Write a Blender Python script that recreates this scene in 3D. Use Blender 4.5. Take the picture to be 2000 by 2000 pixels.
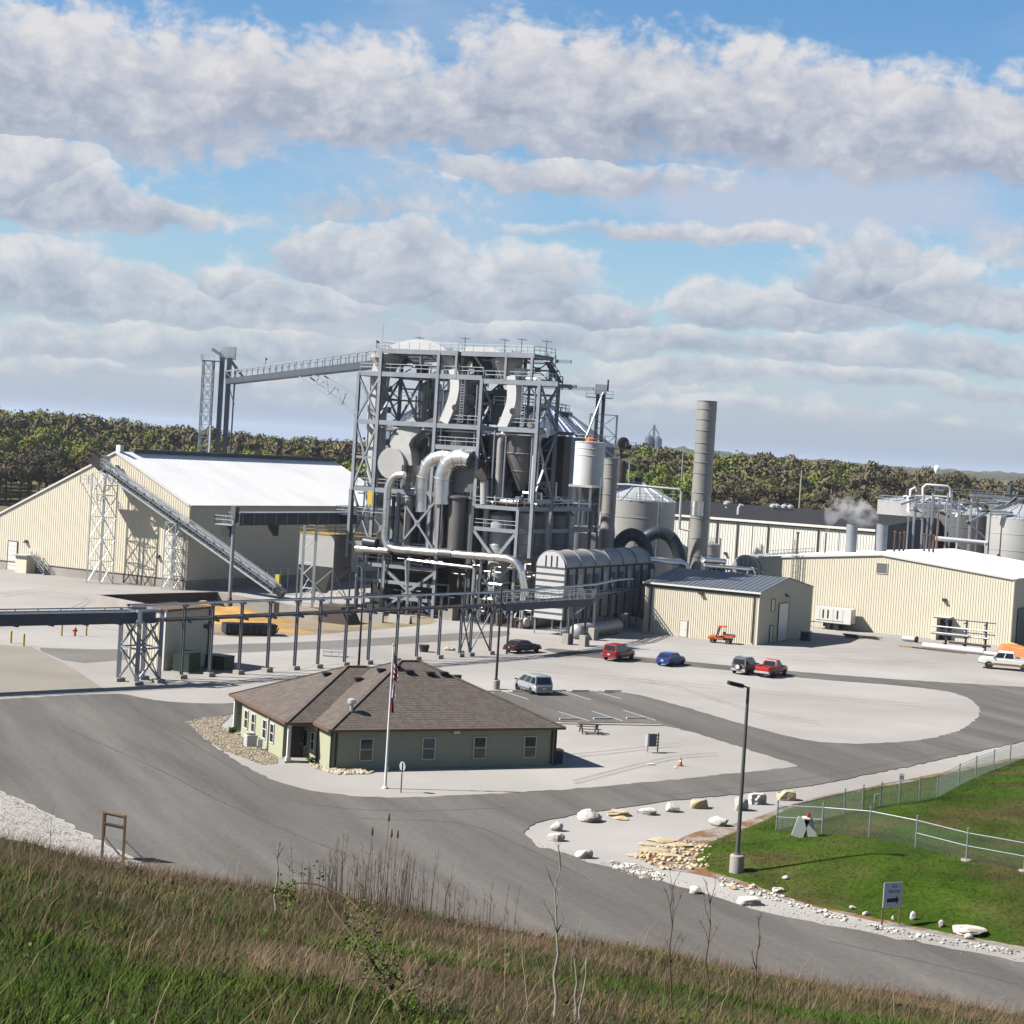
import bpy, bmesh, math, random
import numpy as np
from mathutils import Vector, Matrix
from math import sin, cos, pi, radians, sqrt, atan2, hypot
random.seed(7); rng = np.random.default_rng(7)
for o in list(bpy.data.objects): bpy.data.objects.remove(o)
SC = bpy.context.scene
COL = SC.collection
# ------------------------------------------------------------------ camera
F = 3565.0; RHO = radians(3.5); TH = math.atan(120/3565); H = 22.7
CR = np.array([1, 0, 0.]); CF = np.array([0, cos(TH), -sin(TH)]); CU = np.array([0, sin(TH), cos(TH)])
RP = cos(RHO)*CR + sin(RHO)*CU; DP = -cos(RHO)*CU + sin(RHO)*CR
EYE = np.array([0, 0, H])
cd = bpy.data.cameras.new('camera'); cam = bpy.data.objects.new('camera', cd); COL.objects.link(cam)
M = Matrix.Identity(4)
for i in range(3):
    M[i][0] = RP[i]; M[i][1] = -DP[i]; M[i][2] = -CF[i]; M[i][3] = EYE[i]
cam.matrix_world = M
cd.sensor_width = 36; cd.lens = 36*F/2000; cd.clip_start = 0.5; cd.clip_end = 20000
SC.camera = cam
def ray(x, y): return CF*F + RP*(x-1000) + DP*(y-1000)
def G(x, y, z=0.0):                       # a photo point on the level ground (or on the level z)
    d = ray(x, y); return EYE + d*((z-H)/d[2])
def AY(x, y, Y):                          # a photo point at a known distance
    d = ray(x, y); return EYE + d*(Y/d[1])
def PLN(x, y, o, d):                      # a photo point on the upright plane through o along d: (distance along, height)
    n = np.cross(d, [0, 0, 1]); r = ray(x, y); p = EYE + r*(((o-EYE) @ n)/(r @ n))
    return float((p-o) @ d), float(p[2])
# ------------------------------------------------------------------ light, sky, exposure
SUN = Vector((-1.07, -0.2, 1)).normalized()
SUN_EL = math.asin(SUN.z); SUN_AZ = atan2(SUN.x, SUN.y)
ld = bpy.data.lights.new('sun', 'SUN'); ld.energy = 5.0; ld.angle = radians(0.5); ld.color = (1, 0.95, 0.87)
lo = bpy.data.objects.new('sun', ld); COL.objects.link(lo); lo.rotation_euler = (-SUN).to_track_quat('-Z', 'Y').to_euler(); lo.location = (-200, -40, 250)
SC.view_settings.view_transform = 'Standard'; SC.view_settings.look = 'None'
SC.view_settings.exposure = 1.7; SC.view_settings.gamma = 1; SC.view_settings.use_curve_mapping = False
SC.render.film_transparent = False
try:
    SC.cycles.use_denoising = True; SC.cycles.max_bounces = 6; SC.cycles.diffuse_bounces = 3; SC.cycles.glossy_bounces = 3
    SC.cycles.transparent_max_bounces = 8; SC.cycles.sample_clamp_indirect = 6
except Exception: pass
W = bpy.data.worlds.new('World'); SC.world = W; W.use_nodes = True
WT = W.node_tree
def sky():
    nt = WT; nt.nodes.clear()
    def nd(t, **k):
        n = nt.nodes.new(t)
        for a, b in k.items(): setattr(n, a, b)
        return n
    def put(s, v):
        if isinstance(v, bpy.types.NodeSocket): nt.links.new(v, s)
        else: s.default_value = v
    def ma(op, a, b=0.0, c=None, clamp=False):
        n = nd('ShaderNodeMath', operation=op, use_clamp=clamp); put(n.inputs[0], a); put(n.inputs[1], b)
        if c is not None: put(n.inputs[2], c)
        return n.outputs[0]
    def vm(op, a, b=None, c=None):
        n = nd('ShaderNodeVectorMath', operation=op); put(n.inputs[0], a)
        if b is not None: put(n.inputs[1], b)
        if c is not None: put(n.inputs[2], c)
        return n.outputs['Value'] if op == 'LENGTH' else n.outputs[0]
    def noise(v, scale, det, rough=0.55):
        n = nd('ShaderNodeTexNoise', noise_dimensions='2D'); put(n.inputs['Vector'], v); n.inputs['Scale'].default_value = scale
        n.inputs['Detail'].default_value = det; n.inputs['Roughness'].default_value = rough; return n.outputs[0]
    def sstep(x, a, b):
        n = nd('ShaderNodeMapRange', interpolation_type='SMOOTHSTEP'); put(n.inputs[0], x); n.inputs[1].default_value = a; n.inputs[2].default_value = b
        return n.outputs[0]
    def mix(f, a, b):
        n = nd('ShaderNodeMix', data_type='RGBA'); put(n.inputs[0], f); put(n.inputs[6], a); put(n.inputs[7], b); return n.outputs[2]
    tc = nd('ShaderNodeTexCoord'); sp = nd('ShaderNodeSeparateXYZ'); nt.links.new(tc.outputs['Generated'], sp.inputs[0])
    az = ma('ARCTAN2', sp.outputs[0], sp.outputs[1]); el = ma('ARCSINE', sp.outputs[2])
    cb = nd('ShaderNodeCombineXYZ'); put(cb.inputs[0], ma('MULTIPLY', az, F/1000)); put(cb.inputs[1], ma('MULTIPLY', el, F/1000))
    P = cb.outputs[0]
    # cloud banks: position in the sky (from the photo), half width, half height, weight
    blobs = [(60, 150, 640, 150, 1.05), (700, 190, 480, 120, 1.0), (1150, 190, 420, 135, 1.1), (1500, 215, 420, 120, 1.05), (1900, 260, 480, 110, 1.0), (1120, 335, 300, 40, .7),
             (20, 330, 170, 85, 1.25), (130, 385, 150, 75, 1.2), (255, 410, 150, 50, 1.15),
             (670, 500, 150, 78, 1.25), (800, 520, 190, 100, 1.35), (960, 560, 210, 92, 1.3), (1120, 600, 190, 52, 1.2), (560, 590, 240, 62, 1.1), (450, 550, 110, 44, 1.1), (60, 540, 220, 80, 1.25), (210, 570, 190, 66, 1.15), (380, 600, 200, 50, 1.0),
             (1680, 530, 140, 82, 1.35), (1800, 570, 220, 70, 1.2), (1450, 600, 130, 58, 1.2), (1590, 600, 200, 56, 1.1), (1970, 590, 120, 54, 1.25), (1320, 455, 260, 24, .75),
             (120, 660, 380, 42, .95), (520, 680, 360, 40, .95), (960, 650, 260, 36, 1.0), (1250, 665, 340, 38, 1.0), (1650, 690, 300, 42, 1.0), (1940, 690, 240, 44, 1.0), (400, 735, 500, 22, .75), (900, 725, 420, 24, .8), (1330, 730, 260, 26, .8), (1800, 755, 400, 22, .75), (1150, 780, 700, 18, .6)]
    wv = nd('ShaderNodeTexNoise', noise_dimensions='2D'); put(wv.inputs['Vector'], vm('MULTIPLY', P, (4.0, 6.0, 1))); wv.inputs['Scale'].default_value = 1.0; wv.inputs['Detail'].default_value = 5; wv.inputs['Roughness'].default_value = .55
    pw = vm('MULTIPLY_ADD', vm('SUBTRACT', wv.outputs[1], (.5, .5, .5)), (.20, .10, 0), P)
    cur = ma('MULTIPLY_ADD', noise(vm('MULTIPLY', P, (.55, 1.5, 1)), 1.3, 2), 2.4, -1.45); tt = noise(vm('MULTIPLY', P, (2, 5, 1)), 1.0, 2)
    tt = ma('MULTIPLY_ADD', tt, 2.0, -1.0)
    spw = nd('ShaderNodeSeparateXYZ'); put(spw.inputs[0], pw)
    for x, y, rx, ry, am in blobs:
        r = ray(x, y); u = atan2(r[0], r[1])*F/1000; v = (math.asin(r[2]/np.linalg.norm(r))*F-ry*.25)/1000
        sx, sy = 1000/(rx*1.08), 1000/(ry*1.26)
        q = vm('MULTIPLY_ADD', pw, (sx, sy, 0), (-u*sx, -v*sy, 0))
        qs = nd('ShaderNodeSeparateXYZ'); put(qs.inputs[0], q); qy = qs.outputs[1]
        flat = ma('ADD', qy, ma('MULTIPLY', ma('MINIMUM', qy, 0.0), .9))            # flat bases
        cq = nd('ShaderNodeCombineXYZ'); put(cq.inputs[0], qs.outputs[0]); put(cq.inputs[1], flat)
        di = ma('MULTIPLY_ADD', vm('LENGTH', cq.outputs[0]), -am*.85, am*.85)
        g = ma('MULTIPLY', ma('GREATER_THAN', di, cur), 1.0)
        tt = ma('ADD', ma('MULTIPLY', tt, ma('SUBTRACT', 1.0, g)), ma('MULTIPLY', qy, g)); cur = ma('MAXIMUM', cur, di)
    f1 = noise(vm('MULTIPLY', P, (7.5, 10.5, 1)), 1.0, 9, .62)
    vo = nd('ShaderNodeTexVoronoi', voronoi_dimensions='2D', feature='F1'); put(vo.inputs['Vector'], vm('MULTIPLY', pw, (15, 21, 1))); vo.inputs['Scale'].default_value = 1.0
    try: vo.inputs['Detail'].default_value = 2.0; vo.inputs['Roughness'].default_value = .55
    except Exception: pass
    puff = ma('MULTIPLY_ADD', vo.outputs[0], -.9, .38)
    D = ma('ADD', cur, ma('ADD', ma('MULTIPLY_ADD', f1, 1.15, -.34), ma('MULTIPLY', puff, .27)))
    al = sstep(D, -.02, .44)
    lit = ma('MULTIPLY_ADD', tt, .34, .64)
    lit = ma('ADD', lit, ma('MULTIPLY_ADD', f1, 1.0, -.52)); lit = ma('ADD', lit, ma('MULTIPLY', puff, .30))
    edge = sstep(D, .55, .05); lit = ma('ADD', lit, ma('MULTIPLY', edge, .16), clamp=True)
    st = nd('ShaderNodeTexSky', sky_type='NISHITA'); st.sun_disc = False; st.sun_elevation = SUN_EL; st.sun_rotation = SUN_AZ % (2*pi)
    st.altitude = 150; st.air_density = 1.0; st.dust_density = .6; st.ozone_density = 2.0
    hsv = nd('ShaderNodeHueSaturation'); hsv.inputs['Saturation'].default_value = SKY_SAT; hsv.inputs['Value'].default_value = SKY_VAL
    nt.links.new(st.outputs[0], hsv.inputs['Color'])
    k = 10.0*CLOUD
    ramp = nd('ShaderNodeValToRGB'); cr = ramp.color_ramp
    cr.elements[0].position = .12; cr.elements[0].color = (.36, .425, .58, 1)
    cr.elements[1].position = .95; cr.elements[1].color = (1.02, 1.0, 1.0, 1)
    e = cr.elements.new(.5); e.color = (.64, .675, .79, 1)
    nt.links.new(lit, ramp.inputs[0])
    cl = vm('MULTIPLY', ramp.outputs[0], (k, k, k))
    # distance softens the clouds and the blue towards the horizon
    hz = ma('POWER', 2.718, ma('MULTIPLY', ma('MAXIMUM', el, 0.0), -16.0))
    base = mix(ma('MULTIPLY', hz, .92), hsv.outputs[0], (.33*k, .46*k, .76*k, 1))
    # thin high veil
    ve = ma('MULTIPLY', sstep(noise(vm('MULTIPLY', P, (1.1, 4.5, 1)), 1.2, 5), .48, .80), .5)
    r = ray(1600, 400); ln = vm('LENGTH', vm('MULTIPLY_ADD', pw, (1.7, 9.5, 0), (-atan2(r[0], r[1])*F/1000*1.7, -math.asin(r[2]/np.linalg.norm(r))*F/1000*9.5, 0)))
    ve = ma('MAXIMUM', ve, ma('MULTIPLY', sstep(ma('MULTIPLY_ADD', f1, .8, ma('SUBTRACT', .75, ln)), .15, .8), .8))
    base = mix(ve, base, (.70*k, .78*k, .95*k, 1))
    al2 = ma('MULTIPLY', al, ma('MULTIPLY_ADD', hz, -.55, .97))
    out = mix(al2, base, cl)
    bg = nd('ShaderNodeBackground'); bg.inputs['Strength'].default_value = 0.05; nt.links.new(out, bg.inputs[0])
    wo = nd('ShaderNodeOutputWorld'); nt.links.new(bg.outputs[0], wo.inputs[0])
SKY_SAT = 1.30; SKY_VAL = .86; CLOUD = .46
sky()
# ------------------------------------------------------------------ materials
MATS = {}
ALB = .45; FULL = ('water_tower_paint', 'white_roof')
def mat(name, col, rough=.7, metal=0., var=.12, scale=2.0, bump=0., bscale=20., det=4, col2=None, stretch=(1, 1, 1), c2at=(.45, .7), fine=0., spec=.22, coat=0., rand=0., wpos=False, rot=0.):
    sc_ = 1 if name in FULL else (ALB if metal < .5 else .85); col = tuple(c*sc_ for c in col); col2 = None if col2 is None else tuple(c*sc_ for c in col2)
    m = bpy.data.materials.new(name); m.use_nodes = True; nt = m.node_tree; b = nt.nodes['Principled BSDF']
    b.inputs['Roughness'].default_value = rough; b.inputs['Metallic'].default_value = metal
    b.inputs['Specular IOR Level'].default_value = spec
    if coat: b.inputs['Coat Weight'].default_value = coat; b.inputs['Coat Roughness'].default_value = .08
    L = nt.links.new
    if wpos: src = nt.nodes.new('ShaderNodeNewGeometry').outputs['Position']
    else: src = nt.nodes.new('ShaderNodeTexCoord').outputs['Object']
    mp = nt.nodes.new('ShaderNodeMapping'); mp.inputs['Scale'].default_value = stretch; mp.inputs['Rotation'].default_value = (0, 0, rot)
    if rot: mp.vector_type = 'TEXTURE'; mp.inputs['Scale'].default_value = tuple(1/q for q in stretch)
    L(src, mp.inputs[0])
    n = nt.nodes.new('ShaderNodeTexNoise'); n.inputs['Scale'].default_value = scale; n.inputs['Detail'].default_value = det; n.inputs['Roughness'].default_value = .6; L(mp.outputs[0], n.inputs['Vector'])
    r = nt.nodes.new('ShaderNodeMapRange'); r.inputs[1].default_value = .3; r.inputs[2].default_value = .7; r.inputs[3].default_value = 1-var; r.inputs[4].default_value = 1+var; L(n.outputs[0], r.inputs[0])
    base = nt.nodes.new('ShaderNodeRGB'); base.outputs[0].default_value = (*col, 1); cur = base.outputs[0]
    if col2 is not None:
        n2 = nt.nodes.new('ShaderNodeTexNoise'); n2.inputs['Scale'].default_value = scale*.45; n2.inputs['Detail'].default_value = 5; L(mp.outputs[0], n2.inputs['Vector'])
        r2 = nt.nodes.new('ShaderNodeMapRange'); r2.inputs[1].default_value = c2at[0]; r2.inputs[2].default_value = c2at[1]; L(n2.outputs[0], r2.inputs[0])
        mx = nt.nodes.new('ShaderNodeMix'); mx.data_type = 'RGBA'; L(r2.outputs[0], mx.inputs[0]); L(cur, mx.inputs[6]); mx.inputs[7].default_value = (*col2, 1); cur = mx.outputs[2]
    v = nt.nodes.new('ShaderNodeVectorMath'); v.operation = 'SCALE'; L(cur, v.inputs[0]); L(r.outputs[0], v.inputs['Scale']); cur = v.outputs[0]
    if fine:
        n3 = nt.nodes.new('ShaderNodeTexNoise'); n3.inputs['Scale'].default_value = bscale; n3.inputs['Detail'].default_value = 3; n3.inputs['Roughness'].default_value = .7; L(src, n3.inputs['Vector'])
        r3 = nt.nodes.new('ShaderNodeMapRange'); r3.inputs[1].default_value = .3; r3.inputs[2].default_value = .7; r3.inputs[3].default_value = 1-fine; r3.inputs[4].default_value = 1+fine; L(n3.outputs[0], r3.inputs[0])
        v = nt.nodes.new('ShaderNodeVectorMath'); v.operation = 'SCALE'; L(cur, v.inputs[0]); L(r3.outputs[0], v.inputs['Scale']); cur = v.outputs[0]
    if rand:
        oi = nt.nodes.new('ShaderNodeObjectInfo'); r4 = nt.nodes.new('ShaderNodeMapRange'); r4.inputs[3].default_value = 1-rand; r4.inputs[4].default_value = 1+rand; L(oi.outputs['Random'], r4.inputs[0])
        v = nt.nodes.new('ShaderNodeVectorMath'); v.operation = 'SCALE'; L(cur, v.inputs[0]); L(r4.outputs[0], v.inputs['Scale']); cur = v.outputs[0]
    L(cur, b.inputs['Base Color'])
    if bump:
        nb = nt.nodes.new('ShaderNodeTexNoise'); nb.inputs['Scale'].default_value = bscale; nb.inputs['Detail'].default_value = 4; L(src, nb.inputs['Vector'])
        bp = nt.nodes.new('ShaderNodeBump'); bp.inputs['Strength'].default_value = bump; bp.inputs['Distance'].default_value = .05; L(nb.outputs[0], bp.inputs['Height']); L(bp.outputs[0], b.inputs['Normal'])
    MATS[name] = m; return m
mat('gravel', (.375, .355, .338), .95, var=.13, scale=.06, fine=.10, bscale=7, bump=.4, col2=(.44, .425, .41), c2at=(.4, .62), wpos=True, det=6, spec=.04)
mat('asphalt', (.150, .141, .133), .85, var=.26, scale=.30, fine=.12, bscale=3.0, stretch=(.10, 1, 1), rot=radians(-66), col2=(.17, .161, .153), wpos=True, det=6, spec=.04)
mat('gravel_track', (.335, .315, .298), .95, var=.16, scale=.5, fine=.08, bscale=7, wpos=True, spec=.04)
mat('asphalt_patch', (.105, .099, .094), .85, var=.15, scale=.6, fine=.1, bscale=5, wpos=True, spec=.04)
mat('asphalt_worn', (.175, .167, .16), .9, var=.10, scale=.12, fine=.10, bscale=2.0, col2=(.215, .205, .193), wpos=True)
mat('concrete', (.40, .37, .335), .9, var=.10, scale=.4, fine=.05, bscale=3, col2=(.30, .27, .235), c2at=(.5, .75))
mat('concrete_tan', (.29, .265, .225), .9, var=.09, scale=.12, fine=.05, bscale=2, col2=(.245, .222, .185), wpos=True)
mat('pad_stained', (.30, .24, .16), .9, var=.14, scale=.22, fine=.08, bscale=2, col2=(.20, .13, .075), c2at=(.5, .68), wpos=True)
mat('grain', (.48, .29, .09), .95, var=.15, scale=.5, fine=.12, bscale=4, col2=(.36, .20, .06))
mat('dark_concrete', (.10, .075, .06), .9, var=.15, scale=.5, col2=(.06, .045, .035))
mat('earth', (.17, .14, .09), .95, var=.2, scale=.03, fine=.15, bscale=1.0, col2=(.085, .09, .04), wpos=True, spec=.04)
mat('red_soil', (.24, .13, .065), .95, var=.25, scale=1.0, fine=.25, bscale=4, col2=(.31, .275, .245), c2at=(.44, .56), wpos=True, det=6, spec=.04)
mat('bank_soil', (.055, .06, .022), .95, var=.25, scale=.5, fine=.2, bscale=6, col2=(.10, .07, .045), wpos=True, spec=.04)
mat('lawn', (.043, .080, .007), .95, var=.34, scale=.35, fine=.42, bscale=4, bump=.9, col2=(.085, .075, .026), c2at=(.44, .64), wpos=True, det=6, spec=.04)
mat('cream_panel', (.80, .735, .585), .55, var=.03, scale=.5)
mat('cream_plain', (.80, .73, .60), .6, var=.04, scale=.4)
mat('pale_panel', (.86, .84, .76), .55, var=.03, scale=.4)
mat('white_roof', (.50, .497, .495), .45, var=.05, scale=.25, col2=(.45, .447, .445))
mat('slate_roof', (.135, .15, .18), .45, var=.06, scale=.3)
mat('dark_roof', (.045, .042, .042), .7, var=.15, scale=.2)
mat('trim_white', (.74, .73, .70), .5, var=.03)
mat('trim_bronze', (.052, .04, .032), .5, var=.1)
mat('eave_wood', (.17, .10, .055), .6, var=.1)
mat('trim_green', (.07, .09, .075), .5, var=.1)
mat('shingle', (.122, .100, .088), .9, var=.22, scale=3.5, fine=.22, bscale=9, bump=.3, col2=(.148, .122, .106), c2at=(.42, .6))
mat('sage_siding', (.41, .42, .30), .65, var=.04, scale=1)
mat('glass_dark', (.012, .016, .02), .08, var=.05, spec=.6)
mat('blind', (.16, .17, .15), .5, var=.1, scale=4)
mat('stone', (.47, .41, .31), .9, var=.2, scale=3, fine=.12, bscale=9, col2=(.30, .22, .13), c2at=(.5, .66), rand=.18)
mat('white_stone', (.70, .67, .62), .9, var=.22, scale=2.2, fine=.2, bscale=7, bump=.8, col2=(.27, .24, .21), c2at=(.44, .62), rand=.08)
mat('yellow_stone', (.58, .49, .33), .9, var=.18, scale=2, fine=.12, bscale=7, bump=.6, col2=(.40, .28, .14), rand=.08)
mat('galv', (.42, .44, .455), .42, metal=.6, var=.12, scale=.8)
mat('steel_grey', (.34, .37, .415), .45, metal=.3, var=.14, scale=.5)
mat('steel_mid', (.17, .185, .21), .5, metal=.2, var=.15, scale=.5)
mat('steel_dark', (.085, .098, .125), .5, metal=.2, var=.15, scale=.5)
mat('stainless', (.62, .61, .60), .26, metal=.95, var=.10, scale=.7, stretch=(1, 1, 2))
mat('stainless_dull', (.50, .49, .475), .5, metal=.45, var=.08, scale=.5, stretch=(1, 1, 2.2), col2=(.42, .41, .395))
mat('duct_white', (.85, .845, .84), .38, metal=.35, var=.06, scale=.6)
mat('duct_grey', (.20, .197, .195), .45, metal=.4, var=.10, scale=.6)
mat('rust_duct', (.25, .17, .10), .6, metal=.2, var=.25, scale=.8, col2=(.10, .07, .05))
mat('black_duct', (.055, .068, .09), .42, metal=.3, var=.15, scale=.8)
mat('bin_metal', (.20, .225, .28), .36, metal=.85, var=.12, scale=.5, stretch=(3, 3, .3))
mat('bin_wall', (.13, .155, .20), .42, metal=.5, var=.15, scale=.5, stretch=(3, 3, .3))  # darker base stands in for dark ground mirrored in the galvanized wall
mat('tank_white', (.72, .725, .73), .4, var=.05, scale=.5, stretch=(1, 1, .3))
mat('tank_grey', (.50, .495, .485), .5, metal=.25, var=.05, scale=.4)
mat('stack_steel', (.40, .385, .365), .5, metal=.35, var=.07, scale=.5, col2=(.34, .325, .305))
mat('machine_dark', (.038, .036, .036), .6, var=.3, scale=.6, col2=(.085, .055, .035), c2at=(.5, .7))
mat('rust', (.12, .07, .05), .8, var=.3, scale=2)
mat('yellow', (.62, .47, .07), .5, var=.06)
mat('gold_rail', (.40, .27, .06), .6, var=.1)
mat('white_paint', (.78, .78, .76), .35, var=.03)
mat('road_paint', (.66, .65, .61), .8, var=.12, scale=5)
mat('orange', (.62, .12, .03), .45, var=.08)
mat('tarp_orange', (.72, .20, .06), .7, var=.12, scale=2)
mat('tarp_yellow', (.70, .47, .16), .7, var=.12, scale=2)
mat('red_paint', (.33, .012, .014), .3, var=.04, coat=.5)
mat('bright_red_paint', (.45, .016, .014), .3, var=.04, coat=.5)
mat('maroon_paint', (.055, .008, .008), .3, var=.04, coat=.5)
mat('blue_paint', (.012, .055, .27), .3, var=.04, coat=.5)
mat('silver_paint', (.47, .50, .54), .3, metal=.35, var=.03, coat=.5)
mat('grey_paint', (.16, .17, .19), .3, metal=.3, var=.04, coat=.5)
mat('black_plastic', (.02, .02, .021), .6, var=.1)
mat('rubber', (.018, .018, .018), .85, var=.1)
mat('alloy', (.42, .42, .42), .35, metal=.6, var=.05)
mat('tail_red', (.42, .012, .01), .2, var=.05)
mat('lamp_clear', (.70, .68, .62), .15, var=.05)
mat('plate_white', (.65, .65, .65), .5, var=.02)
mat('green_box', (.022, .042, .026), .5, var=.1)
mat('blue_bin', (.012, .022, .075), .5, var=.1)
mat('wood', (.20, .125, .065), .8, var=.15, scale=3, stretch=(1, 1, .2))
mat('dark_wood', (.075, .05, .03), .8, var=.2, scale=3)
mat('board_grey', (.20, .20, .20), .8, var=.1)
mat('sign_face', (.55, .60, .70), .5, var=.05)
mat('sign_white', (.72, .76, .73), .5, var=.02)
mat('ink', (.012, .012, .014), .6, var=.02)
mat('green_ink', (.03, .16, .07), .6, var=.02)
mat('pole_green', (.115, .13, .125), .5, metal=.3, var=.1)
mat('pole_black', (.022, .022, .025), .5, var=.1)
mat('flag_blue', (.025, .03, .12), .8, var=.1)
mat('flag_red', (.45, .015, .03), .8, var=.1)
mat('flag_white', (.72, .72, .74), .8, var=.05)
mat('water_tower_paint', (.66, .60, .58), .6, var=.05)
mat('bark', (.085, .065, .05), .95, var=.2)
mat('pale_bark', (.36, .33, .28), .95, var=.2, scale=6)
mat('stem_brown', (.13, .085, .055), .95, var=.2)
mat('twig_brown', (.125, .105, .068), .95, var=.3, scale=.35, rand=.28, col2=(.14, .125, .055), spec=.04)
mat('bud_olive', (.185, .19, .048), .9, var=.3, scale=.35, rand=.22, col2=(.17, .14, .06), spec=.04)
mat('leaf_green', (.175, .235, .048), .85, var=.3, scale=.35, rand=.22, col2=(.21, .22, .06), spec=.04)
mat('forest_mix', (.080, .066, .040), .95, var=.35, scale=.035, col2=(.085, .105, .026), c2at=(.46, .62), wpos=True, fine=.3, bscale=.35, spec=.04)
mat('hill_wood', (.10, .10, .065), .95, var=.3, scale=.006, fine=.25, bscale=.06, col2=(.05, .06, .05), wpos=True, spec=.04)
mat('blade_green', (.052, .112, .012), .8, var=.40, scale=.8, col2=(.105, .118, .03), c2at=(.45, .65), wpos=True, spec=.04)
mat('blade_dry', (.25, .175, .12), .9, var=.35, scale=1.2, col2=(.155, .10, .07), c2at=(.42, .62), wpos=True, spec=.04)
mat('blade_straw', (.34, .27, .16), .9, var=.25, scale=2, wpos=True, spec=.04)
mat('lawn_blade', (.052, .095, .009), .85, var=.3, scale=.35, col2=(.085, .078, .025), c2at=(.5, .66), wpos=True, spec=.04)
mat('bramble_leaf', (.085, .16, .022), .7, var=.25, scale=6, spec=.04)
mat('weed_leaf', (.075, .115, .028), .85, var=.35, scale=2, col2=(.13, .13, .06), wpos=True, spec=.05)
mat('mesh_wire', (.25, .30, .28), .5, metal=.4, var=.05)
mat('fence_pipe', (.34, .38, .40), .45, metal=.45, var=.08)
m = bpy.data.materials.new('steam'); m.use_nodes = True; nt = m.node_tree; nt.nodes.remove(nt.nodes['Principled BSDF'])
v = nt.nodes.new('ShaderNodeVolumePrincipled'); v.inputs['Color'].default_value = (.92, .92, .95, 1); v.inputs['Density'].default_value = .32
tcn = nt.nodes.new('ShaderNodeTexCoord'); nn = nt.nodes.new('ShaderNodeTexNoise'); nn.inputs['Scale'].default_value = .55; nn.inputs['Detail'].default_value = 4
nt.links.new(tcn.outputs['Object'], nn.inputs['Vector']); rr = nt.nodes.new('ShaderNodeMapRange'); rr.inputs[1].default_value = .44; rr.inputs[2].default_value = .66; rr.inputs[4].default_value = .22
nt.links.new(nn.outputs[0], rr.inputs[0]); nt.links.new(rr.outputs[0], v.inputs['Density']); nt.links.new(v.outputs[0], nt.nodes['Material Output'].inputs['Volume']); MATS['steam'] = m
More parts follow.
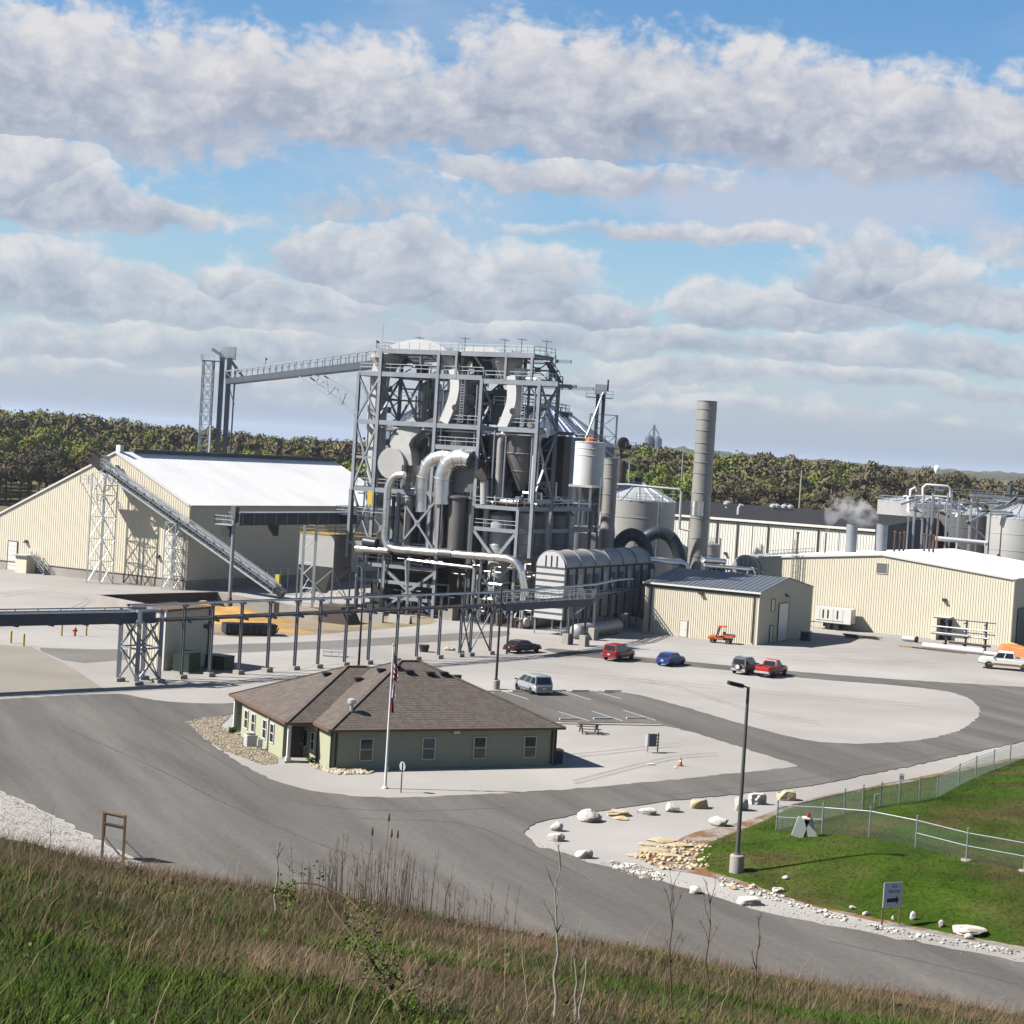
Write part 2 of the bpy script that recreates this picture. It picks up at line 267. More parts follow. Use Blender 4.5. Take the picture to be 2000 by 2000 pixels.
# ------------------------------------------------------------------ mesh builder
ORG = {}
Z = np.array([0, 0, 1.])
def A3(*a): return np.array(a, float)
class MB:
    def __init__(s): s.v = []; s.f = []
    def add(s, vs, fs):
        n = len(s.v); s.v.extend([tuple(map(float, p)) for p in vs]); s.f.extend([tuple(i+n for i in f) for f in fs]); return s
    def quad(s, a, b, c, d): return s.add([a, b, c, d], [(0, 1, 2, 3)])
    def poly(s, pts): return s.add(pts, [tuple(range(len(pts)))])
    def obox(s, c, ex, ey, ez):           # box from its centre and three half vectors
        c = np.array(c, float); ex, ey, ez = (np.array(e, float) for e in (ex, ey, ez))
        vs = [c+i*ex+j*ey+k*ez for k in (-1, 1) for j in (-1, 1) for i in (-1, 1)]
        return s.add(vs, [(0, 2, 3, 1), (4, 5, 7, 6), (0, 1, 5, 4), (2, 6, 7, 3), (0, 4, 6, 2), (1, 3, 7, 5)])
    def box(s, c, dx, dy, dz, a=0.0):
        return s.obox(c, (cos(a)*dx/2, sin(a)*dx/2, 0), (-sin(a)*dy/2, cos(a)*dy/2, 0), (0, 0, dz/2))
    def fbox(s, o, e1, e2, a, b, z):      # box spanning ranges a (along e1), b (along e2), z
        c = np.array(o)+np.array(e1)*(a[0]+a[1])/2+np.array(e2)*(b[0]+b[1])/2+Z*(z[0]+z[1])/2
        return s.obox(c, np.array(e1)*(a[1]-a[0])/2, np.array(e2)*(b[1]-b[0])/2, Z*(z[1]-z[0])/2)
    def beam(s, p, q, w, h=None, up=None):
        p = np.array(p, float); q = np.array(q, float); d = q-p; L = np.linalg.norm(d)
        if L < 1e-6: return s
        h = h or w; d = d/L; u = np.array(up if up is not None else Z, float)
        if abs(d @ u) > .97: u = A3(1, 0, 0) if abs(d[0]) < .9 else A3(0, 1, 0)
        x = np.cross(d, u); x /= np.linalg.norm(x); y = np.cross(x, d)
        return s.obox((p+q)/2, x*w/2, d*L/2, y*h/2)
    def tube(s, pts, r, n=8, caps=True):
        pts = [np.array(p, float) for p in pts]; N = len(pts); rs = r if isinstance(r, (list, tuple)) else [r]*N
        t = [(pts[min(i+1, N-1)]-pts[max(i-1, 0)]) for i in range(N)]; t = [a/max(np.linalg.norm(a), 1e-9) for a in t]
        u = np.cross(t[0], Z)
        if np.linalg.norm(u) < .05: u = np.cross(t[0], A3(1, 0, 0))
        u /= np.linalg.norm(u); b0 = len(s.v); vs = []
        for i in range(N):
            u = u-t[i]*(u @ t[i]); u /= max(np.linalg.norm(u), 1e-9); w = np.cross(t[i], u)
            for k in range(n):
                a = 2*pi*k/n; vs.append(pts[i]+(u*cos(a)+w*sin(a))*rs[i])
        fs = [(i*n+k, i*n+(k+1) % n, (i+1)*n+(k+1) % n, (i+1)*n+k) for i in range(N-1) for k in range(n)]
        if caps: fs += [tuple(range(n-1, -1, -1)), tuple(range((N-1)*n, N*n))]
        return s.add(vs, fs)
    def lathe(s, c, prof, n=24, axis=None, caps=True):
        c = np.array(c, float); ax = np.array(axis if axis is not None else Z, float); ax /= np.linalg.norm(ax)
        u = np.cross(ax, A3(0, 1, 0)); 
        if np.linalg.norm(u) < .1: u = np.cross(ax, A3(1, 0, 0))
        u /= np.linalg.norm(u); w = np.cross(ax, u); vs = []
        for r, z in prof:
            for k in range(n):
                a = 2*pi*k/n; vs.append(c+ax*z+(u*cos(a)+w*sin(a))*r)
        N = len(prof); fs = [(i*n+k, i*n+(k+1) % n, (i+1)*n+(k+1) % n, (i+1)*n+k) for i in range(N-1) for k in range(n)]
        if caps: fs += [tuple(range(n-1, -1, -1)), tuple(range((N-1)*n, N*n))]
        return s.add(vs, fs)
    def prism(s, pts, d):
        pts = [np.array(p, float) for p in pts]; d = np.array(d, float); n = len(pts)
        return s.add(pts+[p+d for p in pts], [tuple(range(n-1, -1, -1)), tuple(range(n, 2*n))]+[(i, (i+1) % n, n+(i+1) % n, n+i) for i in range(n)])
    def duct(s, pts, w, h, up):           # rectangular duct along a path, up = the direction that stays across the bend
        pts = [np.array(p, float) for p in pts]; N = len(pts); up = np.array(up, float); up /= np.linalg.norm(up); vs = []
        for i in range(N):
            t = pts[min(i+1, N-1)]-pts[max(i-1, 0)]; t /= np.linalg.norm(t); x = np.cross(t, up); x /= np.linalg.norm(x)
            ww = w[i] if isinstance(w, (list, tuple)) else w; hh = h[i] if isinstance(h, (list, tuple)) else h
            for a, b in ((-1, -1), (1, -1), (1, 1), (-1, 1)): vs.append(pts[i]+x*a*ww/2+up*b*hh/2)
        fs = [(i*4+k, i*4+(k+1) % 4, (i+1)*4+(k+1) % 4, (i+1)*4+k) for i in range(N-1) for k in range(4)]+[(3, 2, 1, 0), tuple(range(4*N-4, 4*N))]
        return s.add(vs, fs)
    def corr(s, p0, d, L, bot, top, nrm, sp=.3, dp=.04):   # ribbed metal sheet
        p0 = np.array(p0, float); d = np.array(d, float); nrm = np.array(nrm, float); n = max(1, int(L/sp)); sp = L/n; vs = []
        for i in range(n):
            for t, o in ((0, 0), (.6, 0), (.68, dp), (.92, dp)):
                a = (i+t)*sp; b = p0+d*a+nrm*o; vs += [b+Z*bot(a), b+Z*top(a)]
        b = p0+d*L; vs += [b+Z*bot(L), b+Z*top(L)]
        return s.add(vs, [(2*i, 2*i+2, 2*i+3, 2*i+1) for i in range(len(vs)//2-1)])
    def rsheet(s, a0, a1, b0, b1, nrm, sp=.6, dp=.05):      # ribbed roof sheet between two edges
        a0, a1, b0, b1, nrm = (np.array(q, float) for q in (a0, a1, b0, b1, nrm)); n = max(1, int(np.linalg.norm(a1-a0)/sp)); vs = []
        for i in range(n):
            for t, o in ((0, 0), (.84, 0), (.88, dp), (.96, dp)):
                k = (i+t)/n; vs += [a0+(a1-a0)*k+nrm*o, b0+(b1-b0)*k+nrm*o]
        vs += [a1, b1]
        return s.add(vs, [(2*i, 2*i+2, 2*i+3, 2*i+1) for i in range(len(vs)//2-1)])
    def build(s, name, mt, parent=None, smooth=False, kind=None, label=None):
        me = bpy.data.meshes.new(name); r = parent
        while r is not None and r.parent is not None: r = r.parent
        off = np.array(ORG.get(r.name, (0, 0, 0))) if r is not None else np.zeros(3)
        vs = np.array(s.v)-off if len(s.v) else np.zeros((0, 3))
        me.from_pydata(vs.tolist(), [], s.f)
        me.materials.append(MATS[mt] if isinstance(mt, str) else mt)
        if smooth:
            me.polygons.foreach_set('use_smooth', [True]*len(me.polygons))
            try: me.set_sharp_from_angle(angle=radians(38))
            except Exception: pass
        me.update()
        o = bpy.data.objects.new(name, me); COL.objects.link(o)
        if parent is not None: o.parent = parent
        if kind: o['kind'] = kind
        if label: o['label'] = label
        return o
def thing(name, label, cat, loc=(0, 0, 0), rz=0.0, group=None, world=True):
    o = bpy.data.objects.new(name, None); COL.objects.link(o); o.location = tuple(map(float, loc)); o.rotation_euler = (0, 0, rz); o.empty_display_size = .5
    o['label'] = label; o['category'] = cat
    if group: o['group'] = group
    ORG[o.name] = tuple(loc) if world else (0, 0, 0)
    return o
def tag(o, label, cat, group=None):
    o['label'] = label; o['category'] = cat
    if group: o['group'] = group
    return o
def dup(root, loc=None, rz=None, label=None):
    def cp(o, par):
        c = o.copy(); COL.objects.link(c); c.parent = par
        for ch in o.children: cp(ch, c)
        return c
    c = root.copy(); COL.objects.link(c); ORG[c.name] = (0, 0, 0)
    for ch in list(root.children): cp(ch, c)
    if loc is not None: c.location = tuple(map(float, loc))
    if rz is not None: c.rotation_euler = (0, 0, rz)
    if label: c['label'] = label
    return c
def npmesh(name, v, f, mt, kind=None, parent=None):      # big meshes straight from arrays (all faces with the same corner count)
    me = bpy.data.meshes.new(name); k = f.shape[1]
    me.vertices.add(len(v)); me.vertices.foreach_set('co', np.ascontiguousarray(v, dtype=np.float32).ravel())
    me.loops.add(f.size); me.loops.foreach_set('vertex_index', np.ascontiguousarray(f, dtype=np.int32).ravel())
    me.polygons.add(len(f)); me.polygons.foreach_set('loop_start', np.arange(0, f.size, k, dtype=np.int32)); me.polygons.foreach_set('loop_total', np.full(len(f), k, dtype=np.int32))
    me.update(calc_edges=True); me.materials.append(MATS[mt])
    o = bpy.data.objects.new(name, me); COL.objects.link(o)
    if kind: o['kind'] = kind
    if parent: o.parent = parent
    return o
def handrail(mb, pts, h=1.07, step=1.6, r=.035):
    pts = [np.array(p, float) for p in pts]
    for a, b in zip(pts, pts[1:]):
        L = np.linalg.norm(b-a)
        if L < .05: continue
        for k in (h, h*.55): mb.beam(a+Z*k, b+Z*k, 2*r)
        for i in range(int(L/step)+1):
            p = a+(b-a)*min(1, i*step/L); mb.beam(p, p+Z*h, 2*r)
        mb.beam(b, b+Z*h, 2*r)
def frame(a): return A3(cos(radians(a)), sin(radians(a)), 0), A3(-sin(radians(a)), cos(radians(a)), 0)
E1, E2 = frame(-28)
def smooth01(x): x = np.clip(x, 0, 1); return x*x*(3-2*x)
def chaikin(p, it=2):
    p = [np.array(a, float) for a in p]
    for _ in range(it): p = [q for a, b in zip(p, p[1:]+p[:1]) for q in (a*.75+b*.25, a*.25+b*.75)]
    return p
def sheet(name, pts, z, mt, thick=.0, parent=None, kind='structure'):
    bm = bmesh.new(); vs = [bm.verts.new((p[0], p[1], z)) for p in pts]
    es = [bm.edges.new((vs[i], vs[(i+1) % len(vs)])) for i in range(len(vs))]
    bmesh.ops.triangle_fill(bm, use_beauty=True, use_dissolve=False, edges=es)
    for f in bm.faces:
        if f.normal.z < 0: f.normal_flip()
    if thick:
        for e in es:
            a, b = e.verts; c = bm.verts.new((a.co.x, a.co.y, z-thick)); d = bm.verts.new((b.co.x, b.co.y, z-thick)); bm.faces.new((a, b, d, c))
    me = bpy.data.meshes.new(name); bm.to_mesh(me); bm.free(); me.materials.append(MATS[mt])
    o = bpy.data.objects.new(name, me); COL.objects.link(o)
    if kind and parent is None: o['kind'] = kind
    if parent: o.parent = parent
    return o
def gp(pts): return [G(*p) for p in pts]
# ------------------------------------------------------------------ ground, roads, banks
def hill(x, y):
    """height of the far terrain: level round the plant, rising under the woods, long ridges far off"""
    u = x/np.maximum(y, 1)
    a = smooth01((y-425)/230)*(9.5+3.2*smooth01((-.12-u)/.15)+2.0*np.sin(x*.011+1)+1.5*np.sin(x*.023))
    b = smooth01((y-900)/1500)*(4+6*np.sin(x*.0016+2.3)**2)*smooth01((u+.12)/.12)+smooth01((y-1900)/1200)*(17+5*np.sin(x*.0023+1.2)+3*np.sin(x*.006+.4))*smooth01((u+.05)/.12)
    return a*(1-smooth01((y-760)/250)*.75)+b
def far_ground():
    ys = np.concatenate([np.linspace(-300, 400, 15), np.linspace(420, 1000, 60), np.geomspace(1030, 9000, 50)])
    xs = np.linspace(-1, 1, 161)
    V = np.array([[x*(260+.75*max(y, 0)), y, 0] for y in ys for x in xs])
    V[:, 2] = np.where(V[:, 1] > 420, hill(V[:, 0], V[:, 1]), 0)-.03
    n = len(xs); Fc = np.array([[j*n+i, j*n+i+1, (j+1)*n+i+1, (j+1)*n+i] for j in range(len(ys)-1) for i in range(n-1)])
    o = npmesh('ground', V, Fc, 'earth', kind='structure')
    o.data.polygons.foreach_set('use_smooth', [True]*len(o.data.polygons))
far_ground()
sheet('gravel_yard', [(-190, 42), (190, 42), (210, 200), (210, 418), (-210, 418), (-210, 200)], 0.0, 'gravel')
# asphalt road with its side lanes and parking court, traced on the level ground
road = [(-330, 1392), (-150, 1378), (0, 1366), (236, 1353), (285, 1366), (331, 1372), (437, 1376), (470, 1372), (474, 1392), (420, 1401), (362, 1411), (395, 1440), (435, 1470), (520, 1522), (600, 1546), (700, 1557), (800, 1559), (1000, 1549), (1150, 1540), (1350, 1520), (1480, 1507), (1566, 1497), (1560, 1495), (1430, 1454), (1297, 1413), (1180, 1412), (1058, 1410), (1000, 1382), (935, 1352), (1080, 1351), (1218, 1350), (1300, 1371), (1365, 1390), (1473, 1421), (1538, 1439), (1590, 1449), (1655, 1454), (1774, 1450), (1850, 1437), (1890, 1420), (1914, 1398), (1912, 1376), (1870, 1352), (1750, 1338), (1650, 1331), (1538, 1321), (1340, 1301), (1150, 1284), (1060, 1272), (1068, 1265), (1150, 1274), (1344, 1293), (1538, 1311), (1650, 1320), (1800, 1331), (2010, 1343), (2250, 1358), (2250, 1400), (2100, 1425), (2000, 1449), (1880, 1474), (1760, 1501), (1553, 1542), (1346, 1560), (1250, 1573), (1160, 1586), (1060, 1603), (1030, 1617), (1022, 1632), (1042, 1651), (1080, 1663), (1200, 1698), (1350, 1738), (1480, 1780), (1650, 1815), (2000, 1880), (2200, 1925), (2200, 2400), (1600, 2250), (1000, 2000), (600, 1870), (400, 1760), (290, 1690), (200, 1645), (100, 1590), (0, 1543), (-150, 1470), (-330, 1430)]
def ragged(p, a=.10):
    out = []
    for u, v in zip(p, p[1:]+p[:1]):
        L = np.linalg.norm(v-u); n = max(1, min(60, int(L/.6)))
        for i in range(n): q = u+(v-u)*i/n; out.append(q+np.array([rng.normal(0, a), rng.normal(0, a), 0]) if q[1] < 260 else q)
    return out
sheet('road', ragged(chaikin(gp(road), 2)), .045, 'asphalt', thick=.06)
def strip(name, pts, w, z, mt):
    p = [G(*q) for q in pts]; p = [np.array(q) for q in p]; out = []
    for i in range(len(p)-1):
        a, b, c, d = p[max(i-1, 0)], p[i], p[i+1], p[min(i+2, len(p)-1)]
        for k in range(8): t = k/8; out.append(.5*((2*b)+(c-a)*t+(2*a-5*b+4*c-d)*t*t+(3*b-3*c+d-a)*t**3))
    out.append(p[-1]); m_ = MB(); vs = []
    for i, q in enumerate(out):
        t = out[min(i+1, len(out)-1)]-out[max(i-1, 0)]; t /= np.linalg.norm(t); s = np.array([-t[1], t[0], 0])*w/2*rng.uniform(.75, 1.2); vs += [q+s+Z*z, q-s+Z*z]
    m_.add(vs, [(2*i, 2*i+1, 2*i+3, 2*i+2) for i in range(len(out)-1)]); m_.build(name, mt, kind='structure')
for tr in ([(1000, 1300), (1200, 1322), (1400, 1340), (1600, 1360), (1800, 1375)], [(1080, 1295), (1300, 1335), (1450, 1380), (1600, 1410)], [(1240, 1262), (1420, 1274), (1600, 1285), (1900, 1300)], [(1500, 1270), (1700, 1268), (1900, 1290)], [(900, 1500), (1050, 1480), (1200, 1465), (1330, 1450)], [(1120, 1525), (1300, 1480), (1400, 1470)], [(300, 1300), (450, 1330), (560, 1310), (760, 1285)], [(0, 1190), (100, 1210), (220, 1225), (330, 1250), (470, 1262)], [(0, 1160), (90, 1150), (170, 1170), (60, 1215)]):
    for o_ in (0, 5.5): strip('tyre_track', [(x+o_*.8, y+o_) for x, y in tr], .34, .006+.002*(o_ > 0), 'gravel_track')
for cr in ([(120, 1420), (300, 1500), (480, 1590), (700, 1680)], [(700, 1600), (900, 1610), (1010, 1650), (1150, 1720)], [(1300, 1555), (1600, 1518), (1850, 1470)], [(1620, 1840), (1800, 1880), (1990, 1925)], [(260, 1385), (420, 1480), (560, 1560), (760, 1585), (1000, 1578)]): strip('tar_seam', cr, .10, .05, 'asphalt_patch')

sheet('service_lane', chaikin(gp([(62, 1264), (140, 1297), (240, 1289), (300, 1284), (420, 1277), (700, 1264), (960, 1246), (1000, 1240), (990, 1230), (800, 1243), (600, 1254), (420, 1259), (300, 1266), (230, 1269), (120, 1267)]), 1), .012, 'asphalt_worn')
sheet('concrete_pad', gp([(-300, 1256), (0, 1260), (62, 1264), (100, 1283), (150, 1310), (204, 1347), (0, 1356), (-300, 1380)]), .02, 'concrete_tan', thick=.04)
sheet('stained_pad', chaikin(gp([(330, 1190), (430, 1166), (640, 1188), (840, 1205), (860, 1216), (780, 1226), (700, 1232), (600, 1241), (420, 1246), (395, 1220)]), 1), .016, 'pad_stained')
# stall lines and pavement edge of the parking court
e1, e2 = frame(25.5)
def stripe(p, q, w=.12, name='parking_line'):
    a, b = G(*p), G(*q); MB().quad(*[np.array(k)+Z*.052 for k in (a-e1*w/2, a+e1*w/2, b+e1*w/2, b-e1*w/2)]).build(name, 'road_paint', kind='structure')
for p, q in (((981, 1350), (1032, 1367)), ((1099, 1351), (1154, 1368)), ((1161, 1351), (1214, 1366)), ((1091, 1391), (1151, 1409)), ((1156, 1390), (1216, 1409)), ((1217, 1388), (1281, 1408))): stripe(p, q)
k = MB(); a, b = G(1060, 1413), G(1292, 1417); k.beam(a+Z*.03, b+Z*.03, .55, .1); k.build('concrete_kerb', 'concrete', kind='structure')
# the green mound on the right
mound_px = [(1352, 1678), (1366, 1655), (1400, 1637), (1480, 1608), (1530, 1582), (1570, 1566), (1640, 1551), (1760, 1530), (1870, 1507), (2000, 1480), (2200, 1440), (2300, 1500), (2300, 1900), (2150, 1880), (2000, 1850), (1900, 1833), (1800, 1813), (1680, 1788), (1560, 1763), (1500, 1740), (1430, 1715), (1375, 1700)]
MP = np.array(chaikin(gp(mound_px), 2))[:, :2]
def pdist(P, poly):
    d = np.full(len(P), 1e9); ins = np.zeros(len(P), bool); n = len(poly)
    for i in range(n):
        a, b = poly[i], poly[(i+1) % n]; ab = b-a; t = np.clip(((P-a) @ ab)/max(ab @ ab, 1e-9), 0, 1)
        d = np.minimum(d, np.linalg.norm(P-(a+t[:, None]*ab), axis=1))
        c = ((a[1] > P[:, 1]) != (b[1] > P[:, 1])); ins ^= c & (P[:, 0] < (b[0]-a[0])*(P[:, 1]-a[1])/(b[1]-a[1]+1e-12)+a[0])
    return np.where(ins, d, -d)
def mound_h(P):
    d = pdist(P, MP); return np.where(d > 0, 1.15*smooth01(d/9)+.12*smooth01(d/1.0)+.05*np.sin(P[:, 0]*1.1)*np.sin(P[:, 1]*.9)*smooth01(d/3), d*.3)
def mh(x, y): return float(max(0, mound_h(np.array([[x, y]]))[0]))
def GM(px, py):
    z = 0.0
    for _ in range(12): p = G(px, py, z); z = .5*z+.5*mh(p[0], p[1])
    p = G(px, py, z); p[2] = mh(p[0], p[1]); return p
def grid_sheet(name, xs, ys, hf, mt, keep=None):
    V = np.array([[x, y, 0.] for y in ys for x in xs]); V[:, 2] = hf(V[:, :2]); n = len(xs)
    Fc = np.array([[j*n+i, j*n+i+1, (j+1)*n+i+1, (j+1)*n+i] for j in range(len(ys)-1) for i in range(n-1)])
    if keep is not None:
        kv = keep(V); Fc = Fc[kv[Fc].any(axis=1)]
    o = npmesh(name, V, Fc, mt, kind='structure'); o.data.polygons.foreach_set('use_smooth', [True]*len(Fc)); return o
lo_, hi_ = MP.min(0), MP.max(0)
grid_sheet('grass_mound', np.arange(lo_[0]-1, hi_[0]+1, .5), np.arange(lo_[1]-1, hi_[1]+1, .5), lambda P: mound_h(P)+.01, 'lawn', keep=lambda V: V[:, 2] > .0)
sheet('red_soil_edge', chaikin(gp([(1236, 1672), (1300, 1655), (1345, 1628), (1400, 1616), (1470, 1600), (1530, 1576), (1600, 1555), (1750, 1527), (1900, 1496), (2100, 1456), (2100, 1480), (2000, 1500), (1600, 1580), (1400, 1650), (1380, 1690), (1500, 1735), (1700, 1790), (2000, 1848), (2200, 1890), (2200, 1898), (2000, 1856), (1800, 1820), (1640, 1784), (1500, 1748), (1440, 1730), (1370, 1708), (1290, 1698)]), 1), .008, 'red_soil')
# the grassy bank below the photographer
BC, BA, BB, YC = 1.8, .206, .115, 30.0
def bank_h(P):
    x, y = P[:, 0], P[:, 1]; yy = np.maximum(y, 0)
    yc = YC+.10*x
    z = H-BC-BA*yy-BB*x*np.minimum(1, yy/8)
    over = np.maximum(yy-yc, 0); z = z-np.where(over < 10, over**2*.0125, 1.25+(over-10)*.25)
    z = z+.10*np.sin(x*.9+y*.4)*np.sin(y*.7-.3*x)+.05*np.sin(x*2.3+1)*np.sin(y*1.9)
    return np.maximum(z, -.4)
grid_sheet('grass_bank', np.arange(-60, 60.1, .6), np.concatenate([np.arange(-40, 6, 2), np.arange(6, 75, .5)]), bank_h, 'bank_soil', keep=lambda V: V[:, 2] > -.35)
# ------------------------------------------------------------------ grasses
def blades(name, P, h, w, lean, mt, ld=0.0, spread=1.0):
    """P: roots, h: heights, w: widths; each blade two bent quads"""
    n = len(P); a = rng.uniform(0, 2*pi, n); la = rng.normal(ld, spread, n); ll = lean*h*rng.uniform(.3, 1.3, n)
    side = np.stack([np.cos(a), np.sin(a), np.zeros(n)], 1)*w[:, None]/2
    top = P+np.stack([np.cos(la)*ll, np.sin(la)*ll, h], 1); mid = P+np.stack([np.cos(la)*ll*.35, np.sin(la)*ll*.35, h*.58], 1)
    V = np.stack([P-side, P+side, mid+side*.75, mid-side*.75, top+side*.12, top-side*.12], 1).reshape(-1, 3)
    b = np.arange(n)[:, None]*6; Fc = np.concatenate([b+np.array([0, 1, 2, 3]), b+np.array([3, 2, 4, 5])], 0)
    return npmesh(name, V, Fc, mt, kind='stuff')
def bank_points(n, y0, y1, pw=1.0):
    y = y0+(y1-y0)*rng.uniform(0, 1, n)**pw; x = rng.uniform(-.36, .36, n)*(y+6); P = np.stack([x, y], 1)
    return np.column_stack([P, bank_h(P)-.02])
def patch(P, s, seed):
    r = np.random.default_rng(seed); v = 0
    for k in range(5):
        f = s*(1.6**k); a, b, c = r.uniform(-1, 1, 3); v = v+np.sin(P[:, 0]*f*(.7+.6*a)+P[:, 1]*f*b*.9+c*9)*np.sin(P[:, 1]*f*(.8+.4*c)-P[:, 0]*f*a*.6+b*7)/(1.3**k)
    return v
P = bank_points(230000, 9, 36); k = patch(P, .45, 3)+rng.normal(0, .5, len(P)); crest = (P[:, 1]-(YC+.10*P[:, 0])+9)/9
P = P[k > -.45+1.6*np.clip(crest, 0, 2)]
blades('green_grass', P, rng.uniform(.04, .17, len(P)), rng.uniform(.005, .010, len(P)), .8, 'blade_green', ld=.3, spread=1.5)
P = bank_points(170000, 9, 46, .8); k = patch(P, .45, 3)+rng.normal(0, .5, len(P)); crest = (P[:, 1]-(YC+.10*P[:, 0])+9)/9
P = P[k < -.05+1.9*np.clip(crest, 0, 2)]
blades('dry_grass', P, rng.uniform(.06, .26, len(P))*rng.uniform(.4, 1.3, len(P)), rng.uniform(.003, .008, len(P)), .85, 'blade_dry', ld=.4, spread=1.5)
P = bank_points(800, 9, 34)
blades('straw_stalks', P, rng.uniform(.2, .65, len(P)), rng.uniform(.003, .007, len(P)), .9, 'blade_straw', ld=.35, spread=.8)
def broadleaf():
    P = bank_points(9000, 9, 33); k = patch(P, .8, 21)+rng.normal(0, .3, len(P)); P = P[k > .35]; n = len(P); c = P+np.array([0, 0, .05])+rng.normal(0, .035, (n, 3)); a = rng.normal(0, 1, (n, 3))*[1, 1, .45]; a /= np.linalg.norm(a, axis=1)[:, None]; s = np.cross(a, rng.normal(0, 1, (n, 3))+[0, 0, 1.5]); s /= np.linalg.norm(s, axis=1)[:, None]; L = rng.uniform(.02, .055, (n, 1))
    npmesh('broadleaf_weeds', np.stack([c-a*L, c+s*L*.45, c+a*L, c-s*L*.45], 1).reshape(-1, 3), np.arange(4*n).reshape(-1, 4), 'weed_leaf', kind='stuff')
broadleaf()
def lawn_tufts():
    P = np.column_stack([rng.uniform(lo_[0], hi_[0], 90000), rng.uniform(lo_[1], hi_[1], 90000)]); d = pdist(P, MP); k = patch(P, .5, 11)+rng.normal(0, .6, len(P))
    P = P[(d > .15+.5*rng.uniform(0, 1, len(P))) & (k > -1.1) & (P[:, 0] < .33*P[:, 1]+2)]
    P = np.column_stack([P, mound_h(P)])
    blades('lawn_grass', P, rng.uniform(.04, .15, len(P)), rng.uniform(.02, .05, len(P)), 1.0, 'lawn_blade', ld=0, spread=2)
lawn_tufts()
# ------------------------------------------------------------------ woods
def crown_mesh(name, seed, kind, hgt, rad, n):
    r = np.random.default_rng(seed); nc = r.integers(8, 13)
    c = np.column_stack([r.normal(0, rad*.42, nc), r.normal(0, rad*.42, nc), r.uniform(hgt*.42, hgt*.86, nc)]); cr = r.uniform(rad*.30, rad*.55, nc)
    c[0] = (0, 0, hgt*.82); c[1] = (0, 0, hgt*.55)
    i = r.integers(0, nc, n); d = r.normal(0, 1, (n, 3)); d /= np.linalg.norm(d, axis=1)[:, None]
    p = c[i]+d*(cr[i]*r.uniform(.35, 1.08, n)**.7)[:, None]*np.array([1, 1, .85]); 
    if kind == 'twig':
        t = d*.8+np.array([0, 0, .35])+r.normal(0, .6, (n, 3)); L = r.uniform(.5, 1.3, n); w = r.uniform(.2, .5, n)
    else:
        t = r.normal(0, 1, (n, 3)); L = r.uniform(.35, .85, n)*.85; w = r.uniform(.3, .65, n)*.8
    nn = d+r.normal(0, .38, (n, 3)); t = t-nn*((t*nn).sum(1)/(nn*nn).sum(1))[:, None]; t /= np.linalg.norm(t, axis=1)[:, None]; s = np.cross(t, nn); s /= np.linalg.norm(s, axis=1)[:, None]
    a = t*L[:, None]/2; b = s*w[:, None]/2
    V = np.stack([p-a-b, p-a+b, p+a+b*.6, p+a-b*.6], 1).reshape(-1, 3); Fc = np.arange(4*n).reshape(-1, 4)
    return V, Fc
TREE_KINDS = [('twig_brown', 'twig', 'bare brown tree not yet in leaf, in the wood behind the plant', 'bare brown trees of the wood'),
              ('bud_olive', 'leaf', 'olive budding tree in the wood behind the plant', 'olive budding trees of the wood'),
              ('leaf_green', 'leaf', 'fresh green leafing tree in the wood behind the plant', 'fresh green trees of the wood')]
PROTO = []
def mk_tree(kind, var):
    mt, ty, lab, grp = TREE_KINDS[kind]; h = [13.5, 15, 12.5][var]; rad = [5.2, 5.0, 4.6][var]
    t = thing('tree', lab, 'tree', group=grp, world=False)
    V, Fc = crown_mesh('crown', 40+kind*10+var, ty, h, rad, 1100 if ty == 'twig' else 1500)
    npmesh('crown', V, Fc, mt, parent=t)
    k = MB(); k.tube([(0, 0, -1), (.1, 0, h*.35), (.05, .1, h*.8)], [.28, .2, .06], 6)
    rr = random.Random(kind*7+var)
    for i in range(6):
        a = rr.uniform(0, 6.28); z = h*rr.uniform(.28, .55); k.tube([(0, 0, z), (cos(a)*rad*.4, sin(a)*rad*.4, z+h*.16), (cos(a)*rad*.75, sin(a)*rad*.75, z+h*.27)], [.11, .07, .025], 4)
    k.build('trunk', 'bark', t); return t
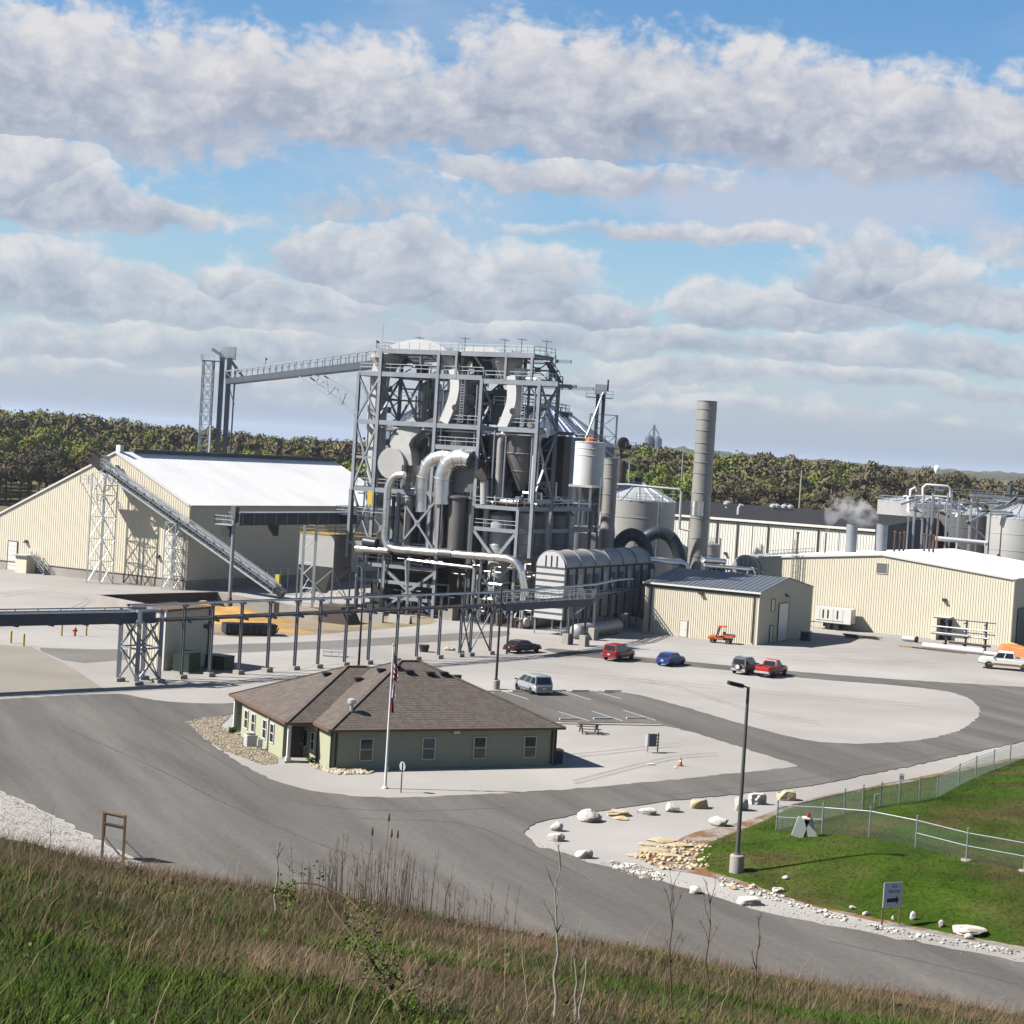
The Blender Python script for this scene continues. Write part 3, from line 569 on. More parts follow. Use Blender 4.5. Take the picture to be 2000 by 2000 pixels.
def woods():
    pts = []
    Y = 462.0
    while Y < 780:
        x = -.36*Y+rng.uniform(0, 8)
        while x < .40*Y:
            pts.append((x+rng.uniform(-2.5, 2.5), Y+rng.uniform(-3.5, 3.5))); x += rng.uniform(6.2, 9.5)
        Y += 7.5+(Y-462)*.02
    pts = np.array(pts); h = hill(pts[:, 0], pts[:, 1])
    pt = patch(pts, .018, 5)
    # bank of the wood seen best: the near rows left and right of the process tower
    u = pts[:, 0]/pts[:, 1]; hid = (u > -.085) & (u < .035)
    score = pts[:, 1]+np.where(hid, 400, 0)+rng.uniform(0, 120, len(pts))
    order = np.argsort(score); near = order[:300]; rest = order[300:]
    def kind_of(i):
        v = pt[i]+rng.normal(0, .75)-(.25 if u[i] > 0 else -.42)+(pts[i, 1]-520)*.0035
        return 0 if v < .0 else (1 if v < .75 else 2)
    first = {}
    for i in near:
        kd = kind_of(i); va = int(rng.integers(0, 3)); loc = (pts[i, 0], pts[i, 1], h[i]-.2); rz = float(rng.uniform(0, 6.28)); s = float(rng.uniform(.8, 1.2))
        if (kd, va) not in first: t = mk_tree(kd, va); first[kd, va] = t
        else: t = dup(first[kd, va])
        t.location = loc; t.rotation_euler = (0, 0, rz); t.scale = (s, s, s*float(rng.uniform(.9, 1.12)))
    for kd in range(3):
        base = [crown_mesh('c', 90+kd*5+j, TREE_KINDS[kd][1], 12.5, 4.6, 300) for j in range(3)]; VV = []; FF = []; n0 = 0
        for i in rest:
            if kind_of(i) != kd and not (kd == 0 and rng.uniform() < .15): continue
            V, Fc = base[int(rng.integers(0, 3))]; a = rng.uniform(0, 6.28); s = rng.uniform(.8, 1.25); R2 = np.array([[cos(a), sin(a), 0], [-sin(a), cos(a), 0], [0, 0, 1]])
            c = V.reshape(-1, 4, 3).mean(1, keepdims=True); Vb = (c+(V.reshape(-1, 4, 3)-c)*1.7).reshape(-1, 3)
            VV.append((Vb @ R2)*s+np.array([pts[i, 0], pts[i, 1], h[i]])); FF.append(Fc+n0); n0 += len(V)
        npmesh('woodland', np.concatenate(VV), np.concatenate(FF), TREE_KINDS[kd][0], kind='stuff')
    # the ridges far off, one wooded mass
    xs = np.arange(-1500, 1500, 9.0); ys = np.concatenate([np.arange(800, 1500, 28), np.arange(1500, 4300, 60)])
    V = np.array([[x, y, 0.] for y in ys for x in xs]); V[:, 2] = hill(V[:, 0], V[:, 1])+9+rng.normal(0, 2.0, len(V))+2.5*patch(V[:, :2], .012, 4)
    n = len(xs); Fc = np.array([[j*n+i, j*n+i+1, (j+1)*n+i+1, (j+1)*n+i] for j in range(len(ys)-1) for i in range(n-1)])
    npmesh('hills', V, Fc, 'hill_wood', kind='structure')
woods()
# far landmarks
def water_tower():
    p = AY(1830, 912, 2400); t = thing('water_tower', 'pale water tower standing on the far wooded ridge', 'water tower', (p[0], p[1], 14))
    MB().lathe((p[0], p[1], 14), [(2, -6), (1.5, 4), (1.5, 13), (2.4, 15)], 16).build('shaft', 'water_tower_paint', t, True)
    MB().lathe((p[0], p[1], 14), [(2.4, 15), (3.6, 17), (3.6, 20.5), (2.4, 22.3), (.4, 23)], 20).build('bowl', 'water_tower_paint', t, True)
water_tower()
def far_elevator():
    p = AY(1273, 880, 1700); t = thing('grain_elevator', 'hazy grey grain elevator rising over the trees left of the tall chimney', 'elevator', (p[0], p[1], 8))
    k = MB(); b = p[2]
    k.lathe((p[0]-3, p[1], 0), [(4, 5), (4, b+12), (0.5, b+15)], 12); k.lathe((p[0]+5, p[1], 0), [(4, 5), (4, b+11), (.5, b+14)], 12); k.build('bin', 'bin_metal', t, True)
    k = MB(); k.beam((p[0]+1, p[1], 5), (p[0]+1, p[1], b+24), 2.2); k.beam((p[0]+1, p[1], b+23), (p[0]-4, p[1], b+15), .7); k.beam((p[0]+1, p[1], b+23), (p[0]+6, p[1], b+15), .7); k.build('leg', 'steel_grey', t)
far_elevator()
def pole(px, py0, py1, Y, lab):
    a = AY(px, py1, Y); b = AY(px+4, py0, Y); t = thing('utility_pole', lab, 'pole', (a[0], a[1], hill(np.array([a[0]]), np.array([a[1]]))[0]))
    MB().tube([(a[0], a[1], 0), (a[0]+.1, a[1], b[2])], [.28, .18], 8).build('pole', 'pale_bark', t)
    k = MB(); k.beam((a[0]-1.2, a[1], b[2]-.8), (a[0]+1.2, a[1], b[2]-.8), .16); k.build('crossarm', 'wood', t)
pole(1560, 918, 1000, 440, 'tall pale utility pole before the wood above the long cream building')
pole(1331, 885, 930, 480, 'thin utility pole among the trees just left of the tall chimney')
# ------------------------------------------------------------------ buildings of the plant
def wall_lamp(par, p, n, name='wall_lamp'):
    p = np.array(p); k = MB(); s = np.cross(n, Z); k.obox(p+n*.12, s*.28, n*.12, Z*.16); k.obox(p+n*.34-Z*.12, s*.24, n*.16+Z*-.05, Z*.07); k.build(name, 'trim_bronze', par)
def door(par, o, d, n, s0, s1, z0, z1, mt='white_paint', fr='trim_bronze', name='door', slats=0, knob=True):
    k = MB(); q = np.array(o); k.fbox(q, d, n, (s0, s1), (.03, .09), (z0, z1)); dr = k.build(name, mt, par)
    k = MB(); w = .09
    k.fbox(q, d, n, (s0-w, s0), (.02, .14), (z0, z1+w)); k.fbox(q, d, n, (s1, s1+w), (.02, .14), (z0, z1+w)); k.fbox(q, d, n, (s0, s1), (.02, .14), (z1, z1+w)); k.build('frame', fr, dr)
    if slats:
        for i in range(slats):
            k = MB(); h = (z1-z0)/slats; k.fbox(q, d, n, (s0+.04, s1-.04), (.09, .115), (z0+i*h+.03, z0+(i+1)*h-.03)); k.build('door_panel', mt, dr)
    elif knob: k = MB(); k.fbox(q, d, n, (s1-.14, s1-.08), (.09, .16), (z0+.95, z0+1.03)); k.build('handle', 'galv', dr)
    return dr
def window(par, o, d, n, s0, s1, z0, z1, fr='trim_white', gl='glass_dark', mid=True, w=.07):
    q = np.array(o); k = MB(); k.fbox(q, d, n, (s0-w, s0), (.0, .07), (z0-w, z1+w)); k.fbox(q, d, n, (s1, s1+w), (.0, .07), (z0-w, z1+w)); k.fbox(q, d, n, (s0, s1), (.0, .07), (z1, z1+w)); k.fbox(q, d, n, (s0, s1), (.0, .07), (z0-w, z0))
    if mid: k.fbox(q, d, n, (s0, s1), (.01, .055), ((z0+z1)/2-.025, (z0+z1)/2+.025))
    f = k.build('window', fr, par)
    for a, b in (((z0, (z0+z1)/2-.03), ((z0+z1)/2+.03, z1)) if mid else ((z0, z1),)):
        MB().fbox(q, d, n, (s0, s1), (.005, .03), (a, b)).build('pane', gl, f)
    return f
def metal_building(name, lab, o, wd, ln, eave, ridge, ridge_s, wall='cream_panel', roof='white_roof', left_eave=None, over=.15, sp=.33, trim='trim_white', plinth=0, roof_sp=.8, back=True):
    """o: near right corner on the ground; the gable runs from it along -E1, the ridge along E2"""
    le = eave if left_eave is None else left_eave; t = thing(name, lab, 'building', o); o = np.array(o)
    top = lambda s: np.interp(s, [0, ridge_s, wd], [eave, ridge, le])
    n1 = -E2
    k = MB(); k.corr(o-E1*wd, E1, wd, lambda a: plinth, lambda a: top(wd-a), n1, sp); k.build('gable_wall', wall, t)
    k = MB(); k.corr(o, E2, ln, lambda a: plinth, lambda a: eave, E1, sp); k.build('side_wall', wall, t)
    if back:
        k = MB(); k.quad(o-E1*wd, o-E1*wd+E2*ln, o-E1*wd+E2*ln+Z*le, o-E1*wd+Z*le)
        k.poly([o+E2*ln, o+E2*ln-E1*wd, o+E2*ln-E1*wd+Z*le, o+E2*ln-E1*ridge_s+Z*ridge, o+E2*ln+Z*eave]); k.build('back_wall', wall, t)
    for nm, a, b, za, zb in (('roof', 0, ridge_s, eave, ridge), ('roof', ridge_s, wd, ridge, le)):
        sl = (zb-za)/(b-a); nr = np.array(Z-(-E1)*sl); nr /= np.linalg.norm(nr); f0, f1 = -E2*over, E2*(ln+over)
        pa = o-E1*(a-(over if a == 0 else 0))+Z*(za-(sl*over if a == 0 else 0))+nr*.03; pb = o-E1*(b+(over if b == wd else 0))+Z*(zb+(sl*over if b == wd else 0))+nr*.03
        k = MB(); k.rsheet(pa+f0, pa+f1, pb+f0, pb+f1, nr, roof_sp, .022); r = k.build(nm, roof, t)
    k = MB()
    for a, b, za, zb in ((0, ridge_s, eave, ridge), (ridge_s, wd, ridge, le)):
        k.beam(o-E1*a-E2*(over+.03)+Z*(za-.06), o-E1*b-E2*(over+.03)+Z*(zb-.06), .08, .26)
    k.build('rake_trim', trim, t)
    k = MB(); k.beam(o+E1*(over+.06)-E2*over+Z*(eave-.12), o+E1*(over+.06)+E2*(ln+over)+Z*(eave-.12), .14, .16); k.build('gutter', trim, t)
    k = MB(); k.beam(o+Z*(plinth)+(E1-E2)*.045, o+Z*(eave-.1)+(E1-E2)*.045, .16); k.build('corner_trim', wall, t)
    return t, o, top, n1
# 1 the big storage warehouse on the left
WO = G(362, 1152)
wh, o, top, n1 = metal_building('storage_warehouse', 'huge cream storage warehouse with a steep white roof, behind the inclined conveyor', WO, 42, 57, 12.15, 19.0, 14.0, left_eave=5.5, plinth=1.3, sp=.42, roof_sp=1.2)
k = MB(); k.fbox(o, E1, E2, (-42, .02), (-.10, .3), (0, 1.3)); k.fbox(o, E1, E2, (-.3, .10), (.3, 57), (0, 1.3)); k.build('foundation', 'concrete', wh)
k = MB(); k.fbox(o, E1, E2, (-42, 0), (-.16, -.11), (1.24, 1.38)); k.build('sill_trim', 'trim_green', wh)
k = MB(); k.beam(o-E1*14+E2*3.5+Z*19.25, o-E1*14+E2*57+Z*19.25, 1.1, .5); k.build('ridge_vent', 'steel_dark', wh)
s0, z0 = PLN(14, 1122, o, E1); s1, z1 = PLN(34, 1070, o, E1); door(wh, o, E1, n1, s0, s1, 0.05, z1-z0+.2, slats=6)
for x, y in ((52, 1057), (310, 1086)):
    s, z = PLN(x, y, o, E1); wall_lamp(wh, o+E1*s+Z*z, n1)
for x0, x1, y0, y1 in ((187, 193, 898, 912), (222, 232, 908, 926)):
    a, za = PLN(x0, y1, o, E1); b, zb = PLN(x1, y0, o, E1); MB().fbox(o, E1, n1, (a, b), (.03, .35), (za, zb)).build('vent_box', 'white_paint', wh)
MB().fbox(o, E1, E2, (-14.4, -13.6), (.4, 1.2), (19.0, 20.0)).build('roof_vent', 'white_paint', wh)
# entry hut with steps against the warehouse
s, z = PLN(52, 1138, o, E1); hp = o+E1*(s+1.2); hut = thing('stair_hut', 'small cream hut with open metal stairs against the warehouse wall', 'hut', hp)
k = MB(); k.fbox(hp, E1, n1, (-1.6, .6), (.3, 2.2), (0, 2.6)); k.build('wall', 'cream_plain', hut)
k = MB(); k.fbox(hp, E1, n1, (-1.9, .9), (.2, 2.6), (2.6, 2.75)); k.build('roof', 'galv', hut)
for i in range(8):
    k = MB(); q = hp+E1*(3.4-i*.32)+n1*1.2+Z*(.22+i*.28); k.box(q, .30, 1.0, .05, radians(-28)); k.build('step', 'galv', hut)
k = MB(); handrail(k, [hp+E1*3.6+n1*1.7+Z*.1, hp+E1*1.0+n1*1.7+Z*2.3]); handrail(k, [hp+E1*3.6+n1*.7+Z*.1, hp+E1*1.0+n1*.7+Z*2.3]); k.build('handrail', 'galv', hut)
door(hut, hp, E1, n1*1.0, -1.3, -.5, 0.05, 2.1, mt='white_paint'); 
# 2 the low metal shed in the middle right
BO = G(1478, 1260)
sh_t, o, tt, _ = None, BO, None, None
def shed():
    o = np.array(BO); t = thing('metal_shed', 'small cream metal shed with a slate blue roof, orange utility cart in front', 'building', o); L, Dp, ev, rg = 15.8, 20.5, 6.65, 8.2
    n1 = -E2; k = MB(); k.corr(o-E1*L, E1, L, lambda a: 0, lambda a: ev, n1, .30, .045); k.build('front_wall', 'cream_panel', t)
    topg = lambda a: np.interp(a, [0, Dp/2, Dp], [ev, rg, ev])
    k = MB(); k.corr(o, E2, Dp, lambda a: 0, topg, E1, .30, .04); k.build('gable_wall', 'cream_panel', t)
    k = MB(); k.poly([o-E1*L, o-E1*L+E2*Dp, o-E1*L+E2*Dp+Z*ev, o-E1*L+E2*Dp/2+Z*rg, o-E1*L+Z*ev]); k.quad(o+E2*Dp, o-E1*L+E2*Dp, o-E1*L+E2*Dp+Z*ev, o+E2*Dp+Z*ev); k.build('back_wall', 'cream_panel', t)
    for a, b in ((-.25, Dp/2), (Dp+.25, Dp/2)):
        nr = np.array(Z+(-E2 if a < 1 else E2)*(rg-ev)/(Dp/2)); nr /= np.linalg.norm(nr); pa = o+E2*a+Z*(ev-.03)+nr*.03; pb = o+E2*b+Z*rg+nr*.03
        k = MB(); k.rsheet(pa-E1*(L+.2), pa+E1*.2, pb-E1*(L+.2), pb+E1*.2, nr, .7, .05); k.build('roof', 'slate_roof', t)
    k = MB(); k.beam(o-E1*(L+.25)-E2*.34+Z*(ev-.06), o+E1*.25-E2*.34+Z*(ev-.06), .16, .22); k.build('gutter', 'white_paint', t)
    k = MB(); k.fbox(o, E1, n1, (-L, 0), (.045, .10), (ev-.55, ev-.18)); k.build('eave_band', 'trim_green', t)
    for s in (-L+.85, -.75): MB().fbox(o, E1, n1, (s, s+.13), (.05, .17), (.2, ev-.2)).build('downspout', 'trim_bronze', t)
    for s in (-L+.02, -.12): MB().fbox(o, E1, n1, (s, s+.12), (.048, .075), (0, ev-.2)).build('corner_trim', 'cream_panel', t)
    s, z = PLN(1333, 1245, o, E1); door(t, o, E1, n1, s-.5, s+.5, .05, 2.15, mt='white_paint', fr='cream_plain')
    s, z = PLN(1370, 1157, o, E1); wall_lamp(t, o+E1*s+Z*z, n1)
    k = MB(); s, z = PLN(1279, 1212, o, E1); k.lathe(o+E1*s+Z*z+n1*.25, [(.02, 0), (.35, .08), (.42, .2)], 16, axis=np.array(n1)*.7-E1*.5+Z*.5); k.beam(o+E1*s+Z*z, o+E1*s+Z*z+n1*.3, .06); k.build('satellite_dish', 'white_paint', t, True)
    nE = np.array(E1); s, z = PLN(1535, 1162, o, E2); wall_lamp(t, o+E2*s+Z*z, nE)
    window(t, o+E1*.045, E2, nE, 4.3, 5.6, 4.1, 5.6, fr='trim_bronze', mid=False)
    door(t, o+E1*.03, E2, nE, 7.2, 10.8, .05, 4.9, slats=6, mt='white_paint'); door(t, o+E1*.03, E2, nE, 4.2, 5.2, .05, 2.2, mt='white_paint')
    return t
shed()
# 3 the wide metal building on the right
RO = np.array([69.4, 250.2, 0])
rb, o, top, n1 = metal_building('workshop_building', 'wide cream metal workshop with a low white roof at the right edge', RO, 37.2, 40, 9.35, 11.2, 18.8, sp=.36, roof_sp=.9)
s, z = PLN(1723, 1110, o, E1); window(rb, o+n1*.04, E1, n1, s-.75, s+.75, z-.7, z+.7, fr='cream_plain', gl='blind', mid=False)
s, z = PLN(1845, 1171, o, E1); wall_lamp(rb, o+E1*s+Z*z, n1)
k = MB(); k.fbox(o, E1, E2, (.02, .6), (2, 8), (0, 5)); 
door(rb, o+E1*.04, E2, np.array(E1), 3, 7.5, .05, 5.0, slats=6, mt='board_grey')
s0, _ = PLN(1825, 1258, o, E1); s1, _ = PLN(1846, 1258, o, E1)
k = MB(); k.fbox(o, E1, n1, (s0, s0+.6), (.05, 1.8), (0, 3.2)); k.fbox(o, E1, n1, (s0, s1+.9), (.05, 1.9), (3.2, 3.3)); k.build('porch_wall', 'cream_panel', rb)
MB().fbox(o, E1, n1, (s0+.65, s1+.8), (.04, .06), (0, 3.1)).build('doorway', 'machine_dark', rb)
# roof vents, chimneys and ladder on or by the workshop
for i, (x, y0, y1, lab) in enumerate([(1746, 1040, 1082, 'leftmost of three rusty exhaust pipes on the white roof'), (1756, 1043, 1083, 'middle one of three rusty exhaust pipes on the white roof'), (1764, 1041, 1083, 'rightmost of three rusty exhaust pipes on the white roof'),
        (1804, 1045, 1083, 'left rusty pipe of the trio beside the horizontal white pipe'), (1814, 1047, 1083, 'centre rusty pipe of the trio beside the horizontal white pipe'), (1822, 1048, 1084, 'right rusty pipe of the trio beside the horizontal white pipe'), (1556, 1042, 1082, 'lone rusty exhaust pipe behind the vessel roof left of the workshop')]):
    Y = 278; a = AY(x, y1, Y); b = AY(x+2, y0, Y); t = thing('exhaust_pipe', lab, 'pipe', (a[0], a[1], 0), group='rusty exhaust pipes')
    MB().tube([(a[0], a[1], 0), (a[0], a[1], b[2])], .17, 8).build('pipe', 'rust', t); MB().lathe((a[0], a[1], b[2]), [(.17, -.05), (.24, .0), (.24, .18), (.05, .3)], 8).build('cap', 'rust', t)
for x, lab in ((1661, 'left corrugated grey silo behind the workshop roof'), (1720, 'right corrugated grey silo behind the workshop roof')):
    Y = 284; a = AY(x, 1080, Y); b = AY(x+3, 1024, Y); t = thing('vent_silo', lab, 'silo', (a[0], a[1], 0), group='corrugated silos behind the workshop')
    pr = [(.85, 0)]
    z = 0
    while z < b[2]-.4: pr += [(.85, z), (.90, z+.2)]; z += .4
    MB().lathe((a[0], a[1], 0), pr+[(.85, b[2])], 24).build('shell', 'steel_grey', t, True); MB().lathe((a[0], a[1], b[2]), [(.88, 0), (.92, .15), (.7, .2)], 24).build('rim', 'steel_dark', t)
k = MB(); q = AY(1590, 1100, 275)
t = thing('caged_ladder', 'caged access ladder rising past the left end of the workshop wall', 'ladder', (*(o-E1*31.5+n1*.5)[:2], 0)); lp = o-E1*31.5+n1*.45
for sd in (-.25, .25): MB().beam(lp+E1*sd, lp+E1*sd+Z*12.3, .07).build('rail', 'steel_dark', t)
k = MB()
for i in range(40): k.beam(lp-E1*.25+Z*(.3+i*.3), lp+E1*.25+Z*(.3+i*.3), .04)
k.build('rungs', 'steel_dark', t, kind='stuff'); k = MB()
for i in range(10):
    z = 2.6+i*1.0; ring = [lp+E1*cos(a)*.42+n1*(.1+sin(a)*.6)+Z*z for a in np.linspace(0, pi, 8)]; k.tube(ring, .03, 4)
for a in np.linspace(.3, pi-.3, 4): q = lp+E1*cos(a)*.42+n1*(.1+sin(a)*.6); k.beam(q+Z*2.6, q+Z*12.2, .04)
k.build('cage', 'steel_grey', t)
# steam pipe on the roof line and the plume
pa = AY(1611, 1078, 276); st = thing('steam_pipe', 'thin pipe venting white steam behind the workshop roof', 'pipe', (pa[0], pa[1], 0)); MB().tube([(pa[0], pa[1], 0), (pa[0], pa[1], AY(1613, 1040, 276)[2])], .1, 8).build('pipe', 'steel_dark', st)
def plume():
    pts = [(1613, 1040, .35), (1618, 1022, .8), (1628, 1000, 1.5), (1642, 985, 2.0), (1660, 990, 2.2), (1680, 1002, 2.2), (1700, 1015, 1.7)]
    bm = bmesh.new(); c = AY(1640, 1000, 276)
    for (x0, y0, r0), (x1, y1, r1) in zip(pts, pts[1:]):
        for k in range(3):
            f = k/3; p = AY(x0+(x1-x0)*f, y0+(y1-y0)*f, 276); bmesh.ops.create_icosphere(bm, subdivisions=2, radius=(r0+(r1-r0)*f), matrix=Matrix.Translation(Vector(p)-Vector(c)))
    me = bpy.data.meshes.new('steam_plume'); bm.to_mesh(me); bm.free(); me.materials.append(MATS['steam']); o = bpy.data.objects.new('steam_plume', me); COL.objects.link(o); o.location = tuple(c)
    rm = o.modifiers.new('remesh', 'REMESH'); rm.mode = 'VOXEL'; rm.voxel_size = .35
    o['kind'] = 'stuff'; return o
plume()
# 4 the long cream hall with a dark roof behind
def long_hall():
    a, za = PLN(1320, 1001, np.array([61.5, 308, 0]), E1); o = np.array([61.5, 308, 0.]); L = 48; t = thing('long_hall', 'long pale hall with a dark flat roof behind the chimney', 'building', o); ev = 13.1; Dp = 62
    n1 = -E2; k = MB(); k.corr(o-E1*L, E1, L, lambda a: 0, lambda a: ev, n1, .5, .05); k.build('front_wall', 'pale_panel', t)
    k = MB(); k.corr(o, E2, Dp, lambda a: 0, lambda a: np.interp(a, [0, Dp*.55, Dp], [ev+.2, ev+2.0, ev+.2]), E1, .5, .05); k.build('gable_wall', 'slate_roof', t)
    k = MB(); k.quad(o-E1*L, o-E1*L+E2*Dp, o-E1*L+E2*Dp+Z*ev, o-E1*L+Z*ev); k.build('back_wall', 'pale_panel', t)
    for c, d in (((-.3, ev), (Dp*.55, ev+1.85)), ((Dp, ev), (Dp*.55, ev+1.85))):
        nr = Z; k = MB(); k.rsheet(o-E1*(L+.2)+E2*c[0]+Z*c[1], o+E1*.2+E2*c[0]+Z*c[1], o-E1*(L+.2)+E2*d[0]+Z*d[1], o+E1*.2+E2*d[0]+Z*d[1], nr, .9, .06); k.build('roof', 'dark_roof', t)
    k = MB(); k.fbox(o, E1, n1, (-L, 0), (.05, .35), (ev-.35, ev+.05)); k.build('gutter', 'pale_panel', t)
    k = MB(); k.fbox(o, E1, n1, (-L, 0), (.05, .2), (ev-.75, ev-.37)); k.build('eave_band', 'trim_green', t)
    for x in (1400, 1500, 1598, 1440): 
        s, z = PLN(x, 1030, o, E1); MB().fbox(o, E1, n1, (s, s+.18), (.05, .22), (0, ev-.4)).build('downspout', 'trim_bronze', t)
    for x in (1345, 1470, 1550, 1640):
        s, z = PLN(x, 1030, o, E1); MB().fbox(o, E1, n1, (s, s+.06), (.05, .075), (0, ev-.4)).build('panel_joint', 'trim_bronze', t)
    s, z = PLN(1417, 1080, o, E1); wall_lamp(t, o+E1*s+Z*z, n1)
    for x, y in ((1420, 985), (1510, 996), (1517, 994), (1531, 999), (1543, 997)):
        p = AY(x, y, 345); MB().lathe((p[0], p[1], 13.3), [(.3, 0), (.3, 1.6), (.7, 1.7), (.7, 2.1), (.2, 2.4)], 10).build('roof_vent', 'galv', t, True)
    p = AY(1443, 985, 330); MB().tube([(p[0], p[1], 13), (p[0], p[1], 14.8), (p[0]+.3, p[1], 15.4), (p[0]+.8, p[1], 15.2)], .28, 8).build('gooseneck_vent', 'galv', t, True)
long_hall()
# 5 tan scale house, bunker and grain
def scale_house():
    o = G(320, 1310); t = thing('scale_house', 'tan square metal house behind the conveyor trestle, green boxes at its shaded side', 'building', o); n1 = -E2
    k = MB(); k.corr(o-E1*4.3, E1, 4.3, lambda a: 0, lambda a: 5.6, n1, .3, .035); k.build('front_wall', 'cream_panel', t); k = MB(); k.corr(o, E2, 6.8, lambda a: 0, lambda a: 5.6+.0*a, E1, .3, .035); k.build('side_wall', 'cream_panel', t)
    k = MB(); k.quad(o-E1*4.3, o-E1*4.3+E2*6.8, o-E1*4.3+E2*6.8+Z*5.6, o-E1*4.3+Z*5.6); k.quad(o+E2*6.8, o-E1*4.3+E2*6.8, o-E1*4.3+E2*6.8+Z*5.6, o+E2*6.8+Z*5.6); k.build('back_wall', 'cream_panel', t)
    k = MB(); k.fbox(o, E1, E2, (-4.5, .2), (-.2, 7.0), (5.6, 5.8)); k.build('roof', 'eave_wood', t)
    k = MB(); k.fbox(o, E1, n1, (-.16, 0), (.04, .12), (0, 5.6)); k.fbox(o, E1, n1, (-4.3, -4.15), (.04, .12), (0, 5.6)); k.build('corner_trim', 'trim_white', t); 
    k = MB(); k.fbox(o, E1, E2, (.04, .14), (6.4, 6.55), (.1, 5.5)); k.build('downspout', 'trim_bronze', t)
    wall_lamp(t, o+E2*6+Z*3.9, np.array(E1))
scale_house()
def bunker():
    p1, p2, p3, p4 = G(190, 1162, 2.3), G(312, 1184, 2.3), G(425, 1156, 2.3), G(628, 1182, 2.0)
    t = thing('storage_bunker', 'open concrete feed bunker with golden grain spilled inside, below the inclined conveyor', 'bunker', (p3[0], p3[1], 0))
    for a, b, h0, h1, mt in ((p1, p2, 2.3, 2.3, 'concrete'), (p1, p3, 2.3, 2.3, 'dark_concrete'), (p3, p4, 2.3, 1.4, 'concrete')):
        d = (b-a)*A3(1, 1, 0); n = np.cross(d/np.linalg.norm(d), Z)*.2; A = A3(a[0], a[1], 0); B = A3(b[0], b[1], 0)
        k = MB(); k.add([A-n, B-n, B+n, A+n, A-n+Z*h0, B-n+Z*h1, B+n+Z*h1, A+n+Z*h0], [(0, 1, 5, 4), (1, 2, 6, 5), (2, 3, 7, 6), (3, 0, 4, 7), (4, 5, 6, 7)]); k.build('bunker_wall', mt, t)
    def heap(c, rx, ry, h, sd, name):
        r = np.random.default_rng(sd); n = 26; xs = np.linspace(-1, 1, n); V = []
        for y in xs:
            for x in xs: rr = hypot(x, y); V.append((c[0]+x*rx*.88-y*ry*-.47*1, c[1]-x*rx*.47+y*ry*.88, max(-.05, h*max(0, 1-rr)**.8*(1+.25*sin(x*7+sd)*sin(y*6))-.02)))
        Fc = [(j*n+i, j*n+i+1, (j+1)*n+i+1, (j+1)*n+i) for j in range(n-1) for i in range(n-1)]; k = MB(); k.add(V, Fc); o = k.build(name, 'grain', None, True); o['kind'] = 'stuff'; return o
    heap(G(455, 1205), 9, 4.5, 1.3, 1, 'grain_heap'); heap(G(490, 1222), 9, 3.0, .55, 2, 'grain_heap'); heap(G(400, 1196), 5, 4, 1.5, 3, 'grain_heap')
    q = G(650, 1218); b = thing('concrete_block', 'sloping grey concrete block at the right end of the bunker', 'block', q)
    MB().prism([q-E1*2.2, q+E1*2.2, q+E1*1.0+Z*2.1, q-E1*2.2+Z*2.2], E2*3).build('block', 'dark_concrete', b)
    q = G(760, 1214); b = thing('concrete_barrier', 'long pale concrete barrier in front of the dark lower frame', 'barrier', q)
    MB().prism([q-E2*.4, q+E2*.4, q+E2*.15+Z*1.0, q-E2*.15+Z*1.0], E1*3.2).build('block', 'concrete', b)
    q = G(720, 1214); b = thing('concrete_wall', 'low concrete retaining wall right of the bunker below the frame', 'wall', q)
    MB().fbox(q, E1, E2, (-5, 2), (0, .4), (0, 1.3)).build('wall', 'concrete', b)
bunker()
# 6 hopper bin on legs
def hopper():
    o = G(646, 1186); t = thing('hopper_bin', 'square grey steel hopper bin on braced legs under the horizontal conveyor', 'hopper', o); w, d, zb, zt = 5.7, 4.4, 5.4, 9.7
    k = MB(); k.fbox(o, E1, E2, (-w, 0), (0, d), (zb, zt)); k.build('bin_body', 'tank_grey', t)
    k = MB(); k.fbox(o, E1, E2, (-w-.06, .06), (-.06, d+.06), (zt, zt+.14)); k.build('top_rim', 'gold_rail', t)
    c = [o-E1*w, o, o+E2*d, o-E1*w+E2*d]; m_ = o-E1*w/2+E2*d/2; k = MB(); k.add([q+Z*zb for q in c]+[m_+(q-m_)*.15+Z*1.6 for q in c], [(0, 1, 5, 4), (1, 2, 6, 5), (2, 3, 7, 6), (3, 0, 4, 7)]); k.build('cone', 'duct_grey', t)
    for q in c: MB().beam(q, q+Z*zb, .22).build('leg', 'steel_grey', t)
    for a, b in zip(c, c[1:]+c[:1]):
        MB().beam(a+Z*.4, b+Z*(zb-.3), .1).build('brace', 'steel_grey', t); MB().beam(b+Z*.4, a+Z*(zb-.3), .1).build('brace', 'steel_grey', t)
    k = MB(); handrail(k, [o-E1*w+Z*(zt+.1), o+Z*(zt+.1), o+E2*d+Z*(zt+.1)]); k.build('handrail', 'gold_rail', t)
hopper()
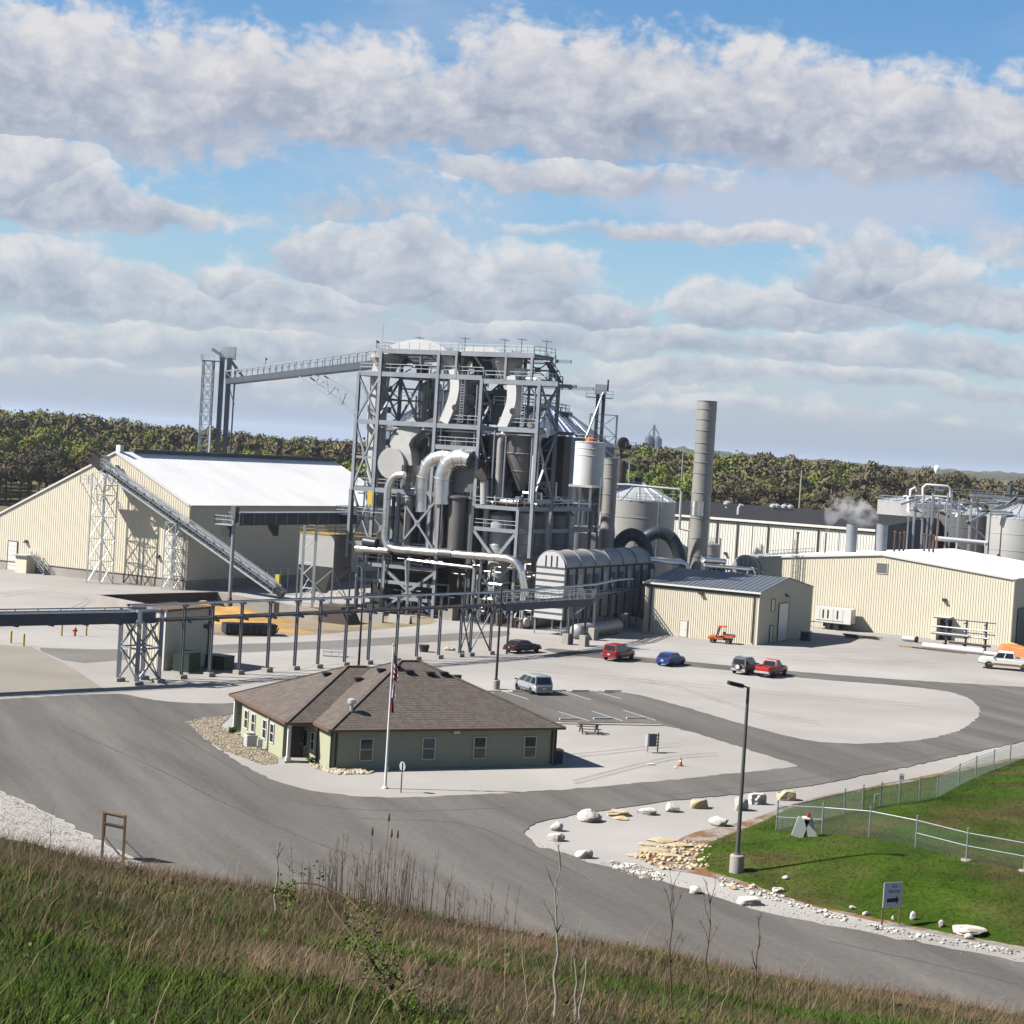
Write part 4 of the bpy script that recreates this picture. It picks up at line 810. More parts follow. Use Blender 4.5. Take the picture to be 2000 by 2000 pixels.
# ------------------------------------------------------------------ process tower and plant
OT = G(853, 1207)
def T(s, b, z): return OT+E1*s+E2*b+Z*z
def TP(px, py, b=0.0):
    s, z = PLN(px, py, OT+E2*b, E1); return T(s, b, z)
def path(b, *pts): return [TP(x, y, b) for x, y in pts]
def spline(p, n=6):
    p = [np.array(q, float) for q in p]; out = []
    for i in range(len(p)-1):
        a, b, c, d = p[max(i-1, 0)], p[i], p[i+1], p[min(i+2, len(p)-1)]
        for k in range(n):
            t = k/n; out.append(.5*((2*b)+(c-a)*t+(2*a-5*b+4*c-d)*t*t+(3*b-3*c+d-a)*t**3))
    return out+[p[-1]]
def hbeam(par, a, b, w=.32, h=.42, name='beam', mt='steel_grey'): return MB().beam(a, b, w, h).build(name, mt, par)
def hcol(par, p, z0, z1, w=.36, mt='steel_grey', name='column'):
    p = np.array(p); k = MB(); q = A3(p[0], p[1], 0)
    for sg in (-1, 1): k.obox(q+E2*sg*w*.44+Z*(z0+z1)/2, E1*w/2, E2*w*.07, Z*(z1-z0)/2)
    k.obox(q+Z*(z0+z1)/2, E1*w*.06, E2*w*.37, Z*(z1-z0)/2); return k.build(name, mt, par)
def xbrace(par, a0, a1, b0, b1, w=.2, mt='steel_grey'):
    MB().beam(a0, b1, w).build('brace', mt, par); MB().beam(b0, a1, w).build('brace', mt, par)
    c = (np.array(a0)+a1+b0+b1)/4; k = MB(); d = np.array(b0)-a0; d = d/np.linalg.norm(d); k.obox(c, d*.42, np.cross(d, Z)*.05, Z*.42); k.build('gusset', mt, par)
tw = thing('steel_process_tower', 'tall grey steel process tower carrying white gooseneck ducts, at the middle of the plant', 'tower', OT)
def tower():
    t = tw; DP_ = (0, 5.3, 10.6)
    tops = {-14.4: 32, -11: 35, -2: 35, 4.7: 31.8, 13.2: 31.4}
    for s, zt in tops.items():
        for b in DP_:
            if b == 10.6 and s in (-14.4, 13.2): continue
            hcol(t, T(s, b, 0), 9.0 if s > -12 else 8.5, zt, .44 if b == 0 else .40)
    for s in (.7, 8.1, 11.9): 
        for b in (0, 5.3): hcol(t, T(s, b, 0), 31.7, 35, .34)
    for z, sp in ((16.3, (-14.4, -.2)), (25.4, (-14.4, 4.7)), (31.9, (-14.4, 4.7)), (35.0, (-11.6, .9)), (22.6, (-2, 4.7)), (25.4, (7.6, 13.2)), (31.5, (4.7, 15.8)), (35.0, (1.4, 12.2))):
        for b in (0, 5.3, 10.6):
            if z in (16.3, 22.6) and b > 0: continue
            hbeam(t, T(sp[0], b, z), T(sp[1], b, z), .3, .62 if b == 0 else .45)
    for s in (-14.4, -11, -2, 4.7, 13.2):
        for z in (16.3, 25.4, 31.8):
            hbeam(t, T(s, 0, z), T(s, 10.6 if s in (-11, -2, 4.7) else 5.3, z), .28, .5)
        if s in (-11, -2): hbeam(t, T(s, 0, 35), T(s, 5.3, 35), .28, .5)
    for s in (.7, 8.1, 11.9): hbeam(t, T(s, 0, 35), T(s, 5.3, 35), .28, .5)
    # braced bays: the left annexe, the right flanks, the back
    for z0, z1 in ((9, 16), (16.6, 25), (25.8, 31.6)): xbrace(t, T(-14.4, 0, z0), T(-14.4, 0, z1), T(-11, 0, z0), T(-11, 0, z1), .26)
    for z0, z1 in ((16.6, 25), (25.8, 31.6)):
        for s in (-14.4, -11, 4.7, 13.2): xbrace(t, T(s, 0, z0), T(s, 0, z1), T(s, 5.3, z0), T(s, 5.3, z1), .24)
        for s in (-11, -2): xbrace(t, T(s, 5.3, z0), T(s, 5.3, z1), T(s, 10.6, z0), T(s, 10.6, z1), .24)
    hbeam(t, T(-14.4, 0, 20.6), T(-11, 0, 20.6), .2, .3); 
    for s in (-11, 4.7, 13.2): hbeam(t, T(s, 0, 28.6), T(s, 5.3, 28.6), .2, .3)
    # grating decks
    for nm, s, b, z in (('deck', (-11.6, .9), (0, 6), 35.1), ('deck', (1.4, 12.2), (0, 6), 35.1), ('deck', (-14.4, 4.7), (.4, 1.9), 32.15), ('deck', (5.0, 13.2), (.3, 2), 31.75), ('deck', (-5, 4.7), (.2, 3.2), 25.7), ('deck', (7, 13), (.2, 3), 25.7), ('deck', (-14.2, -.2), (.2, 4), 16.6)):
        MB().fbox(OT, E1, E2, s, b, (z, z+.07)).build(nm, 'steel_dark', t)
    rails = [[T(-11.5, 0, 35.2), T(.8, 0, 35.2)], [T(-11.5, 0, 35.2), T(-11.5, 6, 35.2)], [T(-11.5, 6, 35.2), T(.8, 6, 35.2)], [T(1.5, 0, 35.2), T(12.1, 0, 35.2), T(12.1, 6, 35.2), T(1.5, 6, 35.2)], [T(-14.4, .2, 32.2), T(4.7, .2, 32.2)], [T(5, .2, 31.8), T(14, .2, 31.8), T(14, 3, 31.8)],
             [T(-2, .2, 25.8), T(4.6, .2, 25.8)], [T(7.5, .2, 25.8), T(13, .2, 25.8)], [T(-13.8, .1, 16.7), T(-.3, .1, 16.7)], [T(-2, .1, 22.9), T(4.6, .1, 22.9)]]
    for r in rails: k = MB(); handrail(k, r); k.build('handrail', 'galv', t)
    k = MB(); k.tube([T(-11, 0, 35), T(-11, 0, 38.6)], .04, 5); k.build('lightning_rod', 'galv', t)
    for s, b in ((-8.5, 5.5), (-.5, 4), (5, 5), (8.6, 3), (11, 5.5)):
        k = MB(); p = T(s, b, 35.2); k.beam(p, p+Z*2.2, .09); k.beam(p+Z*2.1-E1*.7, p+Z*2.0+E1*.7, .09); k.build('light_bracket', 'steel_dark', t)
    # ladders up the front
    for s, z0, z1 in ((1.9, 26, 31.5), (11.0, 26, 31.3)):
        k = MB()
        for q in (-.28, .28): k.beam(T(s+q, -.1, z0), T(s+q, -.1, z1+1), .08)
        for i in range(int((z1-z0)/.35)): k.beam(T(s-.28, -.1, z0+i*.35), T(s+.28, -.1, z0+i*.35), .05)
        k.build('ladder', 'galv', t)
    # the two gooseneck ducts over the top and their chutes
    def goose(b, pts, wd, nm='gooseneck_duct', mt='duct_white'): k = MB(); k.duct(spline(path(b, *pts), 5), wd, 2.2, E2); return k.build(nm, mt, t)
    goose(3.2, [(733, 990), (733, 900), (737, 800), (744, 730), (760, 697), (790, 682), (822, 677), (852, 682), (878, 700), (893, 730)], 1.75)
    goose(1.0, [(893, 722), (896, 750), (893, 775), (884, 802), (874, 826)], 1.35, 'discharge_chute')
    goose(6.5, [(893, 960), (893, 800), (893, 735), (905, 702), (928, 692), (952, 691), (975, 697), (995, 715), (1003, 742)], 1.7)
    goose(1.0, [(1005, 735), (1007, 765), (1005, 788), (996, 816), (986, 838)], 1.35, 'discharge_chute')
    goose(8.5, [(845, 752), (850, 785), (848, 810), (838, 840)], 1.6, 'discharge_chute')
    k = MB()
    for b, x, y in ((1.0-1.12, 888, 796), (1.0-1.12, 1001, 803)):
        p = TP(x, y, b); k.lathe(p, [(.42, -.03), (.42, .03)], 14, axis=E2)
    k.build('access_port', 'machine_dark', t)
    # hoppers hanging under the top decks
    for (x, y, b, w) in ((757, 697, 2.2, 2.3), (886, 700, 2.2, 2.1), (990, 716, 2.2, 2.1)):
        p = TP(x, y, b); k = MB(); q = p+Z*(34.6-p[2]); k.lathe(q, [(w, 0), (w, -.5), (.6, -3.0)], 8); k.build('hopper', 'tank_grey', t)
    # cyclones below the middle deck
    for s, b in ((.8, 3.2), (9.6, 3.4)):
        k = MB(); k.lathe(T(s, b, 0), [(.5, 17.5), (2.3, 22.2), (2.3, 25.0), (.6, 25.6)], 24); k.build('cyclone', 'duct_grey', t, True)
    for s, b in ((-4.2, 4.4), (5.8, 4.4)):
        k = MB(); k.lathe(T(s, b, 0), [(.4, 16.8), (1.7, 21), (1.7, 24.6), (.5, 25.2)], 20); k.build('cyclone', 'duct_grey', t, True)
    k = MB(); k.duct(spline(path(2.2, (800, 880), (822, 850), (850, 832), (876, 826)), 4), 1.9, 2.0, E2); k.build('transfer_duct', 'duct_grey', t)
    # the fan house on the left
    p = TP(763, 905, -.5); k = MB(); k.lathe(p, [(2.05, 0), (2.12, .12), (2.12, 2.4), (1.6, 2.9)], 32, axis=E2); k.build('fan_housing', 'tank_grey', t, True)
    k = MB(); k.duct([TP(800, 912, 1), TP(796, 890, 1), TP(788, 868, 1.2), TP(800, 845, 1.4), TP(822, 828, 1.6)], [2.0, 2.4, 3.0, 2.6, 2.2], [2, 2, 2.2, 2.2, 2], E2); k.build('fan_outlet', 'tank_grey', t)
    k = MB(); p = TP(793, 938, -.4); k.lathe(p, [(.62, -1.2), (.62, 1.5)], 16); k.build('fan_stack', 'duct_grey', t, True); k = MB(); k.lathe(p, [(.68, 1.0), (.68, 2.0)], 16); k.build('fan_collar', 'machine_dark', t, True)
    p = TP(812, 925, 1.5); k = MB(); k.fbox(p, E1, E2, (-1.6, 1.6), (-.5, 2), (-1.2, 1.1)); k.build('control_box', 'white_paint', t)
    # inverted U ducts
    for b, r, mt, pts in ((.6, 1.12, 'stainless', [(827, 1000), (828, 950), (830, 930), (838, 909), (852, 897), (872, 893), (892, 896)]), (-.4, 1.2, 'stainless', [(864, 985), (865, 945), (868, 925), (876, 907), (890, 897), (908, 896), (920, 899)]),
                          (9, 1.25, 'black_duct', [(976, 985), (977, 945), (981, 925), (991, 908), (1005, 902), (1022, 903), (1038, 908)])):
        k = MB(); k.tube(spline(path(b, *pts), 4), r, 18); k.build('bend_duct', mt, t, True)
    for x0, x1, y0, y1, b, d, mt in ((884, 926, 895, 962, .2, 4.5, 'duct_grey'), (1006, 1046, 908, 972, 9.5, 4, 'duct_grey'), (895, 940, 905, 960, 5, 4, 'machine_dark'), (945, 975, 935, 990, 4, 3, 'tank_grey')):
        s0, z1 = PLN(x0, y0, OT+E2*b, E1); s1, z0 = PLN(x1, y1, OT+E2*b, E1); MB().fbox(OT, E1, E2, (s0, s1), (b, b+d), (z0, z1)).build('plenum_box', mt, t)
        for f in (.34, .68): MB().fbox(OT, E1, E2, (s0-.02, s1+.05), (b-.05, b+d+.05), (z0+(z1-z0)*f, z0+(z1-z0)*f+.12)).build('stiffener', mt, t)
    k = MB(); k.duct([TP(938, 918, -.3), TP(950, 940, -.3)], 1.1, 1.1, E2); k.build('duct_opening', 'machine_dark', t)
    k = MB(); k.tube(path(-.3, (946, 935), (946, 985)), .55, 12); k.build('drop_pipe', 'tank_grey', t, True)
tower()
def tower_fittings():
    """flanges, seams, small pipes, cable trays, motors and boxes inside the tower"""
    t = tw; rr = random.Random(21)
    for s, b, prs in ((.8, 3.2, ((2.34, 22.3), (2.34, 24.9), (1.45, 20.0))), (9.6, 3.4, ((2.34, 22.3), (2.34, 24.9), (1.45, 20.0))), (-4.2, 4.4, ((1.74, 21.1), (1.74, 24.5))), (5.8, 4.4, ((1.74, 21.1), (1.74, 24.5)))):
        for r, z in prs: MB().lathe(T(s, b, 0), [(r-.02, z), (r+.1, z+.03), (r+.1, z+.12), (r-.02, z+.15)], 24, caps=False).build('flange', 'steel_grey', t)
    for b, r, pts in ((.6, 1.14, [(828, 960), (830, 932), (838, 909), (852, 897), (872, 893)]), (-.4, 1.22, [(864.5, 965), (866, 935), (876, 907), (890, 897), (908, 896)]), (9, 1.27, [(976.5, 965), (977.5, 940), (991, 908), (1005, 902)])):
        P_ = path(b, *pts)
        for i in range(1, len(P_)): d = P_[min(i+1, len(P_)-1)]-P_[i-1]; d /= np.linalg.norm(d); MB().lathe(P_[i], [(r-.02, -.05), (r+.07, -.04), (r+.07, .04), (r-.02, .05)], 18, axis=d, caps=False).build('seam', 'galv', t, True)
    for i in range(70):
        s = rr.uniform(-13.5, 12.5); b = rr.uniform(.3, 8.5); z = rr.choice([16.6, 22.9, 25.8, 32.1, 31.9])+rr.uniform(0, 2.4); k = MB(); m_ = rr.choice(['stainless', 'galv', 'steel_dark', 'duct_grey', 'steel_grey', 'machine_dark', 'rust'])
        q = rr.random(); L = rr.uniform(1, 4.5)
        if q < .4: k.tube([T(s, b, z-L), T(s, b, z+rr.uniform(.2, 2))], rr.uniform(.06, .18), 6)
        elif q < .8: k.tube([T(s, b, z), T(min(13, s+L), b, z), T(min(13, s+L), b, z-rr.uniform(.5, 3))], rr.uniform(.06, .2), 6)
        else: k.tube([T(s, b, z), T(s, b+L*.7, z), T(s, b+L*.7, z+1.5)], rr.uniform(.08, .25), 6)
        k.build('small_pipe', m_, t, True)
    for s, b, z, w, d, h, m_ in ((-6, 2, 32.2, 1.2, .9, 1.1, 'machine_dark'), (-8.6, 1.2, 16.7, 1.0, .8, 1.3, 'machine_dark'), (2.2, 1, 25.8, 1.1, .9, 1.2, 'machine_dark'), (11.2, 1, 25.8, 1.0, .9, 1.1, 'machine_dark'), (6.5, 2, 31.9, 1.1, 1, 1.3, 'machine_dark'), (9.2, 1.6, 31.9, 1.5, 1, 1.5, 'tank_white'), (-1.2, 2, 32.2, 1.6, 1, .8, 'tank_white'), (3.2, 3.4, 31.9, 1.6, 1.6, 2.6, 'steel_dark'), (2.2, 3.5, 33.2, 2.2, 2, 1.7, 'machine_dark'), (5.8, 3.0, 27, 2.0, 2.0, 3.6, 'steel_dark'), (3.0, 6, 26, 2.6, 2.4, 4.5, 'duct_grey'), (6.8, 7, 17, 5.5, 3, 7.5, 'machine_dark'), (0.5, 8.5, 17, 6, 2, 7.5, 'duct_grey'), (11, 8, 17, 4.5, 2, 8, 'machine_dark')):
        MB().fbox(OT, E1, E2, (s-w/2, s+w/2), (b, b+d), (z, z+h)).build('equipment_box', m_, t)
    for s0, s1, b, z in ((-11, 4.7, .9, 24.7), (-14, -.5, .8, 15.6), (5, 13, .8, 24.7), (-11, 0, 5.6, 34.3), (2, 12, 5.6, 34.3), (-2, 4.7, 1.0, 21.9)): MB().fbox(OT, E1, E2, (s0, s1), (b, b+.5), (z, z+.14)).build('cable_tray', 'galv', t)
    for s, b, z0, z1 in ((-13.2, 1.2, 9, 31), (-12.3, 1.4, 12, 31.5), (3.9, .3, 16, 31), (12.4, .4, 16, 31), (-1.3, .4, 16.5, 34), (8.6, .3, 15.5, 25), (6.9, .3, 15.5, 25.2)): MB().tube([T(s, b, z0), T(s, b, z1)], .11, 7).build('riser_pipe', 'galv' if s < 0 else 'steel_grey', t, True)
    for z in (17, 19.5, 22, 26.5, 29): k = MB(); handrail(k, [T(5.0, 5.2, z), T(13.0, 5.2, z)]) if z > 25 else handrail(k, [T(-10.5, 5.4, z), T(-2.5, 5.4, z)]); k.build('handrail', 'steel_grey', t)
    for (x, y, b) in ((762, 835, 0), (1034, 830, 0)): p = TP(x, y, b-.3); MB().lathe(p, [(.28, -.1), (.36, .1)], 10, axis=-E2-Z*.5).build('floodlight', 'lamp_clear', t)
    for zz in (26.8, 28.4, 30): xbrace(t, T(4.7, 5.3, zz-1.2), T(4.7, 5.3, zz+.3), T(7.4, 5.3, zz-1.2), T(7.4, 5.3, zz+.3), .12)
    xbrace(t, T(-2, 5.3, 25.8), T(-2, 5.3, 31.6), T(4.7, 5.3, 25.8), T(4.7, 5.3, 31.6), .22); xbrace(t, T(4.7, 5.3, 16.6), T(4.7, 5.3, 25), T(13.2, 5.3, 16.6), T(13.2, 5.3, 25), .22)
tower_fittings()
def tower_web():
    t = tw; rr = random.Random(31)
    for s0, s1, z0, z1, b in ((-14.4, -11, 9.2, 12.6, 5.3), (-14.4, -11, 16.6, 20.6, 5.3), (-14.4, -11, 20.6, 25, 5.3), (-14.4, -11, 25.8, 28.6, 5.3), (-14.4, -11, 28.6, 31.6, 5.3), (-11, -6.5, 25.8, 31.6, 10.6), (-6.5, -2, 25.8, 31.6, 10.6), (-11, -6.5, 16.6, 25, 10.6), (-6.5, -2, 16.6, 25, 10.6), (-2, 4.7, 16.6, 22.4, 5.3), (4.7, 9, 25.8, 31.3, 5.3), (9, 13.2, 25.8, 31.3, 5.3), (1.4, 5, 32, 34.8, 5.3), (8.1, 11.9, 32, 34.8, 5.3), (-11, -6.5, 32.1, 34.8, 5.3), (-6.5, -2, 32.1, 34.8, 5.3)):
        xbrace(t, T(s0, b, z0), T(s0, b, z1), T(s1, b, z0), T(s1, b, z1), .13)
    for z in (18.6, 20.6, 23, 28.6, 30.2, 33.4):
        for s0, s1, b in ((-11, -2, 5.3), (-2, 4.7, 5.3), (4.7, 13.2, 5.3), (-11, -2, 10.6)): MB().beam(T(s0, b, z), T(s1, b, z), .16, .22).build('girt', 'steel_grey', t)
    for s in (-6.5, 1.5, 8.9): hcol(t, T(s, 5.3, 0), 9, 31.6, .26); 
    for s0, s1, b, z in ((-11, -6, 3, 28.6), (5.2, 9, 2.6, 28.6), (-2, 1.6, 3.4, 28.6), (-10.5, -6.5, 2.2, 20.6), (8.5, 13, 2.6, 20.6)):
        MB().fbox(OT, E1, E2, (s0, s1), (b, b+1.1), (z, z+.06)).build('deck', 'steel_dark', t); k = MB(); handrail(k, [T(s0, b, z), T(s1, b, z)]); k.build('handrail', 'galv', t)
        z = 9.4+i*2.5; a, b_ = (T(13.7, .6, z), T(13.7, 4.6, z+2.5)) if i % 2 == 0 else (T(13.7, 4.6, z), T(13.7, .6, z+2.5)); MB().beam(a, b_, .8, .14).build('stair_flight', 'steel_grey', t); k = MB(); handrail(k, [a, b_], step=1.2); k.build('handrail', 'galv', t)
    for s, b, r, z0, z1 in ((-7.6, 6.4, .8, 17, 31), (-4.5, 7.2, .9, 17, 30), (7.2, 1.6, .5, 16, 25), (11.9, 2.4, .6, 16, 25.2), (-.6, 6.5, 1.0, 23, 32)): k = MB(); k.tube(spline([T(s, b, z0), T(s, b, (z0+z1)/2), T(s, b, z1-1.2), T(s+.5, b, z1-.2), T(s+1.6, b, z1)], 4), r, 14); k.build('round_duct', rr.choice(['stainless_dull', 'duct_white', 'galv']), t, True)
tower_web()
low = thing('dryer_frame', 'lower grey steel frame with crossed braces and dark machinery under the tower', 'frame', T(-7, -1, 0))
def lower():
    t = low
    for s, z0, z1 in ((-12.2, 0, 7), (-8.0, 0, 9), (-.1, 0, 16), (-6.4, 8, 16.2), (-14.0, 7, 16.2)):
        hcol(t, T(s, -.9, 0), z0, z1, .42)
    for z, s0, s1 in ((6.3, -12.4, 0), (4.2, -12.2, -.1), (9.0, -14, 5), (2.2, -12, 0)):
        hbeam(t, T(s0, -.9, z), T(s1, -.9, z), .3, .45)
    xbrace(t, T(-6.4, -.9, 8.6), T(-6.4, -.9, 16), T(-.2, -.9, 8.6), T(-.2, -.9, 16), .26); xbrace(t, T(-8, -.9, .4), T(-8, -.9, 6), T(-.1, -.9, .4), T(-.1, -.9, 6), .34)
    for z, s0, s1, b0, b1 in ((6.6, -12.4, 0, -.9, 9), (9.2, -14, 5, .5, 11), (12.6, -16.5, -9, -.5, 3)):
        MB().fbox(OT, E1, E2, (s0, s1), (b0, b1), (z, z+.12)).build('deck', 'steel_dark', t)
    for r in ([T(-12.3, -.9, 6.7), T(-7, -.9, 6.7)], [T(-16.5, -.5, 12.7), T(-9, -.5, 12.7)], [T(-16.5, -.5, 12.7), T(-16.5, 3, 12.7)]): k = MB(); handrail(k, r); k.build('handrail', 'galv', t)
    k = MB(); handrail(k, [T(-15.5, -.7, 9.3), T(-9.5, -.7, 9.3)]); handrail(k, [T(-15.5, -.7, 8.2), T(-10.5, -.7, 8.2)]); k.build('handrail', 'gold_rail', t)
    rr = random.Random(3)
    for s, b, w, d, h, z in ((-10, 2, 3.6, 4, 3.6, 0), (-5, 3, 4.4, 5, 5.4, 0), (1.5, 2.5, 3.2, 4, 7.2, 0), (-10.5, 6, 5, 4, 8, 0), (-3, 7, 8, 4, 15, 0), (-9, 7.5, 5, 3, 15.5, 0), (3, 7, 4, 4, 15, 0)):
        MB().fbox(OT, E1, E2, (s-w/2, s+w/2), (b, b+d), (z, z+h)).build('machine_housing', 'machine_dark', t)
    for s, b, r, z0, z1, mt in ((-.9, .7, .87, 8.8, 15.6, 'stainless'), (-5.6, .5, .55, 9, 16, 'stainless_dull'), (2.0, .6, 1.25, 8.8, 16.4, 'duct_grey'), (3.9, 1.4, 1.0, 7, 16.4, 'duct_grey'), (-2.9, 1.6, .5, 9, 16, 'stainless_dull'), (-11.5, 1, 1.0, 6.8, 9.3, 'black_duct')):
        k = MB(); k.lathe(T(s, b, 0), [(r*.6, z0-.3), (r, z0+.2), (r, z1-.5), (r*1.25, z1-.4), (r*1.25, z1-.15), (r*.7, z1)], 20); k.build('vertical_duct', mt, t, True)
    k = MB(); k.fbox(OT, E1, E2, (.9, 3.0), (-1.2, .5), (0, 1.7)); k.build('concrete_plinth', 'concrete', t)
    q = TP(722, 972, -1.0); k = MB(); k.fbox(q, E1, E2, (-.35, .45), (-.05, .05), (-.95, .95)); k.build('warning_board', 'yellow', t)
    for i in range(46):                                                    # the maze of small pipes
        s = rr.uniform(-13, 4); b = rr.uniform(-.6, 2); z = rr.uniform(.6, 8.4); mt = rr.choice(['stainless', 'steel_grey', 'rust', 'galv', 'machine_dark', 'red_paint' if i % 9 == 0 else 'rust_duct'])
        k = MB(); L = rr.uniform(1, 4)
        if rr.random() < .5: k.tube([T(s, b, z), T(s+L, b, z), T(s+L, b, z-rr.uniform(.5, 2))], rr.uniform(.07, .2), 6)
        else: k.tube([T(s, b, max(.1, z-L)), T(s, b, z), T(s+rr.uniform(.4, 1.4), b, z)], rr.uniform(.06, .18), 6)
        k.build('small_pipe', mt, t, True)
lower()
def big_pipe():
    t = thing('process_pipe', 'large shiny stainless process pipe with two bends across the dryer frame', 'pipe', T(-8.8, -2.2, 0)); b = -2.2
    k = MB(); p = spline(path(b, (790, 928), (775, 929), (764, 938), (758, 952)), 4)+spline(path(b, (757, 960), (755, 1000), (752, 1040), (752, 1052)), 2)+spline(path(b, (753, 1056), (758, 1066), (768, 1071)), 3)+spline(path(b, (775, 1073), (870, 1081), (985, 1090)), 3)+spline(path(b, (992, 1091), (1008, 1099), (1018, 1115), (1022, 1135), (1026, 1165)), 4)
    k.tube(p, .50, 16); k.build('pipe', 'stainless', t, True)
    for x, y in ((757, 975), (753, 1040), (800, 1075), (852, 1080), (880, 1082), (930, 1086), (968, 1089)):
        a = TP(x, y, b); d = (TP(x, y+8, b)-a) if y < 1050 else (TP(x+8, y+.6, b)-a); d /= np.linalg.norm(d); MB().lathe(a, [(.53, -.05), (.53, .05)], 16, axis=d).build('band', 'steel_grey', t, True)
    a, c = TP(858, 1080, b), TP(884, 1082, b); MB().tube([a, c], .62, 16).build('expansion_joint', 'duct_grey', t, True)
    for x in (800, 940): q = TP(x, 1080, b); MB().beam(A3(q[0], q[1], 0), q-Z*.4, .26).build('support_post', 'steel_grey', t)
    t2 = thing('steam_line', 'thin bright steam line with drop legs below the large process pipe', 'pipe', T(-5, -3, 0)); b = -3.0
    MB().tube(path(b, (796, 1180), (793, 1096), (797, 1093), (860, 1101), (922, 1108), (926, 1111), (922, 1180)), .2, 8).build('pipe', 'stainless', t2, True)
    t3 = thing('duct_stub', 'short shiny duct stub left of the large process pipe', 'pipe', T(-12, -1.5, 0)); b = -1.5
    MB().tube(path(b, (696, 1071), (760, 1076)), .45, 14).build('pipe', 'stainless', t3, True); MB().tube(path(b, (712, 1058), (736, 1062)), .7, 14).build('muffler', 'black_duct', t3, True)
    q = TP(730, 1075, b)
    for s in (-1.2, 1.5): MB().beam(A3(*(q+E1*s)[:2], 0), q+E1*s-Z*.3, .2).build('support_post', 'steel_grey', t3)
    t4 = thing('lamp_pipe', 'thin grey pipe bent at its top, left of the low dryer frame', 'pipe', T(-12.6, -2.2, 0)); MB().tube(path(-2.2, (705, 1180), (707, 1112), (704, 1106), (698, 1105)), .12, 6).build('pipe', 'galv', t4, True)
big_pipe()
